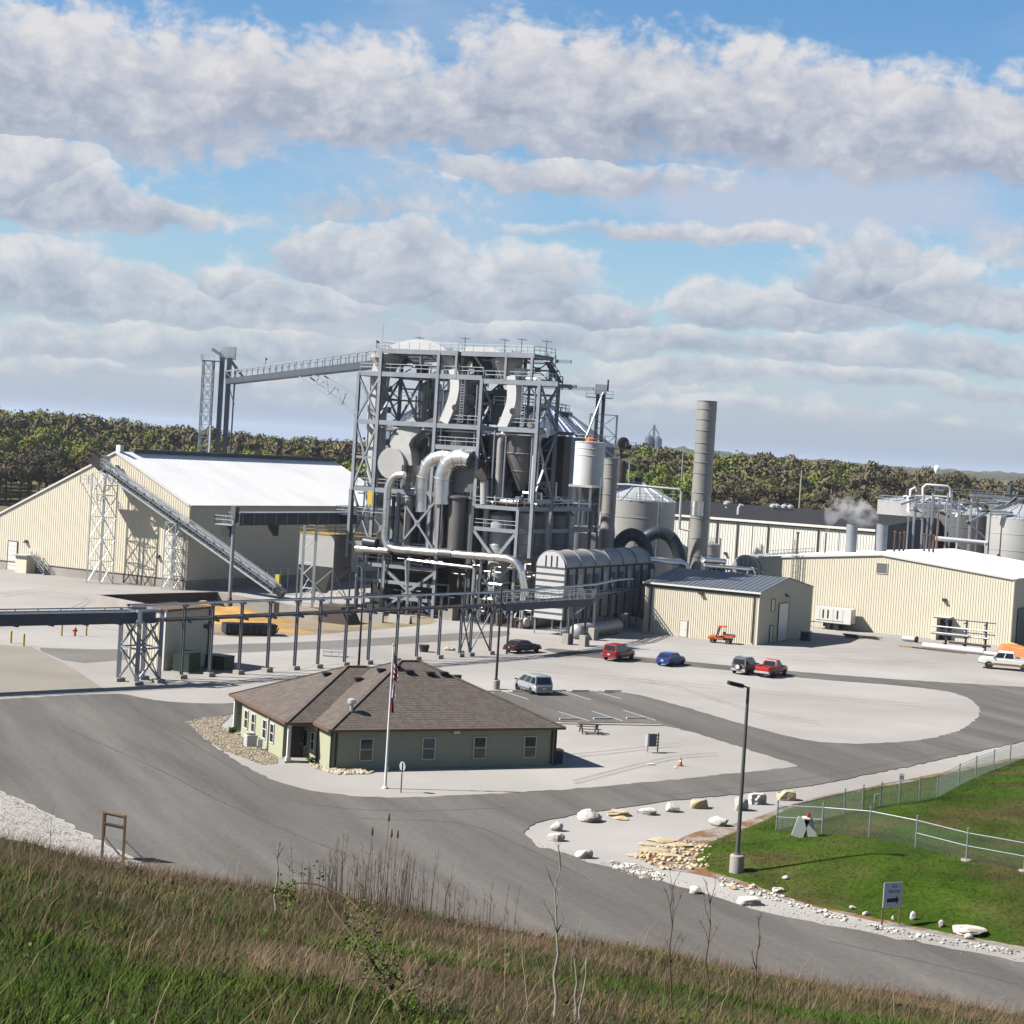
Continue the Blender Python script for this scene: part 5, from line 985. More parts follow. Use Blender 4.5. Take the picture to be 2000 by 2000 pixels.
# evaporator frame on the right of the tower
ev = thing('evaporator_frame', 'two level platform frame with pale vessels, right of the process tower', 'frame', T(8, 0, 0))
def evap():
    t = ev
    for s in (4.9, 11.5):
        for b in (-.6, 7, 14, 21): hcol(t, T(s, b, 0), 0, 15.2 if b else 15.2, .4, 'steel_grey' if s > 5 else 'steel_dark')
    for z in (12.3, 15.2, 8.9):
        for b in (-.6, 7, 14, 21): hbeam(t, T(4.9, b, z), T(11.5, b, z), .3, .5)
        for s in (4.9, 11.5): hbeam(t, T(s, -.6, z), T(s, 21, z), .3, .55)
    for z in (12.35, 15.3): MB().fbox(OT, E1, E2, (4.9, 11.5), (-.6, 1.6 if z < 13 else 21), (z, z+.1)).build('deck', 'steel_dark', t)
    for r in ([T(4.9, -.6, 15.4), T(11.5, -.6, 15.4)], [T(11.5, -.6, 15.4), T(11.5, 21, 15.4)], [T(4.9, -.6, 12.5), T(11.5, -.6, 12.5)], [T(4.9, -.6, 15.4), T(4.9, 6, 15.4)], [T(6, 8, 17.3), T(11, 8, 17.3)]): k = MB(); handrail(k, r); k.build('handrail', 'galv', t)
    hbeam(t, T(5, -.6, 12.2), T(8.4, -.6, 8.6), .3); hbeam(t, T(11.4, -.6, 12.2), T(8.6, -.6, 8.6), .12)
    for b0 in (-.6, 7, 14): xbrace(t, T(11.5, b0, .4), T(11.5, b0, 8.6), T(11.5, b0+7.3, .4), T(11.5, b0+7.3, 8.6), .2)
    xbrace(t, T(4.9, -.6, .4), T(4.9, -.6, 8.6), T(11.5, -.6, .4), T(11.5, -.6, 8.6), .22)
    for s, b, r, z0, z1, mt in ((7.8, 1.8, 1.5, 3, 14.6, 'tank_grey'), (10.2, 4, 1.2, 3, 15, 'tank_grey'), (6.2, 3.8, 1.3, 2, 16.4, 'duct_grey'), (9.5, 9, 2.0, 2, 15, 'tank_grey'), (9.3, 16, 2.1, 2, 15, 'tank_grey'), (6.0, 10, 1.6, 2, 14.8, 'tank_grey'), (6.2, .6, .45, 9, 15.8, 'stainless_dull')):
        k = MB(); k.lathe(T(s, b, 0), [(r*.3, z0-1.3), (r, z0), (r, z1-r*.35), (r*.7, z1-.1), (.1, z1+.15)], 22); k.build('vessel', mt, t, True)
        k = MB()
        for f in (.3, .62): k.lathe(T(s, b, 0), [(r+.02, z0+(z1-z0)*f), (r+.06, z0+(z1-z0)*f+.04), (r+.02, z0+(z1-z0)*f+.14)], 22, caps=False)
        k.build('seam', 'steel_grey', t)
    rr = random.Random(11)
    for i in range(34):
        s = rr.uniform(5.2, 11.2); b = rr.uniform(-.3, 18); z = rr.choice([15.8, 16.1, 16.5, 15.6]); L = rr.uniform(1.2, 4); k = MB()
        if i % 3: k.tube([T(s, b, z), T(min(11.4, s+L), b, z), T(min(11.4, s+L), b, z-.5)], rr.uniform(.08, .22), 7)
        else: k.tube([T(s, b, z), T(s, b+L, z)], rr.uniform(.1, .25), 7)
        k.build('small_pipe', rr.choice(['stainless', 'stainless', 'galv', 'rust', 'steel_grey']), t, True)
    for i in range(46):
        s = rr.uniform(4.6, 13.5); b = rr.uniform(-2.2, 1); z = rr.uniform(.6, 8.3); L = rr.uniform(.8, 3); k = MB()
        if rr.random() < .4: k.tube([T(s, b, z), T(s+L, b, z), T(s+L, b, max(.1, z-1.2))], rr.uniform(.07, .2), 6)
        else: k.tube([T(s, b, 0.1), T(s, b, z), T(s+.8, b, z)], rr.uniform(.06, .2), 6)
        k.build('small_pipe', rr.choice(['stainless', 'galv', 'machine_dark', 'steel_grey', 'tank_white', 'rust']), t, True)
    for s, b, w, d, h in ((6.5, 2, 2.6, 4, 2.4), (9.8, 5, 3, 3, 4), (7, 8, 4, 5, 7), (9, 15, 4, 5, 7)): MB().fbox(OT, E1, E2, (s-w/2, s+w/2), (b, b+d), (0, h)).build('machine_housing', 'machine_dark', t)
    # little canopy beyond the platform
    a = AY(1085, 948, 262); q = A3(a[0], a[1], a[2]); MB().fbox(q, E1, E2, (0, 5.8), (0, 3), (0, .28)).build('canopy', 'galv', t)
    for s in (.4, 5.4): MB().beam(A3(*(q+E1*s+E2*.3)[:2], 15.3), q+E1*s+E2*.3, .2).build('canopy_post', 'galv', t)
evap()
# ------------------------------------------------------------------ thermal oxidiser, its tanks, chimney, black ducts
def oxidiser():
    o = G(1095, 1243); t = thing('thermal_oxidiser', 'long arched steel oxidiser vessel with banded white end wall behind the pipe rack', 'vessel', o); w, L, zb, zs = 3.95, 26.5, 1.95, 8.45
    n1 = -E2; k = MB(); arch = [o+E1*(-w/2+w/2*cos(a))+Z*(zs+w/2*sin(a)) for a in np.linspace(0, pi, 17)]; k.prism([o-E1*w+Z*zb, o+Z*zb]+arch, E2*.25); k.build('end_wall', 'duct_white', t)
    for i in range(9):
        z = zb+.0+i*.81; k = MB(); k.fbox(o, E1, n1, (-w-.12, .12), (.01, .13), (z, z+.10)); k.build('band', 'trim_green', t)
    for s in (-2.75, -1.97, -1.2): MB().fbox(o, E1, n1, (s, s+.08), (.01, .1), (zs+.1, zs+1.5)).build('rib', 'steel_dark', t)
    k = MB(); k.prism([o-E1*(w-.05)+E2*.26+Z*zb, o-E1*.05+E2*.26+Z*zb, o-E1*.05+E2*.26+Z*zs, o-E1*(w-.05)+E2*.26+Z*zs], E2*(L-.3)); k.build('side_wall', 'tank_grey', t)
    k = MB(); P0 = [o+E2*.26+E1*(-w/2+(w/2+.05)*cos(a))+Z*(zs+(w/2+.05)*sin(a)) for a in np.linspace(-.05, pi+.05, 20)]; k.prism(P0, E2*(L-.2)); k.build('arched_roof', 'stainless_dull', t, True)
    for i in range(7):
        b = .3+i*L/6.2; k = MB()
        pts = [o+E2*b+E1*(-w/2+(w/2+.12)*cos(a))+Z*(zs+(w/2+.12)*sin(a)) for a in np.linspace(0, pi, 16)]; k.duct(pts, .14, .16, E2); k.build('hoop', 'stainless_dull', t)
    for i in range(11):
        b = .8+i*2.5; MB().fbox(o, E2, E1, (b, b+.22), (.0, .16), (zb, zs-.05)).build('stud', 'steel_dark', t)
        k = MB(); k.fbox(o, E2, E1, (b+.7, b+1.7), (.0, .06), (5.2, 7.6)); k.build('access_panel', 'tank_white' if i % 3 == 1 else 'duct_grey', t)
    for b in (3.9, 13.6): k = MB(); k.lathe(o+E2*b+E1*.08+Z*6.6, [(.3, 0), (.34, .1)], 12, axis=E1); k.build('manhole', 'tank_white', t)
    MB().fbox(o, E2, E1, (.3, L), (.0, .2), (zs-.1, zs+.08)).build('eave_band', 'rust', t)
    for b in (0.15, 5, 10, 15, 20, 26):
        for s in (-w+.15, -.15): MB().beam(o+E1*s+E2*b, o+E1*s+E2*b+Z*zb, .2).build('leg', 'galv', t)
    for i in range(3): k = MB(); k.beam(o+E1*.5+E2*.5+Z*(1+i*2.2), o+E1*.5+E2*L+Z*(1+i*2.2), .12); k.build('side_rail', 'steel_grey', t)
    # horizontal tanks lying alongside
    for (px, py, rpx, Lk, lab, mt) in ((1024, 1216, 12, 10, 'horizontal silver tank with a round end, left of the white end wall', 'stainless_dull'), (1124, 1234, 14.5, 12, 'horizontal silver tank with a dished end, right of the white end wall', 'stainless_dull')):
        g = G(px, py+rpx); r = rpx/3565*g[1]; q = thing('horizontal_tank', lab, 'tank', g, group='horizontal tanks beside the oxidiser'); c = g+Z*(r+.05)
        k = MB(); k.lathe(c, [(.05, -.35), (r*.6, -.28), (r*.93, -.1), (r, .05), (r, Lk), (.1, Lk+.3)], 24, axis=E2); k.build('shell', mt, q, True)
        k = MB(); k.lathe(c, [(r+.05, .02), (r+.05, .14)], 24, axis=E2, caps=False); k.build('rim', 'steel_grey', q)
        for b in (1, Lk-1): MB().fbox(g, E1, E2, (-r*.7, r*.7), (b, b+.4), (0, r*.45)).build('saddle', 'concrete', q)
oxidiser()
def chimney():
    t = thing('tall_chimney', 'tall pale steel chimney with ring joints, the tallest stack of the plant', 'chimney', (27.3, 265, 0)); c = A3(27.3, 265, 0); r = 1.42
    k = MB(); k.lathe(c, [(r, 0), (r, 31.6), (r-.06, 31.6), (r-.06, 28)], 32, caps=False); k.build('shaft', 'stack_steel', t, True)
    for z in (9, 11.6, 14.5, 18.2, 21, 22.6, 24.0, 25.4, 27.2, 28.8, 30.3, 31.5): MB().lathe(c, [(r, z), (r+.07, z+.02), (r+.07, z+.09), (r, z+.11)], 32, caps=False).build('joint_ring', 'steel_grey', t)
    k = MB(); vs = []; n = 14
    for i in range(n+1):
        a = radians(150)+radians(130)*i/n; d = A3(cos(a), sin(a), 0); vs += [c+d*(r+.06)+Z*14.9, c+d*(r+.06)+Z*17.0]
    k.add(vs, [(2*i, 2*i+2, 2*i+3, 2*i+1) for i in range(n)]); k.build('bright_sleeve', 'stainless', t, True)
    k = MB(); k.box(c+Z*.4, 4, 4, .8); k.build('base', 'concrete', t)
chimney()
def small_stack():
    p = AY(1191, 950, 258); c = A3(p[0], p[1], 0); zt = AY(1194, 895, 258)[2]; t = thing('short_stack', 'shorter grey steel stack in front of the white tank', 'chimney', c)
    k = MB(); k.lathe(c, [(1.15, 0), (1.15, 12), (1.02, 13), (1.02, zt)], 26); k.build('shaft', 'stack_steel', t, True)
    for z in (14.6, 17.3, 19.6, 21.6, zt-.1): MB().lathe(c, [(1.02, z), (1.08, z+.02), (1.08, z+.09), (1.02, z+.11)], 26, caps=False).build('joint_ring', 'steel_grey', t)
    k = MB()
    for q in (-.22, .22): k.beam(c+A3(-1.3+q*.3, -.3+q, 12), c+A3(-1.3+q*.3, -.3+q, zt-2.8), .07)
    for i in range(22): z = 12.2+i*.32; k.beam(c+A3(-1.37, -.52, z), c+A3(-1.23, -.08, z), .05)
    k.build('ladder', 'galv', t)
small_stack()
def black_ducts():
    for pts, Y, lab, grp in (([(1203, 1110), (1204, 1080), (1213, 1056), (1232, 1044), (1252, 1053), (1264, 1078), (1267, 1110)], 259, 'left black arched duct above the oxidiser roof', 0), ([(1247, 1110), (1249, 1072), (1262, 1050), (1286, 1040), (1310, 1050), (1325, 1078), (1330, 1112)], 262, 'right black arched duct nearer the tall chimney', 0)):
        p = [AY(x, y, Y) for x, y in pts]; t = thing('arched_duct', lab, 'duct', (p[3][0], p[3][1], 0), group='black arched ducts')
        k = MB(); k.tube([A3(p[0][0], p[0][1], 0)]+spline(p, 5)+[A3(p[-1][0], p[-1][1], 0)], .93, 20); k.build('duct', 'black_duct', t, True)
        for i in (2, 3, 4): d = p[i+1]-p[i-1]; d /= np.linalg.norm(d); MB().lathe(p[i], [(.95, -.06), (1.0, -.05), (1.0, .05), (.95, .06)], 20, axis=d, caps=False).build('flange', 'steel_dark', t)
black_ducts()
def pipe(lab, pts, r, mt='stainless', posts=(), name='process_pipe', cat='pipe'):
    p = [AY(x, y, Y) for x, y, Y in pts]; t = thing(name, lab, cat, (p[0][0], p[0][1], 0)); MB().tube(p, r, 12).build('pipe', mt, t, True)
    for i in posts: MB().beam(A3(p[i][0], p[i][1], 0), p[i]-Z*r, .2).build('support_post', 'steel_grey', t)
    return t
pipe('thick bright pipe running from the oxidiser to the tall chimney', [(1250, 1092, 252), (1330, 1098, 257), (1340, 1104, 257), (1340, 1135, 257)], .48, posts=(0, 1))
pipe('bright pipe end just right of the tall chimney', [(1372, 1093, 258), (1415, 1097, 262)], .42, posts=(0, 1))
pipe('long thin bright pipe right of the tall chimney', [(1376, 1104, 256), (1470, 1112, 262)], .26, posts=(0, 1))
pipe('white overhead pipe over the conical tank with a bend down by the chimney', [(1180, 946, 262), (1225, 947, 262), (1290, 953, 262), (1326, 956, 262), (1331, 961, 262), (1327, 1033, 262), (1345, 1036, 262)], .18, 'tank_white', posts=(0,))
def pipe_bank():
    p = AY(1420, 1118, 258); t = thing('pipe_bank', 'row of small valves and pipes behind the shed roof', 'pipework', (p[0], p[1], 0)); rr = random.Random(4)
    for i in range(22):
        x = rr.uniform(1385, 1480); y = rr.uniform(1105, 1125); a = AY(x, y, 262); k = MB(); k.tube([A3(a[0], a[1], 0), a, a+E1*rr.uniform(.4, 1.6), a+E1*1.2-Z*.8], rr.uniform(.08, .2), 6); k.build('small_pipe', rr.choice(['galv', 'steel_dark', 'stainless_dull', 'machine_dark']), t, True)
    for s in (0, 2.5, 5): q = AY(1395+s*14, 1105, 264); MB().beam(A3(q[0], q[1], 0), q, .2).build('post', 'steel_grey', t)
pipe_bank()
def vessel2():
    a = AY(1480, 1120, 266); o = A3(a[0], a[1], 0); t = thing('second_oxidiser', 'second arched vessel roof with pale ribs showing behind the shed and the workshop', 'vessel', o); w, zs = 4.0, 7.4
    k = MB(); k.prism([o-E1*w, o]+[o+E1*(-w/2+w/2*cos(q))+Z*(zs+w/2*sin(q)) for q in np.linspace(0, pi, 15)], E2*24); k.build('body', 'stainless_dull', t, True)
    for i in range(8):
        k = MB(); k.duct([o+E2*(.2+i*3.2)+E1*(-w/2+(w/2+.08)*cos(q))+Z*(zs+(w/2+.08)*sin(q)) for q in np.linspace(0, pi, 14)], .16, .2, E2); k.build('hoop', 'galv', t)
    for s in (-2.7, -2, -1.3): MB().fbox(o, E1, -E2, (s, s+.08), (.01, .1), (zs, zs+1.5)).build('rib', 'steel_dark', t)
    k = MB(); handrail(k, [o+E2*4+E1*.2+Z*9.2, o+E2*24+E1*.2+Z*9.2]); k.build('handrail', 'steel_grey', t)
vessel2()
# ------------------------------------------------------------------ bins and tanks
def grain_bin(c, r, ze, zp, lab, mt='bin_metal'):
    t = thing('grain_bin', lab, 'silo', c, group='corrugated grain bins behind the tower'); pr = []; z = 0
    while z < ze: pr += [(r, z), (r+.05, z+.3)]; z += .6
    k = MB(); k.lathe(c, pr+[(r, ze)], 48, caps=False); k.build('wall', 'bin_wall', t, True)
    k = MB(); n = 36; vs = [A3(c[0], c[1], zp)]; top = []
    k.lathe(c, [(r+.25, ze-.1), (1.2, zp)], n); k.build('roof', mt, t)
    for i in range(n):
        a = 2*pi*i/n; d = A3(cos(a), sin(a), 0); 
        if d[1] > .35: continue
        MB().beam(np.array(c)+d*(r+.25)+Z*ze, np.array(c)+d*1.2+Z*(zp+.06), .12).build('roof_rib', mt, t); MB().beam(np.array(c)+d*(r+.08), np.array(c)+d*(r+.08)+Z*(ze-.15), .16).build('wall_stiffener', 'bin_wall', t)
    MB().lathe(c, [(1.3, zp-.05), (1.3, zp+.5), (.3, zp+1.0)], 12).build('cap', 'steel_grey', t)
    return t
grain_bin((-13.6, 320, 0), 10.5, 25.0, 31.2, 'grain bin whose grey cone roof shows through the middle of the tower')
grain_bin((4.4, 316, 0), 8.9, 25.3, 30.8, 'grain bin with dark shaded roof at the right of the tower')
grain_bin((9.0, 345, 0), 9.5, 24.5, 30.0, 'farther grain bin mostly hidden behind the right hand bin')
def gallery(lab, p, q, w=1.6, h=1.1, rail=1.2, name='conveyor_gallery'):
    t = thing(name, lab, 'conveyor', (p[0], p[1], 0)); p, q = np.array(p, float), np.array(q, float); d = q-p; L = np.linalg.norm(d); d = d/L; x = np.cross(d, Z); x /= np.linalg.norm(x)
    MB().beam(p, q, w, h).build('casing', 'steel_dark', t)
    for sg in (-1, 1): k = MB(); handrail(k, [p+x*sg*w*.55+Z*h/2, q+x*sg*w*.55+Z*h/2], h=rail, step=1.8, r=.045); k.build('handrail', 'steel_grey', t)
    return t
g = gallery('dark overhead conveyor over the grain bin peaks right of the tower', AY(945, 783, 312), AY(1108, 812, 316))
for x in (1000, 1060, 1095): q = AY(x, 795, 314); MB().beam(q, A3(q[0]+.2, q[1], 28), .25).build('support_post', 'steel_dark', g)
def flat_tank(name, lab, px0, px1, ytop, Y, mt, cone=.0, rib=False, ladder=False, bands=2, zb=0):
    a, b = AY(px0, ytop, Y), AY(px1, ytop+(px1-px0)*.061, Y); c = (a+b)/2; r = (b[0]-a[0])/2; zt = c[2]; c = A3(c[0], c[1], 0); t = thing(name, lab, 'tank', c)
    k = MB(); k.lathe(c, [(r, zb), (r, zt)], 44, caps=False); k.build('shell', mt, t, True)
    if zb:
        MB().lathe(c, [(r*.3, zb-2.4), (r, zb)], 30).build('cone', 'duct_grey', t)
        for q in range(8): d = A3(cos(q*pi/4+.2), sin(q*pi/4+.2), 0); MB().beam(c+d*r*.95, c+d*r*.95+Z*zb, .3).build('leg', 'steel_grey', t)
        for z in (6, 12, 15.4):
            for q in range(8): d0, d1 = [A3(cos(e*pi/4+.2), sin(e*pi/4+.2), 0) for e in (q, q+1)]; MB().beam(c+d0*r*.95+Z*z, c+d1*r*.95+Z*z, .2).build('girt', 'steel_grey', t)
        MB().fbox(c, A3(1, 0, 0), A3(0, 1, 0), (-r*.7, r*.7), (-r*.7, r*.7), (0, 11)).build('equipment_house', 'tank_grey', t)
    k = MB(); k.lathe(c, [(r+.06, zt-.12), (r+.06, zt), (r*.1, zt+cone)], 24); k.build('roof', 'galv' if rib else mt, t)
    if rib:
        for i in range(14):
            q = 2*pi*i/14+.2; d = A3(cos(q), sin(q), 0); MB().beam(c+d*r+Z*(zt+.05), c+d*r*.1+Z*(zt+cone+.08), .16).build('roof_rib', 'galv', t)
        MB().lathe(c, [(r*.11, zt+cone), (r*.11, zt+cone+.7), (.1, zt+cone+1)], 10).build('vent', 'machine_dark', t)
    for i in range(bands): z = zt-(zt-zb)*(i+1)*.16; MB().lathe(c, [(r, z), (r+.05, z+.02), (r+.05, z+.1), (r, z+.12)], 44, caps=False).build('seam', mt, t)
    k = MB(); m_ = int(2*pi*r/2); 
    k.lathe(c, [(r*.97, zt+.06), (r*.97, zt+.1)], 24, caps=False)
    hp = [c+A3(cos(q)*r*.98, sin(q)*r*.98, zt) for q in np.linspace(pi*.6, pi*2.1, 20)]; handrail(k, hp, step=1.5, r=.03); k.build('handrail', 'galv', t)
    if ladder:
        k = MB(); q = radians(-60); d = A3(cos(q), sin(q), 0); n = A3(-sin(q), cos(q), 0)
        for s in (-.3, .3): k.beam(c+d*(r+.3)+n*s, c+d*(r+.3)+n*s+Z*(zt+1), .1)
        for i in range(int(zt/.4)): k.beam(c+d*(r+.3)-n*.3+Z*i*.4, c+d*(r+.3)+n*.3+Z*i*.4, .05)
        k.build('ladder', 'galv', t)
    return t, c, r, zt
wt_, wc, wr, wz = flat_tank('white_tank', 'smooth white cylindrical tank between the tower and the short stack', 1124, 1183, 862, 275, 'tank_white', .2, zb=18.2)
MB().lathe(wc+Z*wz, [(.8, 0), (.8, .5), (.2, .8)], 10).build('manhole', 'tarp_orange', wt_)
flat_tank('conical_tank', 'grey tank with a shallow ribbed cone roof left of the tall chimney', 1170, 1320, 971, 276, 'tank_grey', 2.6, rib=True, ladder=True)
flat_tank('round_tank', 'small grey tank half hidden behind the tall chimney', 1365, 1408, 1062, 285, 'tank_grey', .5)
flat_tank('storage_tank', 'broad pale tank behind the dark gable, leftmost of the far tank farm', 1716, 1892, 977, 372, 'tank_grey', 1.5, rib=True)
flat_tank('storage_tank', 'pale banded tank with ladder at the far right edge', 1930, 2062, 1008, 300, 'tank_grey', 2.2, rib=True, ladder=True, bands=5)
flat_tank('storage_tank', 'dark low tank between the pale tanks of the far tank farm', 1830, 1960, 1000, 345, 'duct_grey', 1.6, rib=True)
def tank_farm_pipes():
    Y = 335
    defs = [('arched white pipe standing over the left tank roof', [(1803, 975), (1803, 952), (1809, 947), (1850, 950), (1856, 955), (1856, 970)], .28), ('bright pipe run along the front of the left tank', [(1790, 988), (1868, 993)], .3), ('short bright pipe on top of the tank farm rack', [(1826, 957), (1842, 959)], .35),
            ('long bright pipe running right over the tank farm', [(1897, 967), (1982, 973)], .3), ('thick bright pipe below the long pipe of the tank farm', [(1912, 978), (1952, 980)], .45), ('bright pipe on the rim of the far right tank', [(1935, 1001), (1978, 1003)], .38), ('long white pipe over the workshop roof in front of the dark gable', [(1823, 1051), (1928, 1061)], .38),
            ('white bend pipe at the left tank shoulder', [(1775, 1003), (1774, 972), (1772, 970), (1764, 971)], .3), ('bright pipe leaving the picture at right above the tanks', [(1986, 974), (2040, 978)], .3), ('white hooked pipe on top of the left tank', [(1778, 972), (1779, 957), (1787, 953), (1790, 960)], .3)]
    for lab, pts, r in defs: pipe(lab, [(x, y, 296 if y > 1000 else Y) for x, y in pts], r, 'stainless' if 'bright' in lab else 'tank_white', posts=(0,))
    p = AY(1850, 1000, 330); t = thing('tank_farm_rack', 'tangle of grey posts, beams and pipes over the far tank farm', 'pipework', (p[0], p[1], 0)); rr = random.Random(8)
    for x in (1803, 1812, 1820, 1833, 1850, 1857, 1872, 1897, 1786): q0 = AY(x, 1012, 322); q1 = AY(x+2, 968+rr.uniform(-6, 8), 322); MB().beam(A3(q0[0], q0[1], 0), q1, .32).build('post', 'galv', t)
    for (x0, y0, x1, y1) in ((1895, 968, 1930, 1000), (1930, 1000, 1890, 1022), (1888, 1018, 1925, 1052), (1760, 985, 1800, 972), (1880, 975, 1910, 990), (1925, 1000, 1960, 985), (1960, 990, 1985, 972), (1985, 972, 1992, 1000), (1985, 972, 1960, 996)): MB().beam(AY(x0, y0, 312), AY(x1, y1, 312), .5, .35).build('beam', 'steel_grey', t)
    for i in range(46):
        x = rr.uniform(1770, 1995); y = rr.uniform(966, 1000); a = AY(x, y, 326); k = MB(); k.tube([a, a+A3(rr.uniform(1, 3.5), 0, 0), a+A3(rr.uniform(1, 3.5), 0, -rr.uniform(.4, 1.6))], rr.uniform(.08, .25), 6); k.build('small_pipe', rr.choice(['stainless', 'galv', 'rust', 'steel_dark', 'tank_white', 'steel_grey']), t, True)
    k = MB(); handrail(k, [AY(1860, 966, 340), AY(1985, 972, 340)]); handrail(k, [AY(1770, 966, 335), AY(1830, 967, 335)]); k.build('handrail', 'galv', t)
    pipe('thin tall rusty pole before the dark gable of the long hall', [(1828, 1085, 290), (1833, 988, 290)], .12, 'rust_duct', posts=(0,), name='vent_pole')
    pipe('dark stub chimney on the far right tank farm', [(1972, 972, 330), (1975, 945, 330)], .35, 'steel_dark', posts=(0,), name='stub_chimney')
    for x, lab in ((1869, 'left thin drop pipe on the white workshop roof'), (1924, 'right thin drop pipe on the white workshop roof')): pipe(lab, [(x, 1098, 272), (x, 1060, 272)], .09, 'galv', posts=(0,), name='drop_pipe')
tank_farm_pipes()
def lattice(par, c, w, d, z0, z1, n, lw=.14, bw=.08, mt='galv', ax=(E1, E2), xb=True):
    ex, ey = ax; cs = [np.array(c)+ex*sx*w/2+ey*sy*d/2 for sx, sy in ((-1, -1), (1, -1), (1, 1), (-1, 1))]
    for q in cs: MB().beam(A3(q[0], q[1], z0), A3(q[0], q[1], z1), lw).build('leg', mt, par)
    zs = np.linspace(z0, z1, n+1)
    for a, b in zip(cs, cs[1:]+cs[:1]):
        for i in range(n):
            A0, A1, B0, B1 = A3(a[0], a[1], zs[i]), A3(a[0], a[1], zs[i+1]), A3(b[0], b[1], zs[i]), A3(b[0], b[1], zs[i+1])
            MB().beam(A1, B1, bw).build('strut', mt, par); MB().beam(A0, B1, bw).build('brace', mt, par)
            if xb: MB().beam(B0, A1, bw).build('brace', mt, par)
def elevator_left():
    c = AY(418, 690, 345); b = A3(c[0], c[1], 0); t = thing('bucket_elevator', 'tall lattice bucket elevator with twin dark legs left of the inclined overhead bridge', 'elevator', b); X, Yv = A3(1, 0, 0), A3(0, 1, 0)
    zt = AY(405, 705, 345)[2]; lattice(t, b-X*.9, 1.9, 1.9, 0, zt, 15, .2, .09, 'steel_grey', (X, Yv))
    for x in (429, 443): q = AY(x, 800, 345); MB().fbox(A3(q[0], q[1], 0), X, Yv, (-.42, .42), (-.4, .4), (0, zt+.8)).build('elevator_leg', 'steel_dark', t)
    q = AY(455, 800, 345); MB().beam(A3(q[0], q[1], 0), A3(q[0], q[1], zt-1), .22).build('guide_rail', 'steel_dark', t); MB().beam(A3(q[0]-.3, q[1]+1.5, 0), A3(q[0]-.3, q[1]+1.5, zt-1), .16).build('guide_rail', 'steel_dark', t)
    h = AY(446, 702, 345); k = MB(); k.prism([h+X*(-1.7)+Z*0, h+X*1.2, h+X*1.2+Z*2.4, h-X*.9+Z*2.3, h-X*1.7+Z*1.4], Yv*1.5); k.build('head', 'galv', t)
    k = MB(); k.beam(AY(415, 682, 345), AY(430, 692, 345), .9, .6); k.build('head_motor', 'steel_grey', t); k = MB(); k.beam(AY(448, 700, 344), AY(478, 742, 344), .8, .5); k.build('spout', 'steel_dark', t)
    k = MB(); k.fbox(b, X, Yv, (-2.1, 1.6), (-1.3, 1.3), (zt, zt+.1)); k.build('deck', 'steel_dark', t); k = MB(); handrail(k, [b+A3(-2.1, -1.3, zt+.1), b+A3(.3, -1.3, zt+.1)]); handrail(k, [b+A3(-2.1, -1.3, zt+.1), b+A3(-2.1, 1.3, zt+.1)]); k.build('handrail', 'galv', t)
    k = MB(); q = AY(410, 890, 345); k.tube([A3(q[0], q[1]-1.2, 0), A3(q[0], q[1]-1.2, AY(410, 830, 345)[2])], .12, 6); k.build('cable_conduit', 'white_paint', t)
    return t
elevator_left()
def bridge():
    p = AY(450, 745, 345); q0 = TP(742, 711, 9.5); q = p+(q0-p)*1.10; t = thing('overhead_bridge', 'long overhead conveyor bridge from the bucket elevator to the tower top', 'conveyor', (p[0], p[1], 0)); d = q-p; L = np.linalg.norm(d); d /= L; x = np.cross(d, Z); x /= np.linalg.norm(x)
    MB().beam(p, q, 1.9, 1.0).build('casing', 'steel_dark', t); MB().beam(TP(764, 703, 8.5), TP(862, 697, 8.5), 1.4, 1.2).build('transfer_casing', 'steel_dark', t)
    for sg in (-1, 1):
        o = x*sg*1.0; MB().beam(p+o+Z*1.85, q+o+Z*1.85, .2, .26).build('top_chord', 'steel_grey', t)
        n = 24
        for i in range(n+1):
            a = p+o+d*(L*i/n); MB().beam(a+Z*.5, a+Z*1.85, .12).build('upright', 'steel_grey', t)
            if i < n: MB().beam(a+Z*1.8, a+d*(L/n)+Z*.5, .07).build('diagonal', 'steel_grey', t)
    for f in (.3, .92): a = p+d*L*f; k = MB(); k.beam(a+x+Z*1.8, a+x+Z*3.2, .08); k.beam(a+x+Z*3.1, a+x+d*.6+Z*2.9, .25); k.build('walkway_lamp', 'steel_dark', t)
    # raking bracket to the tower and the short props at the elevator
    at = lambda px: p+d*(((px-450)/(742-450))*L/1.10*.92)
    A = T(-14.4, 0, 26.2); B = T(-14.4, 0, 28.6); a0 = at(632)-Z*.7; b0 = at(660)-Z*.7
    for e in (x*.9, -x*.9): MB().beam(a0+e, A+e*.3, .18).build('raker', 'steel_grey', t); MB().beam(b0+e, B+e*.3, .16).build('raker', 'steel_grey', t)
    for f in (.25, .5, .75): MB().beam(a0+(A-a0)*f, b0+(B-b0)*f, .12).build('lacing', 'steel_grey', t); MB().beam(a0+(A-a0)*f, b0+(B-b0)*(f-.25), .12).build('lacing', 'steel_grey', t)
    c = AY(455, 800, 345); MB().beam(p+d*4-Z*.6, A3(c[0], c[1], c[2]), .16).build('prop', 'steel_dark', t); MB().beam(p+d*2.6-Z*.6+x, A3(c[0], c[1]+1.4, c[2]+1), .12).build('prop', 'steel_dark', t)
bridge()
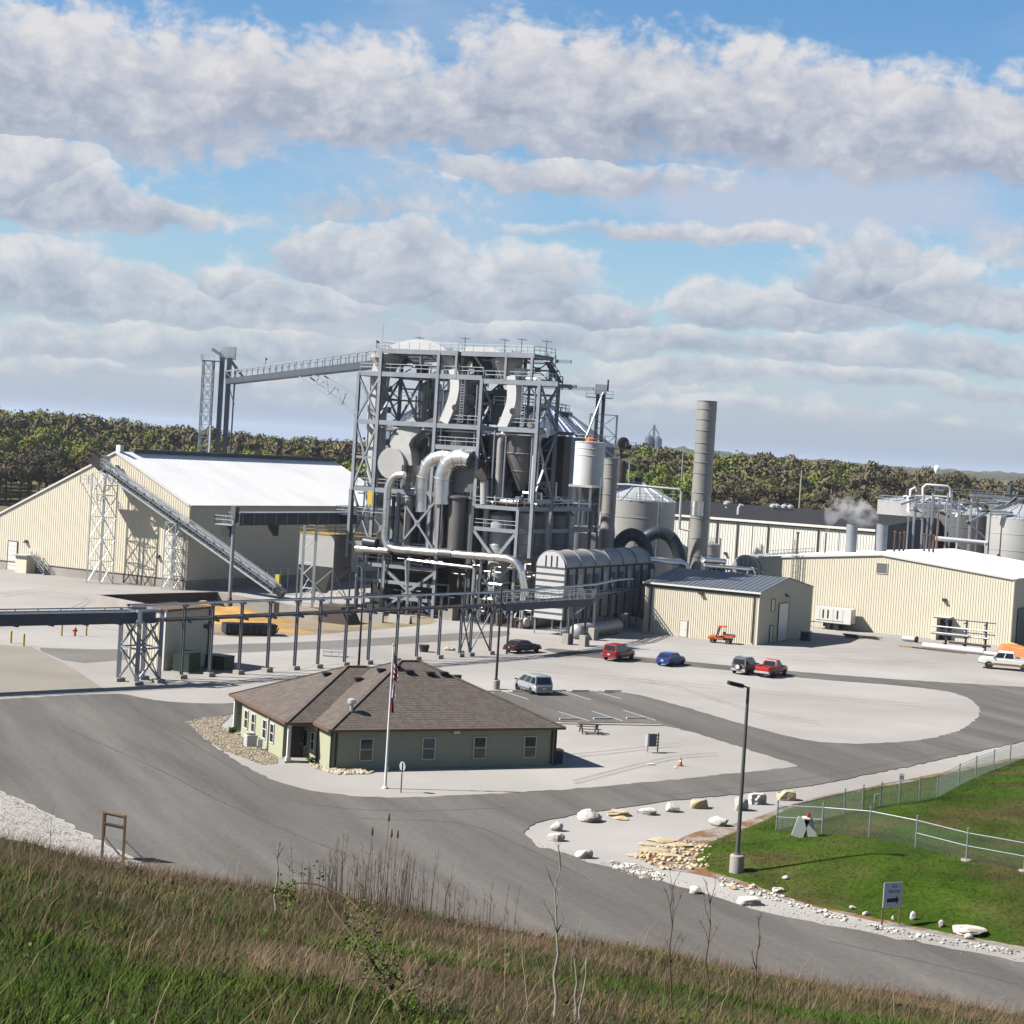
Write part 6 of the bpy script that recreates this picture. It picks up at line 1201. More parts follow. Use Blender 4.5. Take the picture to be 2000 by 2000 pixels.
def elevator_mid():
    a = AY(1180, 800, 312); b = A3(a[0], a[1], 0); t = thing('leg_elevator', 'small bucket elevator head and lattice frame behind the white tank', 'elevator', b); X, Yv = A3(1, 0, 0), A3(0, 1, 0); zt = AY(1180, 810, 312)[2]
    lattice(t, b, 4.6, 3, 8, zt, 6, .16, .07, 'steel_grey', (X, Yv)); 
    for x in (-1.2, -.2): MB().fbox(b, X, Yv, (x-.3, x+.3), (-.3, .3), (0, zt+3.6)).build('elevator_leg', 'steel_dark', t)
    h = b+A3(-.6, 0, zt+3.4); MB().fbox(h, X, Yv, (-1.2, .8), (-.6, .6), (0, 1.7)).build('head', 'galv', t); k = MB(); k.beam(h+A3(.6, 0, 1.5), b+A3(-3.0, -4, wz+.8), .24); k.build('spout', 'duct_grey', t); MB().beam(h+A3(1.0, 0, .6), h+A3(1.0, 0, 2.6), .3).build('mast', 'steel_dark', t)
    k = MB(); k.fbox(h, X, Yv, (-2.6, 1.9), (-1, 1), (-.6, -.5)); k.build('deck', 'steel_dark', t); k = MB(); handrail(k, [h+A3(-2.6, -1, -.5), h+A3(1.9, -1, -.5)]); k.build('handrail', 'steel_grey', t)
    q = AY(1214, 876, 305); m = thing('blower', 'dark blower on a railed platform right of the lattice frame', 'machine', (q[0], q[1], 0)); c = A3(q[0], q[1], q[2]); MB().lathe(c+Z*.9, [(.9, 0), (1.0, .2), (1.0, .8), (.6, 1)], 18, axis=-Yv+X*.4).build('fan_housing', 'machine_dark', m, True); MB().fbox(c, X, Yv, (-1.6, 2.4), (-1, 1), (-.15, 0)).build('deck', 'steel_dark', m); k = MB(); handrail(k, [c+A3(.6, -1, 0), c+A3(2.4, -1, 0), c+A3(2.4, 1, 0)]); k.build('handrail', 'steel_grey', m); MB().fbox(c, X, Yv, (.7, 1.6), (-.4, .4), (0, .8)).build('motor', 'machine_dark', m); MB().beam(A3(c[0], c[1], 0), c, .4).build('post', 'steel_dark', m)
    q = AY(1213, 900, 300); m = thing('vessel_column', 'dark column vessel with a bright pipe loop, right of the short stack', 'vessel', (q[0], q[1], 0)); MB().lathe(A3(q[0], q[1], 0), [(1.0, 0), (1.0, q[2]-.4), (.7, q[2]), (.1, q[2]+.3)], 18).build('shell', 'machine_dark', m, True); MB().tube([A3(q[0]+.1, q[1]-1, q[2]+.2), A3(q[0]+1.3, q[1]-1, q[2]+.2), A3(q[0]+1.4, q[1]-1, q[2]-4)], .1, 6).build('pipe', 'stainless', m, True)
elevator_mid()
# ------------------------------------------------------------------ conveyors
def inclined():
    p = G(540, 1168)+Z*1.2; ob = WO-E2*3.6; s, z = PLN(205, 914, ob, E1); q = ob+E1*s+Z*z; t = thing('inclined_conveyor', 'long inclined conveyor rising from the feed pit to the warehouse gable', 'conveyor', (p[0], p[1], 0)); d = q-p; L = np.linalg.norm(d); d /= L; x = np.cross(d, Z); x /= np.linalg.norm(x); u = np.cross(x, d)
    MB().beam(p, q, 1.2, .5, up=u).build('belt_trough', 'steel_dark', t)
    for sg in (-1, 1):
        o = x*sg*.9
        for hh, w in ((-.55, .26), (.55, .22)): MB().beam(p+o+u*hh, q+o+u*hh, .14, w, up=u).build('chord', 'galv', t)
        n = 26; k = MB()
        for i in range(n): a = p+o+d*(L*i/n); b = p+o+d*(L*(i+1)/n); MB().beam(a-u*.5, (a+b)/2+u*.5, .07).build('lacing', 'galv', t); MB().beam((a+b)/2+u*.5, b-u*.5, .07).build('lacing', 'galv', t)
    k = MB(); o = x*(-1.7 if (x @ E2) > 0 else 1.7); handrail(k, [p+o+u*.4, q+o+u*.4], step=1.6); handrail(k, [p+o*.62+u*.4, q+o*.62+u*.4], step=1.6); k.build('handrail', 'galv', t); MB().beam(p+o*.8+u*.35, q+o*.8+u*.35, .7, .07, up=u).build('walkway', 'steel_grey', t)
    MB().beam(q-d*.6, q+d*2.2+Z*.3, 1.5, 1.5, up=u).build('head_drum', 'machine_dark', t); MB().fbox(q, E1, -E2, (-2.0, -1.1), (-2.4, -.2), (-.2, 1.7)).build('head_cover', 'white_paint', t)
    MB().beam(p-d*1.2, p+d*3, 1.5, 1.0, up=u).build('boot', 'duct_grey', t)
    k = MB(); k.fbox(q, E1, -E2, (-3.2, 1.4), (-1.2, 1.4), (-2.5, -2.4)); k.build('platform', 'galv', t); k = MB(); handrail(k, [q-E1*3.2+E2*-1.4-Z*2.4, q+E1*1.4-E2*1.4-Z*2.4]); handrail(k, [q-E1*3.2-E2*1.4-Z*2.4, q-E1*3.2+E2*1.2-Z*2.4]); k.build('handrail', 'galv', t)
    for sx in (-3.0, -.4): MB().beam(q+E1*sx-E2*1.2-Z*2.5, q+E1*(sx*.3)-E2*.9-Z*5.5, .12).build('bracket', 'galv', t)
    for px, w, dd, n in ((199, 2.5, 2.6, 5), (335, 1.9, 1.9, 5)):
        f = None
        for i in range(400):
            a = p+d*L*i/400; w_ = a-EYE; X = 1000+F*(w_ @ RP)/(w_ @ CF)
            if X < px+8: f = i/400; break
        a = p+d*L*(f if f is not None else .98); lattice(t, A3(a[0], a[1], 0), w, dd, 0, a[2]-.7, n, .18, .075)
    # feed end: yellow box, catwalk hoops
    y = thing('electrical_box', 'yellow electrical box beside the foot of the inclined conveyor', 'box', G(541, 1160)); g = G(541, 1160); MB().fbox(g, E1, E2, (-.35, .35), (-.2, .2), (1.2, 2.8)).build('cabinet', 'yellow', y); MB().beam(g, g+Z*1.2, .14).build('post', 'steel_grey', y)
    for i, x_ in enumerate((530, 545, 561)):
        g = G(x_, 1160); 
    hr = thing('guard_hoops', 'row of tall grey guard hoops behind the conveyor foot', 'railing', G(545, 1150)); 
    for x_ in (520, 533, 546, 561): g = G(x_, 1152); MB().beam(g, g+Z*3.2, .14).build('post', 'galv', hr)
    MB().tube([G(512, 1150)+Z*2.0, G(520, 1152)+Z*3.2, G(561, 1152)+Z*3.2, G(566, 1152)+Z*2.6], .07, 6).build('top_rail', 'galv', hr)
inclined()
def level_conveyor():
    o = G(447, 1200); t = thing('level_conveyor', 'dark level conveyor gallery from a tall round post to the dryer frame', 'conveyor', o); a, b = o+Z*12.0, o+E2*27+Z*12.0
    MB().beam(a, b, 1.7, 1.5).build('casing', 'steel_dark', t); MB().beam(a+Z*.8, b+Z*.8, 1.8, .12).build('cover', 'steel_grey', t)
    for i in range(11): q = a+E2*(i*2.4+.6); k = MB(); k.obox(q, E1*.89, E2*.07, Z*.8); k.build('stiffener', 'steel_grey', t)
    MB().tube([o, o+Z*12.0], .24, 12).build('post', 'steel_grey', t, True); MB().fbox(o, E1, E2, (-.35, .35), (-.3, .5), (12.0, 13.6)).build('vent_hood', 'duct_grey', t); MB().lathe(o, [(.42, 0), (.38, 1.6), (.25, 2.2)], 14).build('pedestal', 'rust_duct', t, True)
    k = MB(); k.fbox(o, E1, E2, (-2.2, .4), (-1.0, 1.2), (11.2, 11.3)); k.build('platform', 'galv', t); k = MB(); handrail(k, [o-E1*2.2-E2+Z*11.3, o+E1*.4-E2+Z*11.3]); handrail(k, [o-E1*2.2-E2+Z*11.3, o-E1*2.2+E2*1.2+Z*11.3]); k.build('handrail', 'galv', t)
    MB().fbox(o-E1*2.0+E2*1.2, E1, E2, (-.9, .5), (0, 1), (9.6, 11.0)).build('drop_chute', 'machine_dark', t); MB().fbox(o+E2*8, E1, E2, (-.5, .5), (0, 1), (9.8, 11.3)).build('drop_chute', 'machine_dark', t)
    q = o+E2*17
    for s in (-.95, .95): MB().beam(q+E1*s, q+E1*s+Z*11.2, .34).build('trestle_leg', 'galv', t)
    for i in range(6): z = 1+i*1.7; MB().beam(q-E1*.9+Z*z, q+E1*.9+Z*(z+(.0 if i % 2 else 1.6)), .14).build('lacing', 'galv', t)
level_conveyor()
def pipe_rack():
    xs = [355, 410, 467, 522, 575, 620, 672, 718, 772, 812, 855, 896, 916, 955]; A, B = A3(-29.4, 166.4, 0), A3(-1.4, 201.8, 0); d = (B-A)/np.linalg.norm(B-A); n = np.cross(d, Z); t = thing('pipe_rack', 'long row of steel posts carrying two pipe lines across the yard', 'pipe rack', A); P = []
    for x in xs:
        g = G(x, 1320-(x-355)*.07); s = None
        r = ray(x, 1300); u = r[0]/r[1]; s = (A[0]-u*A[1])/(u*d[1]-d[0]); P.append(A+d*s)
    P += [A3(7.5, 217.4, 0), A3(10.9, 224.3, 0), A3(13.4, 232.8, 0), A3(16.2, 238.8, 0)]
    for i, p in enumerate(P):
        k = MB()
        for sg in (-1, 1): k.obox(p+n*sg*.11+Z*3.4, d*.11, n*.02, Z*3.4)
        k.obox(p+Z*3.4, d*.03, n*.11, Z*3.4); po = k.build('post', 'steel_mid', t); k = MB(); k.box(p+Z*.12, .8, .8, .5, .9); k.build('footing', 'concrete', po)
        MB().beam(p-n*.9+Z*5.3, p+n*.9+Z*5.3, .16, .2).build('crossarm', 'steel_dark', po); MB().beam(p-n*.5+Z*6.75, p+n*.5+Z*6.75, .14, .16).build('crossarm', 'steel_dark', po)
    ends = [A3(-33.4, 161.5, 0)]+P
    for off, z, r, nm, mt in ((-.5, 5.52, .13, 'pipe', 'steel_dark'), (.1, 5.5, .11, 'pipe', 'rust_duct'), (.55, 5.48, .09, 'pipe', 'steel_dark'), (-.25, 6.92, .1, 'pipe', 'steel_dark'), (.25, 6.9, .08, 'pipe', 'galv')):
        MB().tube([p+n*off+Z*z for p in ends], r, 8).build(nm, mt, t, True)
    for a, b in ((11, 12), (12, 13)):
        p, q = P[a], P[b]; MB().beam(p+Z*.4, q+Z*5, .12).build('brace', 'steel_dark', t); MB().beam(q+Z*.4, p+Z*5, .12).build('brace', 'steel_dark', t)
    for p in (P[14]+A3(2.0, -1.0, 0), P[13]+A3(1.9, 1.4, 0)): MB().beam(p, p+Z*5.5, .26).build('post', 'steel_dark', t)
    for p, h in ((P[14], 1.3), (P[14]+A3(2.0, -1, 0), 1.3), (P[15], 1.5)): k = MB(); k.box(p+Z*h/2, .9, .9, h, .9); k.build('pedestal', 'concrete', t)
    br = thing('walkway_bridge', 'heavy grey walkway bridge with handrails in front of the white end wall', 'bridge', (P[13][0], P[13][1], 0)); a, b = P[13]+A3(.9, .6, 5.3), P[14]+A3(2.2, -.4, 5.3); MB().beam(a, b, 1.5, .85).build('girder', 'steel_dark', br); x = np.cross((b-a)/np.linalg.norm(b-a), Z)
    for sg in (-1, 1): k = MB(); handrail(k, [a+x*sg*.75+Z*.42, b+x*sg*.75+Z*.42]); k.build('handrail', 'galv', br)
    MB().beam(A3(*b[:2], 0)+A3(-1.6, .2, 0), b+A3(-1.6, .2, 0), .26).build('post', 'steel_dark', br)
    MB().beam(A3(*b[:2], 0)+A3(-1.5, .2, 3.6), b+A3(0, 0, -.3), .14).build('brace', 'galv', br)
    return P
RACK = pipe_rack()
def left_conveyor():
    c = [A3(-34.2, 162.4, 0), A3(-32.2, 160.6, 0), A3(-30.7, 163.0, 0), A3(-32.5, 164.6, 0)]; t = thing('yard_conveyor', 'dark covered conveyor entering from the left on a braced four post trestle', 'conveyor', c[1]); d = A3(.74, .673, 0); n = np.cross(d, Z)
    b = A3(-32.6, 162.4, 0); p, q = b-d*46+Z*5.85, b+d*1.2+Z*5.85; MB().beam(p, q, 1.5, 1.0).build('casing', 'steel_dark', t)
    for sg in (-1, 1):
        MB().beam(p+n*sg*.95+Z*.75, q+n*sg*.95+Z*.75, .1).build('top_rail', 'steel_grey', t)
        k = MB()
        for i in range(22): a = p+d*(i*2.15)+n*sg*.9; k.beam(a+Z*.5, a+Z*.78, .08); 
        k.build('rail_posts', 'steel_grey', t, kind='stuff')
    for i in range(14): a = p+d*(i*3.3+1); MB().obox(a-Z*.56, d*.1, n*.5, Z*.08).build('roller_bracket', 'steel_dark', t)
    for q_ in c: MB().beam(q_, q_+Z*6.6, .34).build('post', 'steel_grey', t); k = MB(); k.box(q_+Z*.12, .9, .9, .4, .8); k.build('footing', 'concrete', t)
    for a, b_ in zip(c, c[1:]+c[:1]):
        for z0, z1 in ((.3, 3.1), (3.2, 6)): MB().beam(a+Z*z0, b_+Z*z1, .12).build('brace', 'steel_grey', t); MB().beam(b_+Z*z0, a+Z*z1, .12).build('brace', 'steel_grey', t)
        MB().beam(a+Z*3.15, b_+Z*3.15, .14).build('strut', 'steel_grey', t); MB().beam(a+Z*6.5, b_+Z*6.5, .2).build('strut', 'steel_grey', t)
left_conveyor()
# ------------------------------------------------------------------ office
def office():
    f1, f2 = frame(25.4); o = G(645, 1503); t = thing('office_building', 'single storey sage green office with a brown hipped shingle roof in the middle foreground', 'building', o); W_, D_, ev, sl = 17.26, 15.6, 2.75, .45
    P = lambda x, y, z: o+f1*x+f2*y+Z*z
    def wall(name, a, b, h=ev, mt='sage_siding'):
        k = MB(); A, B = P(*a, 0), P(*b, 0); L = np.linalg.norm(B-A); d = (B-A)/L; n = np.cross(d, Z); nr = int(h/.19)
        vs = []
        for i in range(nr): z = i*h/nr; vs += [(A+Z*z+n*.022), (B+Z*z+n*.022), (B+Z*(z+h/nr)), (A+Z*(z+h/nr))]
        k.add(vs, [(4*i, 4*i+1, 4*i+2, 4*i+3) for i in range(nr)]); return k.build(name, mt, t)
    wall('front_wall', (0, 0), (W_, 0)); wall('side_wall', (W_, 0), (W_, D_)); wall('back_wall', (W_, D_), (-2.05, D_)); wall('left_wall', (-2.05, 14.3), (-2.05, 4.35)); wall('porch_wall', (-2.05, 4.35), (-.2, 4.35)); wall('porch_wall', (-.2, 4.35), (-.2, 2.6)); wall('porch_wall', (0, 2.9), (0, 0))
    wall('porch_wall', (-.2, 2.9), (0.0, 2.9)); wall('back_porch_wall', (-.4, 14.3), (-2.05, 14.3)); wall('back_porch_wall', (-.4, D_), (-.4, 14.3))
    for p in ((-.02, -.02), (W_+.02, -.02)): MB().beam(P(*p, 0), P(*p, ev), .16).build('corner_board', 'trim_bronze', t)
    # two hipped roof volumes of the same pitch, each with eaves, soffit and fascia
    def hip(x0, x1, y0, y1, nm):
        w = min(x1-x0, y1-y0)/2; zr = ev+sl*w
        if x1-x0 >= y1-y0: r0, r1 = (x0+w, (y0+y1)/2), (x1-w, (y0+y1)/2)
        else: r0, r1 = ((x0+x1)/2, y0+w), ((x0+x1)/2, y1-w)
        c = [(x0, y0), (x1, y0), (x1, y1), (x0, y1)]; C = [P(*q, ev+.06) for q in c]; R0, R1 = P(*r0, zr+.06), P(*r1, zr+.06); k = MB()
        if x1-x0 >= y1-y0: k.poly([C[0], C[1], R1, R0]); k.poly([C[2], C[3], R0, R1]); k.poly([C[1], C[2], R1]); k.poly([C[3], C[0], R0]); hips = [(C[0], R0), (C[1], R1), (C[2], R1), (C[3], R0), (R0, R1)]
        else: k.poly([C[0], C[1], R0]); k.poly([C[2], C[3], R1]); k.poly([C[1], C[2], R1, R0]); k.poly([C[3], C[0], R0, R1]); hips = [(C[0], R0), (C[1], R0), (C[2], R1), (C[3], R1), (R0, R1)]
        rf = k.build('roof', 'shingle', t)
        k = MB()
        for a, b in hips: k.beam(a+Z*.02, b+Z*.02, .30, .06)
        k.build('ridge_cap', 'shingle', rf)
        k = MB()
        # shingle courses as low steps, the part too fine to split
        for (a, b), (r_a, r_b) in (((C[0], C[1]), (hips[0][1], hips[1][1])), ((C[3], C[0]), (hips[3][1], hips[0][1])), ((C[1], C[2]), (hips[1][1], hips[2][1]))):
            n_ = 30
            for i in range(1, n_):
                f = i/n_; p = a+(r_a-a)*f; q = b+(r_b-b)*f
                if np.linalg.norm(q-p) > .5: k.beam(p+Z*.004, q+Z*.004, .04, .008)
        so = k.build('shingle_course', 'shingle', rf); so['kind'] = 'stuff'
        k = MB(); k.poly([P(*q, ev-.02) for q in c]); k.build('soffit', 'trim_bronze', t)
        k = MB()
        for a, b in zip(c, c[1:]+c[:1]): k.beam(P(*a, ev), P(*b, ev), .13, .17)
        k.build('gutter', 'eave_wood', t)
    hip(-.42, W_+.5, -.5, D_+.6, 'main'); hip(-2.46, 12.8, 2.82, D_+.9, 'wing')
    # windows: five on the sunny left side, four on the shaded front
    for s in (2.55, 7.25, 11.2, 15.2): window(t, P(0, 0, 0)-f2*.022, f1, -f2, s-.44, s+.44, .62, 2.08, gl='blind' if s in (7.25,) else 'glass_dark')
    for s in (13.0, 11.25, 8.5, 6.75): window(t, P(-2.05, 0, 0)-f1*.022, f2, -f1, s-.36, s+.36, .78, 2.05, fr='white_paint')
    window(t, P(-.2, 0, 0), f2, -f1, 3.0, 3.6, .8, 2.0); door(t, P(-2.05, 4.35, 0), f1, -f2, .5, 1.4, .1, 2.15, mt='dark_wood', fr='trim_bronze'); window(t, P(-2.05, 4.33, 0), f1, -f2, 1.45, 1.75, .9, 2.05, mid=False)
    for p in ((-2.1, 2.95), (-2.1, 15.9)): k = MB(); k.box(P(*p, ev/2), .22, .22, ev, radians(25.4)); po = k.build('porch_post', 'white_paint', t); k = MB(); k.box(P(*p, .2), .34, .34, .4, radians(25.4)); k.build('post_base', 'white_paint', po)
    k = MB(); k.fbox(o, f1, f2, (-2.4, 0), (2.7, 4.35), (.0, .12)); k.build('porch_slab', 'concrete', t); k = MB(); k.fbox(o, f1, f2, (-2.4, -.4), (14.3, 16.1), (.0, .12)); k.build('porch_slab', 'concrete', t)
    MB().fbox(P(-2.05, 0, 0), f2, -f1, (7.55, 7.7), (.03, .14), (.1, 2.7)).build('downspout', 'white_paint', t)
    for x, y in ((16.9, -.1), (.25, -.1)): MB().fbox(P(0, 0, 0), f1, -f2, (x, x+.12), (.03, .14), (.1, 2.65)).build('downspout', 'trim_bronze', t)
    k = MB(); k.fbox(P(0, 0, 0), f1, -f2, (9.0, 9.5), (.03, .3), (2.42, 2.6)); k.build('floodlight', 'galv', t)
    # roof vents near the ridge and the flue
    def rz(x, y): return ev+sl*max(min(x+.42, W_+.5-x, y+.5, D_+.6-y), min(x+2.46, 12.8-x, y-2.82, D_+.9-y))+.06
    for x, y in ((6.2, 7.3), (7.2, 6.8), (8.0, 6.2), (9.6, 6.0), (10.7, 6.0), (11.8, 6.0), (2.8, 9.6), (4.6, 7.6)):
        k = MB(); q = P(x, y, rz(x, y)+.1); k.box(q, .5, .42, .18, radians(25.4)); k.box(q+Z*.13, .62, .52, .05, radians(25.4)); k.build('roof_vent', 'black_plastic', t)
    q = P(1.9, 1.6, rz(1.9, 1.6)); k = MB(); k.lathe(q, [(.13, -.1), (.13, .55), (.3, .6), (.3, .85), (.1, .95)], 12); k.build('flue', 'galv', t, True)
    # things standing at its walls
    g = P(-2.75, 9.6, 0); a = thing('condenser_unit', 'white air conditioning unit on the stones under the office side windows', 'air conditioner', g); MB().box(g+Z*.45, .8, .8, .8, radians(25.4)).build('cabinet', 'white_paint', a); k = MB(); k.lathe(g+Z*.85, [(.34, 0), (.34, .05), (.05, .06)], 14); k.build('fan_grille', 'steel_dark', a)
    for i in range(5): MB().fbox(g, f2, -f1, (-.36, .36), (.405, .43), (.15+i*.14, .22+i*.14)).build('louvre', 'galv', a)
    g = P(-2.6, 7.9, 0); a = thing('gas_meter', 'small grey gas meter with dark pipes by the office downspout', 'meter', g); MB().box(g+Z*.55, .35, .3, .5, .4).build('meter_body', 'galv', a); MB().tube([g+f2*.5, g+f2*.5+Z*.5, g+Z*.5], .05, 6).build('pipe', 'steel_dark', a)
    for x, y, lab in ((W_+.55, -.05+.6, 'blue wheeled bin with yellow lid against the office right corner'),):
        g = P(x, y, 0); a = thing('wheeled_bin', lab, 'bin', g); k = MB(); k.prism([g-f1*.28-f2*.3, g+f1*.28-f2*.3, g+f1*.28+f2*.3, g-f1*.28+f2*.3], Z*.98); k.build('bin_body', 'blue_bin', a); MB().fbox(g, f1, f2, (-.32, .32), (-.34, .36), (.98, 1.06)).build('lid', 'yellow', a)
        for s in (-.25, .25): MB().lathe(g+f1*s+f2*.32+Z*.1, [(.1, -.03), (.1, .03)], 10, axis=f1).build('wheel', 'rubber', a)
    for x, y, lab in ((-2.45, 15.2, 'small dark shrub at the far porch post of the office'), (-.6, 2.4, 'small dark shrub beside the office entrance step')):
        g = P(x, y, 0); a = thing('shrub', lab, 'shrub', g); r = np.random.default_rng(int(x*10)+99); n = 160; p = r.normal(0, .16, (n, 3))*[1, 1, .7]+[0, 0, .25]; d = r.normal(0, .06, (n, 4, 3)); V = (p[:, None, :]+d).reshape(-1, 3)
        npmesh('foliage', V, np.arange(4*n).reshape(-1, 4), 'bramble_leaf' if x > -1 else 'lawn_blade', parent=a); k = MB(); k.tube([g, g+Z*.3], .02, 5); k.build('stem', 'stem_brown', a)
    return P
OP = office()
def rocks(name, poly, n, s0, s1, mt, kind='stuff', seed=1, zf=None):
    r = np.random.default_rng(seed); poly = np.array(poly)[:, :2]; lo, hi = poly.min(0), poly.max(0); P = r.uniform(lo, hi, (n*3, 2)); P = P[pdist(P, poly) > 0][:n]; m_ = len(P)
    base = np.array([(1, 0, 0), (-1, 0, 0), (0, 1, 0), (0, -1, 0), (0, 0, 1), (0, 0, -.5)], float); Fb = np.array([(0, 2, 4), (2, 1, 4), (1, 3, 4), (3, 0, 4), (2, 0, 5), (1, 2, 5), (3, 1, 5), (0, 3, 5)])
    s = r.uniform(s0, s1, (m_, 1, 1))*np.stack([r.uniform(.7, 1.4, m_), r.uniform(.6, 1.1, m_), r.uniform(.4, .8, m_)], 1)[:, None, :]; a = r.uniform(0, 6.28, m_)
    V = base[None]*s+r.normal(0, .12, (m_, 6, 3))*s; x = V[..., 0]*np.cos(a)[:, None]-V[..., 1]*np.sin(a)[:, None]; y = V[..., 0]*np.sin(a)[:, None]+V[..., 1]*np.cos(a)[:, None]; V = np.stack([x+P[:, :1], y+P[:, 1:], V[..., 2]+.02], 2)
    if zf is not None: V[..., 2] += np.maximum(0, zf(P))[:, None]
    return npmesh(name, V.reshape(-1, 3), (Fb[None]+np.arange(m_)[:, None, None]*6).reshape(-1, 3), mt, kind=kind)
rocks('river_stones', gp([(362, 1411), (400, 1402), (452, 1398), (430, 1419), (463, 1434), (512, 1462), (545, 1480), (540, 1492), (512, 1494), (470, 1478), (435, 1466), (395, 1438)]), 6500, .04, .105, 'stone', seed=2)
rocks('river_stones', gp([(632, 1498), (660, 1503), (735, 1505), (722, 1512), (660, 1513), (634, 1507)]), 320, .10, .24, 'stone', seed=3)
rocks('river_stones', gp([(600, 1487), (632, 1497), (640, 1508), (612, 1500)]), 120, .08, .16, 'stone', seed=13)
rocks('loose_rubble', gp([(1190, 1680), (1245, 1690), (1300, 1708), (1290, 1722), (1250, 1718), (1196, 1697)]), 420, .03, .15, 'white_stone', seed=4)
rocks('loose_rubble', gp([(1395, 1712), (1500, 1740), (1640, 1788), (1800, 1823), (1995, 1858), (1995, 1868), (1800, 1838), (1640, 1800), (1500, 1757), (1400, 1728)]), 700, .03, .18, 'white_stone', seed=5)
rocks('clay_rubble', gp([(1230, 1672), (1340, 1640), (1400, 1660), (1385, 1695), (1300, 1702)]), 240, .05, .26, 'yellow_stone', seed=6)
rocks('gravel_stones', gp([(0, 1546), (100, 1594), (200, 1650), (290, 1696), (330, 1730), (0, 1740)]), 7000, .02, .05, 'white_stone', seed=7)
rocks('gravel_stones', gp([(1030, 1640), (1080, 1668), (1200, 1703), (1350, 1743), (1480, 1785), (1650, 1820), (2000, 1886), (2000, 1868), (1650, 1800), (1480, 1760), (1350, 1722), (1200, 1688), (1090, 1655)]), 1800, .02, .06, 'white_stone', seed=8)
def boulder(px, py, wpx, hpx, lab, mt='white_stone', flat=False, seed=0, block=False):
    g = GM(px, py); m_ = wpx/3565*g[1]/2*1.1; hh = hpx/3565*g[1]; r = random.Random(seed*13+5); bm = bmesh.new()
    bmesh.ops.create_icosphere(bm, subdivisions=3, radius=1.25 if block else 1)
    pl = [(Vector((r.uniform(-1, 1), r.uniform(-1, 1), r.uniform(-.3, 1))).normalized(), r.uniform(.55, .85)) for _ in range(11)]
    if block: pl = [(Vector((sx+r.uniform(-.14, .14), sy+r.uniform(-.14, .14), sz+r.uniform(-.1, .1))).normalized(), r.uniform(.82, .95)) for sx, sy, sz in ((1, 0, 0), (-1, 0, 0), (0, 1, 0), (0, -1, 0), (0, 0, 1), (0, 0, -1))]+pl[:3]
    for v in bm.verts:
        for n, d in pl:
            e = v.co.dot(n)
            if e > d+(.25 if block and n not in [q[0] for q in pl[:6]] else 0): v.co -= n*(e-d)
        v.co += Vector((r.uniform(-.03, .03), r.uniform(-.03, .03), r.uniform(-.03, .03)))
    for v in bm.verts: v.co.x *= m_; v.co.y *= m_*.75; v.co.z = v.co.z*hh*.58+hh*.40
    me = bpy.data.meshes.new('boulder'); bm.to_mesh(me); bm.free(); me.materials.append(MATS[mt]); o = bpy.data.objects.new('boulder', me); COL.objects.link(o); o.location = tuple(g); o.rotation_euler = (0, 0, r.uniform(-.4, .4)); tag(o, lab, 'boulder', 'boulders along the road bend'); return o
BL = [(1154, 1604, 52, 26, 'largest grey white boulder at the inside of the road bend', 'white_stone', 0), (1205, 1592, 44, 10, 'flat yellow stone slab right of the largest boulder', 'yellow_stone', 1), (1212, 1600, 34, 7, 'thin tan slab lying in front of the flat yellow slab', 'yellow_stone', 0), (1262, 1590, 38, 15, 'low wedge shaped white boulder between the yellow slab and the lumpy boulder', 'white_stone', 0), (1312, 1585, 32, 20, 'lumpy white boulder left of the squared tan block', 'white_stone', 0), (1366, 1578, 35, 18, 'squared tan stone block in the boulder row', 'yellow_stone', 1),
      (1447, 1582, 36, 28, 'craggy white boulder just behind the tall green lamp post', 'white_stone', 0), (1478, 1570, 32, 24, 'bright white squared boulder right of the lamp post', 'white_stone', 1), (1535, 1562, 34, 20, 'pale stone block behind the first fence post', 'yellow_stone', 1), (1088, 1622, 30, 18, 'cream topped boulder at the tip of the bend', 'white_stone', 0), (1086, 1642, 34, 20, 'white boulder below the cream topped boulder at the bend tip', 'white_stone', 0), (1140, 1675, 36, 20, 'grey white boulder where the roadside rubble begins', 'white_stone', 0),
      (1404, 1612, 38, 20, 'pile like broken white boulder left of the lamp post base', 'white_stone', 0), (1357, 1746, 28, 18, 'small white boulder by the road below the red soil', 'white_stone', 0), (1462, 1766, 44, 14, 'low white slab on the verge below the mound', 'white_stone', 1), (1893, 1822, 62, 12, 'long curved white slab on the verge right of the arrow sign', 'white_stone', 1), (1744, 1797, 9, 10, 'small white stone between the legs of the arrow sign', 'white_stone', 0), (1782, 1796, 12, 18, 'upright white stone right of the arrow sign', 'white_stone', 0), (1838, 1810, 14, 14, 'small white stone left of the long curved slab', 'white_stone', 0), (1432, 1736, 24, 9, 'tan flat stone on the red soil below the lamp post', 'yellow_stone', 0), (1470, 1733, 14, 9, 'small tan stone at the right of the red soil', 'yellow_stone', 0), (1535, 1717, 16, 9, 'white stone at the mound foot left of the verge stones', 'white_stone', 0), (1890, 1833, 20, 12, 'white stone in front of the long curved slab', 'white_stone', 0), (1690, 1788, 14, 9, 'white stone left of the arrow sign', 'white_stone', 0), (1520, 1742, 22, 9, 'flat pale stone on the rubble strip by the mound', 'white_stone', 1), (1665, 1775, 14, 8, 'pale stone among the rubble left of the arrow sign', 'white_stone', 0)]
for i, (x, y, w, h, lab, mt, fl) in enumerate(BL): boulder(x, y, w, h, lab, mt, seed=i, block=bool(fl))
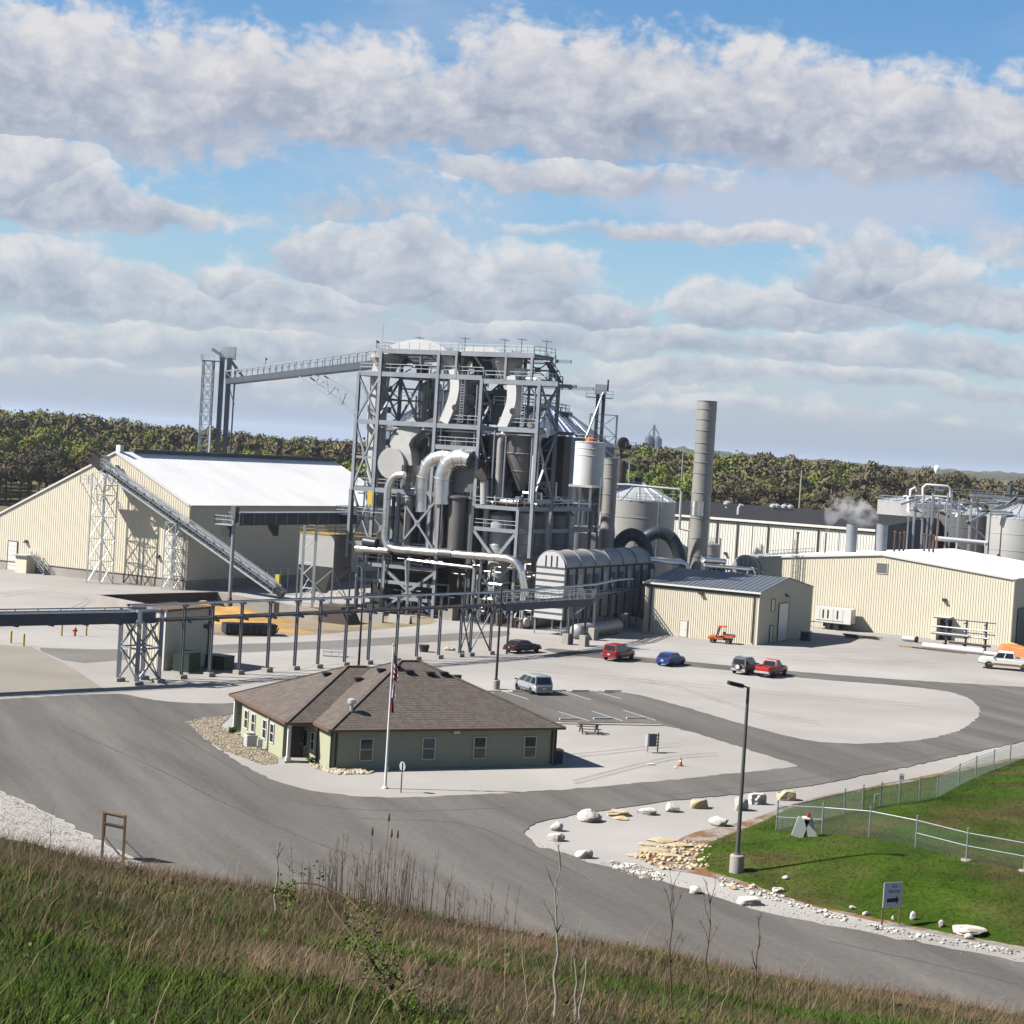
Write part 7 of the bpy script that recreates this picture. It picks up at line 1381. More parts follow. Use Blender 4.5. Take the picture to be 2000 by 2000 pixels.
SL = [(1290, 1642, 56, 'upper long slab of the yellow ledge on the red soil'), (1330, 1652, 50, 'right slab of the yellow ledge beside the grass'), (1278, 1662, 60, 'broad middle slab of the yellow ledge'), (1310, 1672, 46, 'lower right slab of the yellow ledge'), (1240, 1672, 30, 'small pale slab at the left of the yellow ledge'), (1262, 1650, 40, 'upper left slab of the yellow ledge')]
for i, (x, y, w, lab) in enumerate(SL): b = boulder(x, y, w*1.1, 5, lab, 'yellow_stone', seed=50+i); b.name = 'stone_slab'; b['category'] = 'stone slab'; b['group'] = 'slabs of the yellow ledge'
# ------------------------------------------------------------------ poles, flags, signs
def flagpole():
    g = G(752, 1540); t = thing('flagpole', 'white flagpole in front of the office', 'flagpole', g); h = 9.4
    MB().tube([g, g+Z*h*.5, g+Z*h], [.095, .08, .045], 12).build('pole', 'white_paint', t, True); MB().lathe(g+Z*h, [(.02, -.02), (.09, .06), (.09, .12), (.02, .2)], 12).build('finial', 'yellow', t, True); MB().lathe(g, [(.22, 0), (.2, .12), (.1, .16)], 14).build('base_collar', 'white_paint', t); MB().fbox(g, A3(1, 0, 0), A3(0, 1, 0), (.08, .16), (-.05, .05), (1.2, 1.45)).build('cleat', 'galv', t)
    def limp(zt, L, wd, cols, lab, nm):
        """a flag hanging limp: a folded narrow cloth"""
        f = thing(nm, lab, 'flag', g+A3(.12, 0, zt-L)); n, m_ = 9, 14
        for ci, (c0, c1, mt, pn) in enumerate(cols):
            k = MB(); vs = []
            for j in range(m_+1):
                v = c0+(c1-c0)*j/m_; z = zt-L*v
                for i in range(n+1):
                    u = i/n; wdt = wd*(.35+.9*v*(1-.35*v)); vs.append(g+A3(.07+u*wdt, .10*sin(u*9+v*3)*(.4+v), z-u*.35*L*.5+.04*sin(v*9)))
            k.add(vs, [(j*(n+1)+i, j*(n+1)+i+1, (j+1)*(n+1)+i+1, (j+1)*(n+1)+i) for j in range(m_) for i in range(n)]); k.build(pn, mt, f, True)
        return f
    f = limp(9.0, 1.75, .42, [(0, .38, 'flag_blue', 'canton'), (.38, .5, 'flag_white', 'stripe'), (.5, .62, 'flag_red', 'stripe'), (.62, .72, 'flag_white', 'stripe'), (.72, .86, 'flag_red', 'stripe'), (.86, .92, 'flag_white', 'stripe'), (.92, 1, 'flag_red', 'stripe')], 'red, white and blue striped flag hanging limp at the top of the flagpole', 'striped_flag')
    limp(7.3, 1.25, .30, [(0, .7, 'flag_white', 'white_field'), (.7, 1, 'flag_white', 'white_field')], 'white flag hanging limp in the middle of the flagpole', 'white_flag')
    limp(6.2, 1.1, .26, [(0, .3, 'flag_blue', 'blue_field'), (.3, 1, 'flag_red', 'red_field')], 'red flag hanging limp lowest on the flagpole', 'red_flag')
flagpole()
def oval_sign():
    g = G(783, 1548); t = thing('road_sign', 'sign seen from behind on a thin dark post beside the flagpole', 'sign', g); MB().beam(g, g+Z*1.95, .07).build('post', 'pole_black', t); k = MB(); k.lathe(g+Z*1.72+A3(0, .05, 0), [(.02, -.012), (.32, -.012), (.32, .012), (.02, .012)], 8, axis=A3(.75, .66, 0)); k.build('sign_plate', 'galv', t); MB().fbox(g, A3(1, 0, 0), A3(0, 1, 0), (-.07, .07), (-.05, -.035), (1.2, 1.35)).build('tag', 'white_paint', t)
oval_sign()
def lamp_post(px, py, h, lab, base_h, base_r, mt, arm=None, arm_dir=(-1, 0, 0), g=None):
    g = GM(px, py) if g is None else g; t = thing('lamp_post', lab, 'lamp post', g, group='lamp posts'); z0 = base_h
    if base_h > .2: MB().lathe(g-Z*.3, [(base_r, 0), (base_r, base_h+.3-.06), (base_r-.06, base_h+.3)], 18).build('concrete_base', 'concrete', t, True)
    MB().tube([g+Z*z0, g+Z*(z0+h*.5), g+Z*(z0+h)], [.125, .105, .085], 12).build('pole', mt, t, True); MB().lathe(g+Z*z0, [(.2, 0), (.2, .05), (.13, .1)], 12).build('base_plate', mt, t)
    d = np.array(arm_dir, float); d /= np.linalg.norm(d); top = g+Z*(z0+h)
    MB().beam(top-Z*.05, top+d*.35+Z*.05, .09).build('arm', 'pole_black', t); k = MB(); s = np.cross(d, Z); c = top+d*.75+Z*.12; k.obox(c, d*.42+Z*.08, s*.22, Z*.1-d*.02); hd = k.build('lamp_head', 'pole_black', t); k = MB(); k.obox(c-Z*.115, d*.3+Z*.06, s*.17, Z*.01); k.build('lens', 'lamp_clear', hd)
lamp_post(1438, 1702, 9.35, 'tall greenish lamp post on a round concrete base at the grassy mound', .95, .40, 'pole_green', arm_dir=(-.95, -.2, 0))
lamp_post(968, 1346, 9.0, 'thin black lamp post on a concrete base beside the silver minivan', .9, .38, 'pole_black', arm_dir=(.6, .8, 0))
lamp_post(700, 1310, 6.6, 'short black lamp post among the pipe rack posts behind the office roof', .1, .3, 'pole_black', arm_dir=(.9, -.4, 0))
def arrow_sign():
    a, b = G(1722, 1808), G(1756, 1806); t = thing('arrow_sign', 'grey sign with black lettering and a right pointing arrow at the road edge', 'sign', (a+b)/2); d = (b-a)/np.linalg.norm(b-a); n = np.cross(d, Z); h = 2.15
    for q in (a, b): MB().beam(q, q+Z*h, .08).build('post', 'wood', t)
    q = a-d*.06; MB().fbox(q, d, n, (0, 1.12), (.045, .075), (.93, 2.2)).build('sign_board', 'sign_face', t)
    k = MB(); p = lambda u, v: q+d*u+n*.082+Z*v; k.prism([p(.22, 1.18), p(.78, 1.20), p(.78, 1.08), p(.95, 1.30), p(.78, 1.52), p(.78, 1.40), p(.22, 1.38)], n*.006); k.build('arrow', 'ink', t)
    for tx, u, v, s in (('ALL', .62, 1.93, .21), ('TRUCKS', .60, 1.67, .19)):
        cu = bpy.data.curves.new('lettering', 'FONT'); cu.body = tx; cu.size = s; cu.align_x = 'CENTER'; cu.extrude = .003; cu.shear = .25
        o = bpy.data.objects.new('lettering', cu); me = bpy.data.meshes.new_from_object(o); bpy.data.objects.remove(o); me.materials.clear(); me.materials.append(MATS['ink']); me.name = 'lettering'
        o = bpy.data.objects.new('lettering', me); COL.objects.link(o); o.parent = t; c = p(u, v)-np.array(ORG[t.name]); mt = Matrix(((d[0], 0, n[0], c[0]), (d[1], 0, n[1], c[1]), (0, 1, 0, c[2]), (0, 0, 0, 1))); o.matrix_local = mt
arrow_sign()
def board_back():
    a, b = G(199, 1676), G(240, 1685); t = thing('notice_board', 'wooden framed sign seen from behind on two posts at the roadside, lower left', 'sign', (a+b)/2); d = (b-a)/np.linalg.norm(b-a); n = np.cross(d, Z); L = np.linalg.norm(b-a)
    for q in (a, b): MB().beam(q-Z*.2, q+Z*2.5, .12).build('post', 'wood', t)
    MB().fbox(a, d, n, (.06, L-.06), (-.05, -.02), (1.18, 2.45)).build('panel', 'board_grey', t)
    for z in (1.85, 2.42): MB().fbox(a, d, n, (.0, L), (-.02, .06), (z, z+.08)).build('rail', 'dark_wood' if z < 2 else 'wood', t)
    for q, sgn in ((a, -1), (b, 1)): MB().beam(q+Z*1.2, q-n*1.1+d*(.5 if sgn > 0 else .2)+Z*.05, .09).build('stay', 'white_paint', t)
board_back()
def mail_kiosk():
    g = G(1272, 1469); t = thing('message_board', 'small rusty grey message board on two posts on the gravel right of the office', 'sign', g); d = A3(.9, .42, 0); n = np.cross(d, Z)
    for s in (-.35, .55): MB().beam(g+d*s, g+d*s+Z*1.5, .1).build('post', 'steel_dark' if s > 0 else 'galv', t)
    MB().fbox(g, d, n, (-.45, .35), (.05, .12), (.45, 1.45)).build('panel', 'board_grey', t); MB().fbox(g, d, n, (-.62, -.46), (.0, .4), (.5, 1.42)).build('side_panel', 'galv', t)
    for z in (.5, .75, 1.0, 1.25): MB().fbox(g, d, n, (.36, .6), (.06, .1), (z, z+.08)).build('slat', 'wood', t)
mail_kiosk()
def cone(px, py):
    g = G(px, py); t = thing('traffic_cone', 'orange traffic cone alone on the gravel near the message board', 'cone', g); MB().box(g+Z*.02, .38, .38, .04).build('base', 'black_plastic', t); MB().lathe(g+Z*.04, [(.15, 0), (.03, .62)], 14).build('body', 'orange', t, True); MB().lathe(g+Z*.04, [(.102, .28), (.074, .40)], 14, caps=False).build('stripe', 'white_paint', t)
cone(1329, 1496)
def picnic():
    g = G(1150, 1432); t = thing('picnic_table', 'dark wooden picnic table on the gravel beside the parking court', 'table', g); a = radians(8); d, n = A3(cos(a), sin(a), 0), A3(-sin(a), cos(a), 0)
    for i in range(5): MB().fbox(g, d, n, (-.9, .9), (-.36+i*.145, -.23+i*.145), (.72, .76)).build('plank', 'dark_wood', t)
    for s in (-1, 1): MB().fbox(g, d, n, (-.9, .9), (s*.72-.13, s*.72+.13), (.42, .46)).build('bench_seat', 'dark_wood', t)
    for s in (-.65, .65):
        for q in (-1, 1): MB().beam(g+d*s+n*q*.75, g+d*s+n*q*.2+Z*.72, .09).build('leg', 'dark_wood', t)
        MB().beam(g+d*s-n*.82+Z*.4, g+d*s+n*.82+Z*.4, .08).build('crosspiece', 'dark_wood', t)
picnic()
# wheel stops of the parking court
WS = [((940, 1352), (982, 1352), 'far row wheel stop beside the black lamp post base'), ((1000, 1351.5), (1035, 1351.5), 'far row wheel stop in front of the silver minivan'), ((1080, 1351), (1096, 1351), 'far row wheel stop just right of the minivan'), ((1114, 1351), (1153, 1351), 'far row wheel stop in the empty stall, second from the right'), ((1176, 1351), (1216, 1351), 'far row wheel stop in the rightmost stall'), ((1088, 1407), (1136, 1406), 'near row wheel stop at the left, closest to the office roof'), ((1154, 1406), (1202, 1405), 'middle wheel stop of the near row'), ((1218, 1405), (1266, 1404), 'near row wheel stop at the right end')]
for p, q, lab in WS:
    c = (G(*p)+G(*q))/2; t = thing('wheel_stop', lab, 'wheel stop', c+Z*.045, group='wheel stops of the parking court'); k = MB(); d, n = e1, e2; c = c+Z*.045; k.prism([c-d*.95-n*.09, c-d*.95+n*.09, c-d*.95+n*.06+Z*.13, c-d*.95-n*.06+Z*.13], d*1.9); k.build('concrete_bar', 'trim_white', t)
    for s in (-.6, .6): MB().lathe(c+d*s+Z*.13, [(.025, 0), (.025, .012)], 8).build('pin', 'steel_dark', t)
for (x, y, lab) in ((21, 1256, 'yellow bollard farthest left by the concrete pad'), (46, 1262, 'yellow bollard nearest the pad corner'), (120, 1242, 'yellow bollard left of the hydrant'), (168, 1242, 'yellow bollard right of the hydrant')):
    g = G(x, y); t = thing('bollard', lab, 'bollard', g, group='yellow bollards'); MB().tube([g, g+Z*1.2], .11, 10).build('post', 'yellow', t, True); MB().lathe(g+Z*1.2, [(.11, 0), (.08, .06), (.01, .08)], 10).build('cap', 'yellow', t)
def hydrant():
    g = G(146, 1242); t = thing('fire_hydrant', 'small orange brown fire hydrant between two yellow bollards', 'hydrant', g); MB().lathe(g, [(.18, 0), (.18, .06), (.13, .08), (.13, .62), (.2, .64), (.18, .78), (.07, .9), (.05, .98)], 12).build('barrel', 'orange', t, True)
    for s in (-1, 1): MB().lathe(g+A3(.13*s, 0, .55), [(.08, 0), (.08, .12)], 8, axis=A3(s, 0, 0)).build('nozzle', 'rust', t)
hydrant()
for x, y, w, d, h, lab in ((352, 1314, 1.9, 1.7, 1.9, 'dark green transformer box in the shade of the scale house, nearer one'), (418, 1309, 2.3, 1.6, 1.35, 'wide low green box behind the rack posts beside the scale house')):
    g = G(x, y); t = thing('transformer_box', lab, 'transformer', g, group='green transformer boxes'); MB().fbox(g, E1, E2, (-w/2, w/2), (0, d), (.1, h)).build('cabinet', 'green_box', t); MB().fbox(g, E1, E2, (-w/2-.05, w/2+.05), (-.05, d+.05), (h, h+.06)).build('lid', 'green_box', t); MB().fbox(g, E1, E2, (-w/2-.1, w/2+.1), (-.1, d+.1), (0, .1)).build('pad', 'concrete', t)
    for s in (-.02, .02): MB().fbox(g, E1, -E2, (s-.01, s+.01), (0.0, .03), (.2, h-.1)).build('door_seam', 'ink', t)
    MB().fbox(g, E1, -E2, (.1, .16), (0, .06), (h*.45, h*.6)).build('handle', 'steel_dark', t)
def skip():
    a, b = G(441, 1241), G(545, 1243); t = thing('roll_off_dumpster', 'long black roll off dumpster parked before the golden grain', 'dumpster', (a+b)/2); d = (b-a)/np.linalg.norm(b-a); n = A3(-d[1], d[0], 0); L = np.linalg.norm(b-a)
    k = MB(); h = 1.25; o = a
    for y0, y1 in ((0, .08), (2.3, 2.38)): k.fbox(o, d, n, (0, L*.9), (y0, y1), (.25, h))
    k.fbox(o, d, n, (0, .08), (0, 2.38), (.25, h)); k.fbox(o, d, n, (0, L*.9), (0, 2.38), (.2, .28)); k.build('tub', 'machine_dark', t)
    k = MB(); k.prism([o+d*L*.9+Z*.25, o+d*(L*.9)+Z*h, o+d*(L*.97)+Z*h, o+d*(L*.93)+Z*.25], n*2.38); k.build('tail_gate', 'machine_dark', t); MB().fbox(o, d, n, (-.05, L*.92), (-.05, .1), (h, h+.12)).build('top_rail', 'steel_dark', t)
    for i in range(7): MB().fbox(o, d, -n, (.3+i*L*.13, .42+i*L*.13), (0, .08), (.25, h)).build('side_rib', 'steel_dark', t)
    for s in (.5, L*.8): MB().lathe(o+d*s+n*.4+Z*.15, [(.15, -.15), (.15, .15)], 10, axis=n).build('wheel', 'rubber', t)
    for i in range(2): MB().beam(o+d*(L*.95)+n*(.3+i*1.7)+Z*.3, o+d*L+n*(.3+i*1.7)+Z*.9, .12).build('hook_bar', 'steel_dark', t)
skip()
def pallet(px, py, lab):
    g = G(px, py); t = thing('wire_crate', lab, 'crate', g)
    for z in (.1, .45, .8):
        for q in (-.5, .5): MB().beam(g+A3(-1.2, q, z), g+A3(1.2, q, z), .07).build('bar', 'galv', t)
    for x in (-1.2, -.4, .4, 1.2): MB().beam(g+A3(x, -.5, 0), g+A3(x, -.5, .85), .06).build('bar', 'galv', t)
    MB().fbox(g, A3(1, 0, 0), A3(0, 1, 0), (-1.25, 1.25), (-.55, .55), (.05, .12)).build('floor', 'galv', t)
pallet(655, 1282, 'low pale metal crate on the gravel behind the office roof')
def planter(px, py, lab, mt, s): 
    g = G(px, py); t = thing('drum', lab, 'drum', g); MB().lathe(g, [(.45*s, 0), (.6*s, .75*s), (.55*s, .78*s)], 14).build('drum_body', mt, t, True); MB().lathe(g+Z*.74*s, [(.57*s, 0), (.1, .05)], 14).build('fill', 'earth', t)
planter(828, 1273, 'dark tub on the gravel between two rack posts', 'machine_dark', 1.0)
for i, (x, y, w, h, lab) in enumerate([(874, 1270, 16, 8, 'small tan rock left of the two rocks between rack posts'), (884, 1271, 10, 7, 'middle small rock between rack posts'), (901, 1275, 12, 7, 'grey rock nearest the rack tower braces'), (1320, 1500, 10, 4, 'small flat stone near the traffic cone'), (1272, 1494, 18, 4, 'low dark stones left of the traffic cone')]): b = boulder(x, y, w, h, lab, 'yellow_stone' if i < 2 else 'white_stone', seed=80+i); b['group'] = 'small rocks on the gravel'
# ------------------------------------------------------------------ fence on the mound
def fence():
    near = [(1516, 1622), (1605, 1628), (1697, 1636), (1788, 1655), (1887, 1681), (2000, 1702), (2110, 1722)]; far = [(1516, 1622), (1648, 1590), (1684, 1582), (1719, 1576), (1756, 1570), (1795, 1565), (1830, 1559), (1872, 1536), (1905, 1520), (1940, 1505), (1972, 1493), (2010, 1478)]
    for nm, pts, lab, hs in (('chain_link_fence', near, 'near run of chain link fence with pale rails across the mound', 1.75), ('chain_link_fence', far, 'far run of chain link fence along the road edge of the mound', 1.55)):
        P = [GM(*p) for p in pts]; t = thing(nm, lab, 'fence', P[0], group='chain link fence runs')
        for i, p in enumerate(P):
            if nm and lab.startswith('far') and i == 0: continue
            po = MB().tube([p-Z*.1, p+Z*(hs+.05)], .05, 8).build('post', 'fence_pipe', t, True); MB().lathe(p+Z*(hs+.05), [(.06, 0), (.05, .06), (.01, .09)], 8).build('cap', 'fence_pipe', po)
            if lab.startswith('near') and i >= 4: MB().lathe(p, [(.32, -.1), (.3, .08)], 10).build('footing', 'concrete', po)
        for i, (a, b) in enumerate(zip(P, P[1:])):
            if lab.startswith('near') or i < 3: MB().tube([a+Z*(hs-.18), b+Z*(hs-.18)], .032, 8).build('rail', 'fence_pipe', t, True)
            else: MB().tube([a+Z*(hs-.05), b+Z*(hs-.05)], .02, 5).build('rail', 'fence_pipe', t)
            if lab.startswith('near') and i in (0, 3, 4, 5): MB().tube([a+Z*hs*.48, b+Z*hs*.48], .032, 8).build('rail', 'fence_pipe', t, True)
            # woven wire: fine diagonal strands
            d = b-a; L = np.linalg.norm(d); n_ = int(L/.16); k = MB(); h2 = hs-.2
            for j in range(-int(h2/.16), n_):
                for up in (1, -1):
                    x0, x1 = j*.16, j*.16+h2; z0, z1 = (0, h2) if up > 0 else (h2, 0)
                    u0, u1 = max(0, x0), min(L, x1)
                    if u1-u0 < .05: continue
                    za = z0+(z1-z0)*(u0-x0)/(x1-x0); zb = z0+(z1-z0)*(u1-x0)/(x1-x0); k.beam(a+d*u0/L+Z*(za+.03), a+d*u1/L+Z*(zb+.03), .0075)
            k.build('wire_mesh', 'mesh_wire', t, kind='stuff')
    for x, y, lab, mt, sz in ((1757, 1570, 'small white notice with green print on the far fence post', 'sign_white', (.3, .48)),):
        p = GM(x, y); t = thing('fence_notice', lab, 'sign', p+Z*1.6); q = p+Z*1.45; MB().fbox(q, A3(1, 0, 0), A3(0, 1, 0), (-.17, .17), (-.09, -.07), (0, .56)).build('plate', mt, t)
        for z in (.36, .28, .2): MB().fbox(q, A3(1, 0, 0), A3(0, 1, 0), (-.11, .11), (-.096, -.09), (z, z+.035)).build('print_line', 'green_ink', t)
        MB().beam(q-Z*.2-A3(0, .06, 0), q+Z*.5-A3(0, .06, 0), .02).build('bracket', 'galv', t)
    g = GM(1572, 1636); t = thing('sandwich_board', 'white folding board with a red top standing open on the mound', 'sign', g); X, Y_ = A3(1, 0, 0), A3(0, 1, 0)
    for s, w in ((-1, .42), (1, .12)):
        k = MB(); c0, c1 = g+X*s*.48, g+X*s*.12+Z*1.15; k.beam(c0, c1, .7 if s < 0 else .5, .07, up=Y_); k.build('board', 'sign_white' if s < 0 else 'trim_white', t)
    MB().fbox(g, X, Y_, (-.2, .2), (-.35, .35), (1.12, 1.2)).build('top_bar', 'sign_white', t); MB().lathe(g+X*.14+Z*1.2, [(.09, 0), (.12, .12), (.05, .3)], 8).build('red_knob', 'tail_red', t); MB().fbox(g, X, Y_, (-.06, .1), (.1, .3), (0, .9)).build('inner_panel', 'machine_dark', t)
    g = GM(1707, 1580); t = thing('standpipe', 'small bent standpipe beside the fence rail', 'pipe', g); MB().tube([g, g+Z*.9, g+Z*1.0+X*.15, g+Z*.92+X*.35], .05, 8).build('pipe', 'fence_pipe', t, True)
fence()
# ------------------------------------------------------------------ saplings and brambles on the bank
def bankp(px, py):
    Y = 8.0
    for _ in range(400):
        r = ray(px, py); p = EYE+r*(Y/r[1])
        if p[2] <= bank_h(p[None, :2])[0]: break
        Y += .1
    p[2] = bank_h(p[None, :2])[0]; return p
def sapling(px, base_py, top_px, top_py, lab, mt, r0, seed, forks=4, grp='bare saplings on the bank'):
    b = bankp(px, min(base_py, 1996)); k = random.Random(seed); top = AY(top_px, top_py, b[1]); r0 *= .72; t = thing('sapling', lab, 'sapling', b, group=grp); L = top[2]-b[2]; pts = []
    for i in range(9):
        f = i/8; w = 0 if i in (0, 8) else .035*L; pts.append(b+(top-b)*f+A3(k.uniform(-w, w), k.uniform(-w, w), 0)*.5)
    MB().tube([b-Z*.3]+pts, [r0]+[r0*(1-.85*i/8) for i in range(9)], 7).build('stem', mt, t, True)
    for i in range(forks):
        f = k.uniform(.45, .92); j = int(f*8); p = pts[j]; a = k.uniform(-1, 1); l = L*k.uniform(.14, .3); q = [p]
        for s in (1, 2, 3): q.append(p+A3(a*l*.42*s/3+k.uniform(-.02, .02), k.uniform(-.1, .1)*l, l*(s/3)**.8*.85))
        MB().tube(q, [r0*.42, r0*.3, r0*.2, r0*.1], 5).build('branch', mt, t, True)
        for z in range(3): e = q[2]; k2 = A3(k.uniform(-.12, .12), 0, k.uniform(.08, .22))*l*1.3; MB().tube([e, e+k2], [r0*.16, r0*.06], 4).build('twig', mt, t)
for i, a in enumerate([(1083, 1990, 1090, 1655, 'tall pale sapling with a forked top, tallest of the pale stems', 'pale_bark', .026, 6), (1124, 1996, 1126, 1800, 'pale sapling stem just right of the tallest pale one', 'pale_bark', .022, 3), (1132, 1994, 1148, 1850, 'short leaning pale stem right of the pair of pale saplings', 'pale_bark', .020, 1), (1030, 1985, 1018, 1790, 'thin pale stem left of the tallest pale sapling', 'pale_bark', .014, 2), (1316, 1996, 1308, 1700, 'dark thin sapling in front of the road with wide fine twigs', 'stem_brown', .018, 8), (1376, 1996, 1396, 1690, 'dark thin sapling leaning right below the lamp post', 'stem_brown', .017, 5), (1470, 1996, 1482, 1790, 'dark branching sapling at the lower right', 'stem_brown', .020, 8), (536, 1792, 545, 1642, 'forked grey sapling at the left of the reeds', 'pale_bark', .030, 5), (92, 1700, 107, 1566, 'thin dark twig standing against the gravel at the left', 'stem_brown', .010, 2), (860, 1812, 885, 1690, 'slim brown stem at the right end of the reeds', 'stem_brown', .014, 6), (655, 1990, 700, 1770, 'pale leaning stalk in the lower middle grass', 'blade_straw', .010, 1), (208, 1996, 222, 1880, 'pale stalk in the lower left grass', 'blade_straw', .011, 1)]): sapling(a[0], a[1], a[2], a[3], a[4], a[5], a[6], 20+i, a[7])
def reeds():
    k = MB(); r = random.Random(5)
    for i in range(170):
        px = r.gauss(735, 62) if i < 80 else r.uniform(560, 1010); py = 1752+(px-560)*.165+r.uniform(-10, 14); b = bankp(px, py); h = r.uniform(.35, 1.15)**1.3*(1 if 640 < px < 840 else .7); lean = r.uniform(-.08, .12)
        top = b+A3(lean*h, r.uniform(-.05, .05), h); m_ = (b+top)/2+A3(r.uniform(-.02, .02), 0, 0); k.tube([b-Z*.1, m_, top], [.0055, .0042, .002], 4, caps=False)
        for _ in range(r.randint(2, 6)): f = r.uniform(.6, 1); p = b+(top-b)*f; k.tube([p, p+A3(r.uniform(-.09, .09), 0, r.uniform(.03, .14))], [.0035, .0015], 3, caps=False)
    for px in (712, 743, 750, 762):
        b = bankp(px, 1775); h = 1.35 if px != 743 else 1.62
        k.tube([b, b+Z*h+A3(.06, 0, 0)], [.007, .003], 4, caps=False); k.lathe(b+Z*(h-.12)+A3(.055, 0, 0), [(.004, 0), (.022, .04), (.015, .12), (.003, .16)], 6)
    o = k.build('dry_reeds', 'stem_brown', None); o['kind'] = 'stuff'
reeds()
def bramble():
    b = bankp(788, 1995); t = thing('bramble', 'arching thorny bramble with small green leaves in the lower middle', 'bramble', b); Yb = b[1]; C = lambda pts: spline([AY(x, y, Yb+dy) for x, y, dy in pts], 5); arcs = [[(792, 1998, 0), (765, 1940, .5), (748, 1880, 1), (725, 1815, 1.4), (690, 1765, 1.8), (645, 1737, 2.0), (605, 1725, 2.1), (570, 1728, 2.2), (550, 1745, 2.2)], [(790, 1996, 0), (755, 1920, .3), (735, 1880, .5), (700, 1840, .8), (665, 1830, 1)], [(780, 1975, 0), (745, 1905, .2), (715, 1862, .2), (660, 1790, .4), (640, 1757, .5)], [(785, 1990, 0), (810, 1930, -.2), (840, 1950, -.3), (842, 1990, -.3)], [(768, 1930, .2), (720, 1910, .3), (650, 1925, .4)]]
    r = np.random.default_rng(5); pts = []
    for i, a in enumerate(arcs):
        p = C(a); MB().tube(p, [.016-.010*j/len(p) for j in range(len(p))] if i < 3 else [.009-.005*j/len(p) for j in range(len(p))], 6).build('cane', 'dark_wood' if i != 2 else 'stem_brown', t, True); pts += p[4:]
    pts = np.array(pts); n = 3000; c = pts[r.integers(0, len(pts), n)]+r.normal(0, .075, (n, 3))
    keep = patch(c[:, [0, 2]], 4.0, 9)+r.normal(0, .4, n) > .25; c = c[keep]; n = len(c); a = r.normal(0, 1, (n, 3)); a /= np.linalg.norm(a, axis=1)[:, None]; s = np.cross(a, r.normal(0, 1, (n, 3))); s /= np.linalg.norm(s, axis=1)[:, None]; L = r.uniform(.008, .021, (n, 1)); V = np.stack([c-a*L, c+s*L*.6, c+a*L, c-s*L*.6], 1).reshape(-1, 3)-np.array(b)
    npmesh('leaves', V, np.arange(4*n).reshape(-1, 4), 'bramble_leaf', kind='stuff', parent=t)
bramble()
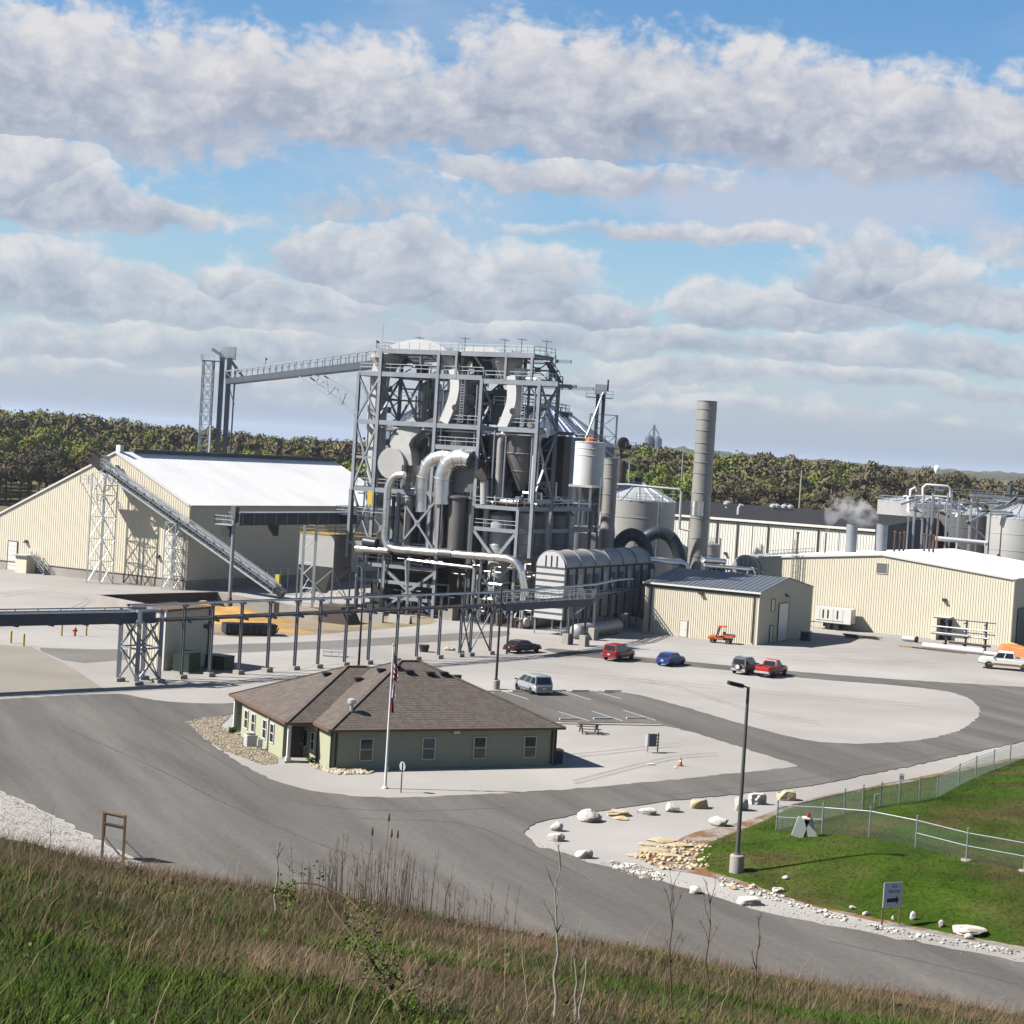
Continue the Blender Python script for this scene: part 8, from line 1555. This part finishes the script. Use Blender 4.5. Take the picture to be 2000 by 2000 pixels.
# ------------------------------------------------------------------ vehicles (built along +x, nose at +x, then set down)
def rsec(x, w, z0, z1, r=.12):            # rounded cross-section
    return [(x, -w, z0+r), (x, -w, z1-r), (x, -w+r, z1), (x, 0, z1+.015), (x, w-r, z1), (x, w, z1-r), (x, w, z0+r), (x, w-r, z0), (x, 0, z0), (x, -w+r, z0)]
def loft(par, secs, name, mt):
    n = len(secs[0]); vs = [p for s in secs for p in s]; fs = [(i*n+k, i*n+(k+1) % n, (i+1)*n+(k+1) % n, (i+1)*n+k) for i in range(len(secs)-1) for k in range(n)]+[tuple(range(n-1, -1, -1)), tuple(range((len(secs)-1)*n, len(secs)*n))]
    return MB().add(vs, fs).build(name, mt, par, True)
def vehicle(name, lab, cat, px, py, head, mt, L, Wd, Ht, belt, hood, gh, bed=None, clear=.3, wr=.33, wb=(.19, .81), spare=False, cover=None, cladding=None, two_tone=None, grp='cars parked on the gravel', rack=False, roofmt=None):
    """gh: greenhouse x at belt rear, roof rear, roof front, belt front (fractions from the tail)"""
    g = G(px, py); t = thing(name, lab, cat, (g[0], g[1], g[2]), radians(head), grp, world=False); X = lambda f: (f-.5)*L; w = Wd/2
    S = [(0.0, .86, clear+.22, belt*.92), (.03, .95, clear+.04, belt-.02), (.2, 1, clear, belt), (.5, 1, clear-.02, belt), (gh[3]-.02, 1, clear, belt)]
    if bed: S[2] = (.2, 1, clear, belt-.02)
    S += [(min(gh[3]+.06, .95), .985, clear, (belt+hood)/2), (.93, .96, clear+.03, hood), (.985, .90, clear+.1, hood-.12), (1.0, .84, clear+.22, hood-.26)]
    b = loft(t, [rsec(X(f), w*k, z0, z1) for f, k, z0, z1 in S], 'body', mt)
    # cab: belt line, roof line
    tw_ = w*.80; bx = [X(gh[0]), X(gh[3])]; rx = [X(gh[1]), X(gh[2])]; zb, zr = belt-.03, Ht
    c = lambda x, y, z: (x, y, z); bw = w*.955
    lo_ = [(bx[0], -bw, zb), (bx[1], -bw, zb), (bx[1], bw, zb), (bx[0], bw, zb)]; hi_ = [(rx[0], -tw_, zr-.06), (rx[1], -tw_, zr-.06), (rx[1], tw_, zr-.06), (rx[0], tw_, zr-.06)]; md = [((rx[0]*.94+rx[1]*.06), -tw_*.9, zr), ((rx[1]*.93+rx[0]*.07), -tw_*.9, zr), ((rx[1]*.93+rx[0]*.07), tw_*.9, zr), ((rx[0]*.94+rx[1]*.06), tw_*.9, zr)]
    k = MB(); k.add(lo_+hi_+md, [(0, 1, 5, 4), (1, 2, 6, 5), (2, 3, 7, 6), (3, 0, 4, 7), (4, 5, 9, 8), (5, 6, 10, 9), (6, 7, 11, 10), (7, 4, 8, 11), (8, 9, 10, 11)]); k.build('cab', roofmt or mt, t, True)
    def face(a, b_, c_, d, u0, u1, v0, v1, out, nm='window_glass', m2='glass_dark'):
        a, b_, c_, d = (np.array(q) for q in (a, b_, c_, d)); P = lambda u, v: (a*(1-u)+b_*u)*(1-v)+(d*(1-u)+c_*u)*v; n = np.cross(b_-a, d-a); n = n/np.linalg.norm(n); n = n if n @ out > 0 else -n
        q = [P(u0, v0)+n*.012, P(u1, v0)+n*.012, P(u1, v1)+n*.012, P(u0, v1)+n*.012]; MB().poly(q).build(nm, m2, t)
    for sy, (i0, i1) in ((-1, (0, 1)), (1, (3, 2))):
        seg = [(.05, .47), (.52, .95)] if (gh[3]-gh[0]) < .55 else [(.03, .30), (.33, .62), (.66, .95)]
        for u0, u1 in seg: face(lo_[i0], lo_[i1], hi_[i1], hi_[i0], u0, u1, .12, .88, A3(0, sy, .2), 'side_window')
    face(lo_[1], lo_[2], hi_[2], hi_[1], .06, .94, .08, .92, A3(1, 0, .3), 'windscreen'); face(lo_[3], lo_[0], hi_[0], hi_[3], .09, .91, .12, .88, A3(-1, 0, .3), 'rear_window')
    # wheels with arches
    for f in wb:
        for sy in (-1, 1):
            c0 = (X(f), sy*(w-.10), wr); k = MB(); k.lathe(c0, [(wr*.62, -.11), (wr*.96, -.11), (wr, -.06), (wr, .06), (wr*.96, .11), (wr*.62, .11)], 20, axis=A3(0, 1, 0)); wh_ = k.build('wheel', 'rubber', t, True); k = MB(); k.lathe(c0, [(.05, sy*.07), (wr*.6, sy*.095), (wr*.62, sy*.05)], 16, axis=A3(0, 1, 0)); k.build('rim', 'alloy', wh_)
            k = MB(); pts = [(X(f)+cos(a)*wr*1.14, sy*(w+.004), wr+sin(a)*wr*1.14) for a in np.linspace(0, pi, 13)]; k.poly(pts); k.build('wheel_arch', 'black_plastic', t)
    # lamps, bumpers, plate, mirrors, handles
    for sy in (-1, 1):
        MB().obox((X(.012), sy*w*.80, belt*.80), (.03, 0, 0), (0, .09 if not bed else .07, 0), (0, 0, .13)).build('tail_light', 'tail_red', t); MB().obox((X(.985), sy*w*.70, hood-.22), (.05, 0, 0), (0, .15, 0), (0, 0, .07)).build('headlight', 'lamp_clear', t); MB().obox((X(gh[3]-.03), sy*(w+.08), belt+.08), (.05, 0, 0), (0, .09, 0), (0, 0, .06)).build('mirror', 'black_plastic', t)
        MB().obox((X(.5), sy*(w+.006), belt-.15), (.07, 0, 0), (0, .012, 0), (0, 0, .012)).build('handle', 'black_plastic', t)
        MB().obox((X(.5), sy*(w+.004), clear+.2), (L*.22, 0, 0), (0, .01, 0), (0, 0, .04)).build('side_moulding', 'black_plastic' if cladding is None else cladding, t)
    bm_ = cover or ('alloy' if bed else mt); MB().obox((X(.0)-.02, 0, clear+.16), (.07, 0, 0), (0, w*.92, 0), (0, 0, .11)).build('rear_bumper', bm_, t); MB().obox((X(1.0), 0, clear+.16), (.07, 0, 0), (0, w*.86, 0), (0, 0, .11)).build('front_bumper', bm_, t); MB().obox((X(0)-.03, 0, clear+.36 if not bed else clear+.18), (.075, 0, 0), (0, .16, 0), (0, 0, .07)).build('number_plate', 'plate_white', t); MB().obox((X(.985)+.03, 0, hood-.26), (.03, 0, 0), (0, w*.45, 0), (0, 0, .08)).build('grille', 'black_plastic', t)
    if bed:                                # open load bed with walls
        x0, x1 = X(.03), X(gh[0])-.05; MB().obox(((x0+x1)/2, 0, belt+.0), ((x1-x0)/2, 0, 0), (0, w*.80, 0), (0, 0, .012)).build('bed_floor', 'black_plastic', t)
        for sy in (-1, 1): MB().obox(((x0+x1)/2, sy*w*.90, belt+.06), ((x1-x0)/2, 0, 0), (0, w*.07, 0), (0, 0, .09)).build('bed_side', mt, t)
        MB().obox((x0, 0, belt+.05), (.04, 0, 0), (0, w*.92, 0), (0, 0, .1)).build('tailgate', mt, t)
    if spare: k = MB(); k.lathe((X(0)-.14, .0, belt*.80), [(.05, -.1), (.33, -.1), (.36, 0), (.33, .1)], 20, axis=A3(1, 0, 0)); s_ = k.build('spare_wheel', 'rubber', t, True); k = MB(); k.lathe((X(0)-.14, 0, belt*.80), [(.25, -.115), (.02, -.12)], 16, axis=A3(1, 0, 0)); k.build('wheel_cover', 'plate_white', s_)
    if rack:
        for sy in (-1, 1): MB().beam((rx[0]+.2, sy*tw_*.85, Ht+.05), (rx[1]-.2, sy*tw_*.85, Ht+.05), .04).build('roof_rail', 'black_plastic', t)
    if cladding:
        for sy in (-1, 1): MB().obox((X(.5), sy*(w+.003), clear+.08), (L*.33, 0, 0), (0, .012, 0), (0, 0, .1)).build('rocker_panel', cladding, t)
    return t
vehicle('minivan', 'silver minivan parked in the striped court, seen from its rear left', 'minivan', 1040, 1352, 115.5, 'silver_paint', 4.9, 1.95, 1.82, 1.0, .98, (.015, .07, .56, .86), clear=.28, wb=(.20, .80), grp=None)
vehicle('sedan', 'dark maroon sedan beside the bridge posts, mostly in shadow', 'car', 1020, 1274, 48, 'maroon_paint', 4.7, 1.80, 1.42, .93, .90, (.08, .22, .56, .74))
vehicle('sport_utility', 'bright red sport utility with dark windows, left of the blue hatchback', 'car', 1208, 1289, 58, 'red_paint', 4.6, 1.85, 1.88, 1.12, 1.10, (.01, .05, .54, .68), clear=.42, wr=.36)
vehicle('hatchback', 'blue hatchback on the gravel lane right of the red sport utility', 'car', 1310, 1299, 58, 'blue_paint', 4.2, 1.72, 1.45, .90, .88, (.02, .16, .58, .76))
vehicle('sport_utility', 'dark grey sport utility with a spare wheel on its tail, left of the red pickup', 'car', 1457, 1315, 58, 'grey_paint', 4.2, 1.80, 1.80, 1.08, 1.05, (.01, .05, .54, .69), clear=.38, wr=.35, spare=True, cover='alloy', rack=True)
vehicle('pickup_truck', 'red pickup truck with an open bed beside the grey sport utility', 'pickup', 1506, 1320, 58, 'bright_red_paint', 5.1, 1.85, 1.80, 1.08, 1.07, (.36, .40, .58, .71), bed=True, clear=.42, wr=.36)
vehicle('pickup_truck', 'white crew cab pickup with tan lower panels at the right edge', 'pickup', 1966, 1308, 162, 'white_paint', 6.6, 2.15, 2.2, 1.36, 1.36, (.36, .385, .66, .76), bed=True, clear=.56, wr=.44, cladding='wood')
def utv():
    g = G(1408, 1256); t = thing('utility_cart', 'orange utility cart with a roof and a small dump bed before the metal shed', 'utility vehicle', g, radians(160), world=False); o = lambda c, a, b, d, n, m_: MB().obox(c, (a, 0, 0), (0, b, 0), (0, 0, d)).build(n, m_, t)
    o((0, 0, .55), 1.45, .55, .12, 'chassis', 'black_plastic'); loft(t, [rsec(.55, .62, .45, .85, .08), rsec(1.0, .66, .42, 1.0, .1), rsec(1.4, .60, .45, .92, .1), rsec(1.62, .5, .5, .8, .08)], 'hood', 'orange')
    k = MB()
    for x0, x1, y in ((.55, .25, .58), (-.45, -.4, .58)):
        for s in (-1, 1): k.beam((x0, s*y, .8), (x1, s*y*.95, 2.1), .07)
    k.build('roll_bars', 'black_plastic', t, kind='stuff'); loft(t, [rsec(-.55, .64, 2.08, 2.2, .05), rsec(.35, .64, 2.08, 2.2, .05)], 'canopy', 'orange'); MB().poly([(.58, -.5, 1.0), (.58, .5, 1.0), (.28, .5, 2.05), (.28, -.5, 2.05)]).build('windscreen', 'glass_dark', t); o((-.05, 0, .85), .22, .5, .08, 'seat', 'black_plastic'); o((-.33, 0, 1.15), .06, .5, .28, 'seat_back', 'black_plastic'); k = MB(); k.lathe((.38, .28, 1.12), [(.16, -.015), (.18, 0), (.16, .015)], 12, axis=A3(.7, 0, .7)); k.build('steering_wheel', 'black_plastic', t)
    for s in (-1, 1): o((-1.05, s*.66, 1.0), .62, .03, .17, 'bed_side', 'orange'); o((.1, s*.6, .62), .5, .04, .12, 'side_panel', 'orange')
    o((-1.66, 0, 1.0), .03, .66, .17, 'tailgate', 'orange'); o((-.44, 0, 1.0), .03, .66, .17, 'bed_front', 'orange'); o((-1.05, 0, .85), .62, .66, .03, 'bed_floor', 'black_plastic')
    for x in (1.0, -1.0):
        for s in (-1, 1): k = MB(); k.lathe((x, s*.62, .31), [(.18, -.12), (.31, -.12), (.31, .12), (.18, .12)], 16, axis=A3(0, 1, 0)); w_ = k.build('wheel', 'rubber', t, True); k = MB(); k.lathe((x, s*.62, .31), [(.04, s*.10), (.17, s*.125), (.18, s*.08)], 12, axis=A3(0, 1, 0)); k.build('rim', 'alloy', w_)
    for s in (-1, 1): o((1.6, s*.36, .72), .05, .12, .06, 'headlight', 'lamp_clear')
utv()
def trailer():
    g = RO-E1*24.4-E2*2.9; t = thing('generator_trailer', 'white box generator trailer with slit vents standing by the workshop wall', 'trailer', g); o = g
    loft_ = MB().fbox(o, E1, E2, (-2.6, 2.6), (0, 2.2), (1.0, 3.1)).build('box_body', 'white_paint', t); MB().fbox(o, E1, E2, (-2.65, 2.65), (-.05, 2.25), (.9, 1.0)).build('bed_frame', 'trim_green', t)
    for s in (-1.6, -.9, .5): MB().fbox(o, E1, -E2, (s, s+.22), (.005, .03), (1.6, 2.8)).build('vent', 'machine_dark', t)
    for s in (-2.0, 0.0, 1.4): MB().fbox(o, E1, -E2, (s-.02, s+.02), (.003, .012), (1.1, 3.0)).build('panel_seam', 'board_grey', t)
    MB().fbox(o, E1, -E2, (-2.5, 1.5), (.005, .02), (1.25, 1.32)).build('side_stripe', 'green_ink', t)
    for s in (-.7, .5): 
        for b in (.1, 2.1): MB().lathe(o+E1*s+E2*b+Z*.45, [(.2, -.14), (.45, -.14), (.45, .14), (.2, .14)], 16, axis=E2).build('wheel', 'rubber', t, True)
    MB().fbox(o, E1, E2, (-1.5, 1.2), (.3, 1.9), (.4, .9)).build('undercarriage', 'machine_dark', t); MB().beam(o-E1*2.6+E2*1.1+Z*.95, o-E1*4.2+E2*1.1+Z*.7, .14).build('drawbar', 'steel_dark', t); MB().beam(o-E1*3.8+E2*1.1, o-E1*3.8+E2*1.1+Z*.8, .1).build('jack', 'steel_dark', t)
    MB().fbox(o, E1, E2, (2.5, 2.6), (.3, .4), (0, .9)).build('prop', 'steel_dark', t)
    g = G(1571, 1252); b = thing('waste_bin', 'dark blue bin with yellow lid in the shade of the shed gable', 'bin', g); MB().fbox(g, E1, E2, (-.6, .6), (0, 1), (.1, 1.2)).build('bin_body', 'blue_bin', b); MB().fbox(g, E1, E2, (-.63, .63), (-.03, 1.03), (1.2, 1.3)).build('lid', 'yellow', b)
    for s in (-.5, .5): MB().lathe(g+E1*s+E2*.1+Z*.08, [(.08, -.03), (.08, .03)], 8, axis=E2).build('wheel', 'rubber', b)
    for x, lab in ((1512, 'yellow bollard left of the shed roller door'), (1552, 'yellow bollard right of the shed roller door')): g = G(x, 1258); b = thing('bollard', lab, 'bollard', g, group='yellow bollards'); MB().tube([g, g+Z*1.2], .11, 10).build('post', 'yellow', b, True); MB().lathe(g+Z*1.2, [(.11, 0), (.08, .06), (.01, .08)], 10).build('cap', 'yellow', b)
    for x, w, h, lab in ((1665, 2.6, .5, 'flat dark pile of timber right of the generator trailer'), (1700, 3.0, .35, 'low dark pile against the workshop wall')):
        g = G(x, 1246+(x-1665)*.06); b = thing('timber_pile', lab, 'pile', g); rr = random.Random(x)
        for i in range(7): MB().beam(g+E1*rr.uniform(-1.6, -.6)+E2*rr.uniform(-.4, .4)+Z*(.08+i*h/8), g+E1*rr.uniform(.6, 1.8)+E2*rr.uniform(-.4, .4)+Z*(.1+i*h/8), .16, .1).build('plank', 'dark_wood', b)
    g = G(1782, 1254); b = thing('hose_drum', 'white roll with a black end lying at the foot of the workshop wall', 'drum', g); MB().lathe(g+Z*.4, [(.02, -1.4), (.32, -1.4), (.32, .3), (.1, .35)], 14, axis=E1).build('roll', 'white_paint', b, True); MB().lathe(g+Z*.42+E1*.4, [(.1, 0), (.42, .02), (.42, .3), (.1, .32)], 14, axis=E1).build('reel', 'rubber', b, True)
trailer()
def rack_store():
    g = G(1890, 1275); t = thing('material_rack', 'black cantilever rack stacked with long pale pipes by the workshop corner', 'rack', g); o = g-E1*1.8
    for s in (-1.6, 1.0, 3.6):
        MB().fbox(o, E1, E2, (s-.12, s+.12), (1.6, 1.9), (0, 4.1)).build('upright', 'steel_dark', t)
        for z in (.9, 1.9, 2.9, 3.8): MB().fbox(o, E1, E2, (s-.07, s+.07), (.4, 1.6), (z-.12, z)).build('arm', 'steel_dark', t)
    for z in (2.4, 3.95): MB().fbox(o, E1, E2, (-2.8, 4.8), (1.7, 1.85), (z, z+.12)).build('rail', 'steel_dark', t)
    for i, (z, b, r, x0, x1, lab, mt) in enumerate([(.4, -.6, .42, -4.0, 4.0, 'thick white pipe lying on the ground before the rack', 'tank_white'), (1.95+.16, .8, .2, -3.4, 1.6, 'bright pipe on the second arm of the rack', 'stainless'), (2.9+.1, .9, .1, -3.4, 4.6, 'thin pale pipe on the third arm of the rack', 'tank_white'), (3.0, .7, .08, -2.8, 4.4, 'thinner pipe beside it on the third arm of the rack', 'galv'), (.9+.15, .9, .15, -1, 4.5, 'dark pipe on the lowest arm of the rack', 'machine_dark'), (2.0, 1.2, .12, -1.5, 4.2, 'dull pipe on the second arm behind the bright pipe', 'galv'), (.28, -.9, .26, 4.1, 6.4, 'short white pipe end right of the thick white pipe', 'tank_white')]):
        q = thing('stored_pipe', lab, 'pipe', o+E2*b+E1*(x0+x1)/2+Z*z, group='pipes stored at the rack'); k = MB(); k.tube([o+E2*b+E1*x0+Z*z, o+E2*b+E1*x1+Z*z], r, 14); k.build('pipe', mt, q, True); k = MB(); k.lathe(o+E2*b+E1*x0+Z*z, [(r*.6, -.01), (r*.6, .0)], 10, axis=E1); k.build('bore', 'ink', q)
    for i in range(4): q = thing('timber_beam', ['long yellow timber on the ground left of the thick white pipe', 'brown timber just behind the yellow one on the ground', 'short red timber in front of the thick white pipe', 'grey timber under the front of the thick white pipe'][i], 'timber', o, group='timbers by the material rack'); MB().beam(o-E2*(1.2+i*.25)-E1*(7-i*1.8)+Z*.1, o-E2*(1.3+i*.25)-E1*(1.5-i*1.2)+Z*.1, .18, .14).build('beam', ['gold_rail', 'dark_wood', 'rust', 'wood'][i], q)
    # orange tarpaulin heap and corrugated silver tank behind the white pickup
    g = G(1972, 1284); t2 = thing('tarp_covered_load', 'orange and yellow tarpaulin heap behind the white pickup', 'tarpaulin', g); n = 14; V = []
    for j in range(n):
        for i in range(n): u, v = i/(n-1), j/(n-1); h = (1.8-1.2*u**1.3)*(min(1, v*5, (1-v)*5))**.5*min(1, u*9+.05)**.4*min(1, (1-u)*5)**.5; V.append(g+E1*(-1.9+u*7.2)+E2*(v*3)+Z*max(0, h+.12*sin(u*11+v*7)))
    k = MB(); k.add(V, [(j*n+i, j*n+i+1, (j+1)*n+i+1, (j+1)*n+i) for j in range(n//2) for i in range(n-1)]); k.build('tarp_front', 'tarp_orange', t2, True); k = MB(); k.add(V, [(j*n+i, j*n+i+1, (j+1)*n+i+1, (j+1)*n+i) for j in range(n//2, n-1) for i in range(n-1)]); k.build('tarp_back', 'tarp_yellow', t2, True)
    k = MB(); q = V[2*n:3*n]; k.tube([p+Z*.03 for p in q], .05, 5); k.build('rope', 'tarp_yellow', t2)
    p = g+E2*7+E1*4; c = thing('corrugated_tank', 'corrugated silver tank behind the orange tarpaulin', 'tank', p); pr = []; vs = []
    k = MB(); N = 60
    for z in (0.0, 2.6):
        for i in range(N): a = 2*pi*i/N; r = 3.0+(.07 if i % 2 else -.07); vs.append(p+A3(cos(a)*r, sin(a)*r, z))
    k.add(vs, [(i, (i+1) % N, N+(i+1) % N, N+i) for i in range(N)]+[tuple(range(N, 2*N))]); k.build('shell', 'galv', c); k = MB(); k.lathe(p+Z*2.6, [(3.1, 0), (3.1, .1), (.5, .35)], 30); k.build('lid', 'galv', c)
rack_store()
# ------------------------------------------------------------------ air
def haze():
    k = MB(); k.fbox((0, 0, 0), A3(1, 0, 0), A3(0, 1, 0), (-7300, 7300), (-420, 9300), (-1.6, 78)); o = k.build('haze', 'haze_air', None); o['kind'] = 'stuff'; return o
m = bpy.data.materials.new('haze_air'); m.use_nodes = True; nt = m.node_tree; nt.nodes.remove(nt.nodes['Principled BSDF'])
v = nt.nodes.new('ShaderNodeVolumePrincipled'); v.inputs['Color'].default_value = (.78, .87, 1, 1); v.inputs['Density'].default_value = .00005; v.inputs['Anisotropy'].default_value = .2
nt.links.new(v.outputs[0], nt.nodes['Material Output'].inputs['Volume']); MATS['haze_air'] = m
haze()
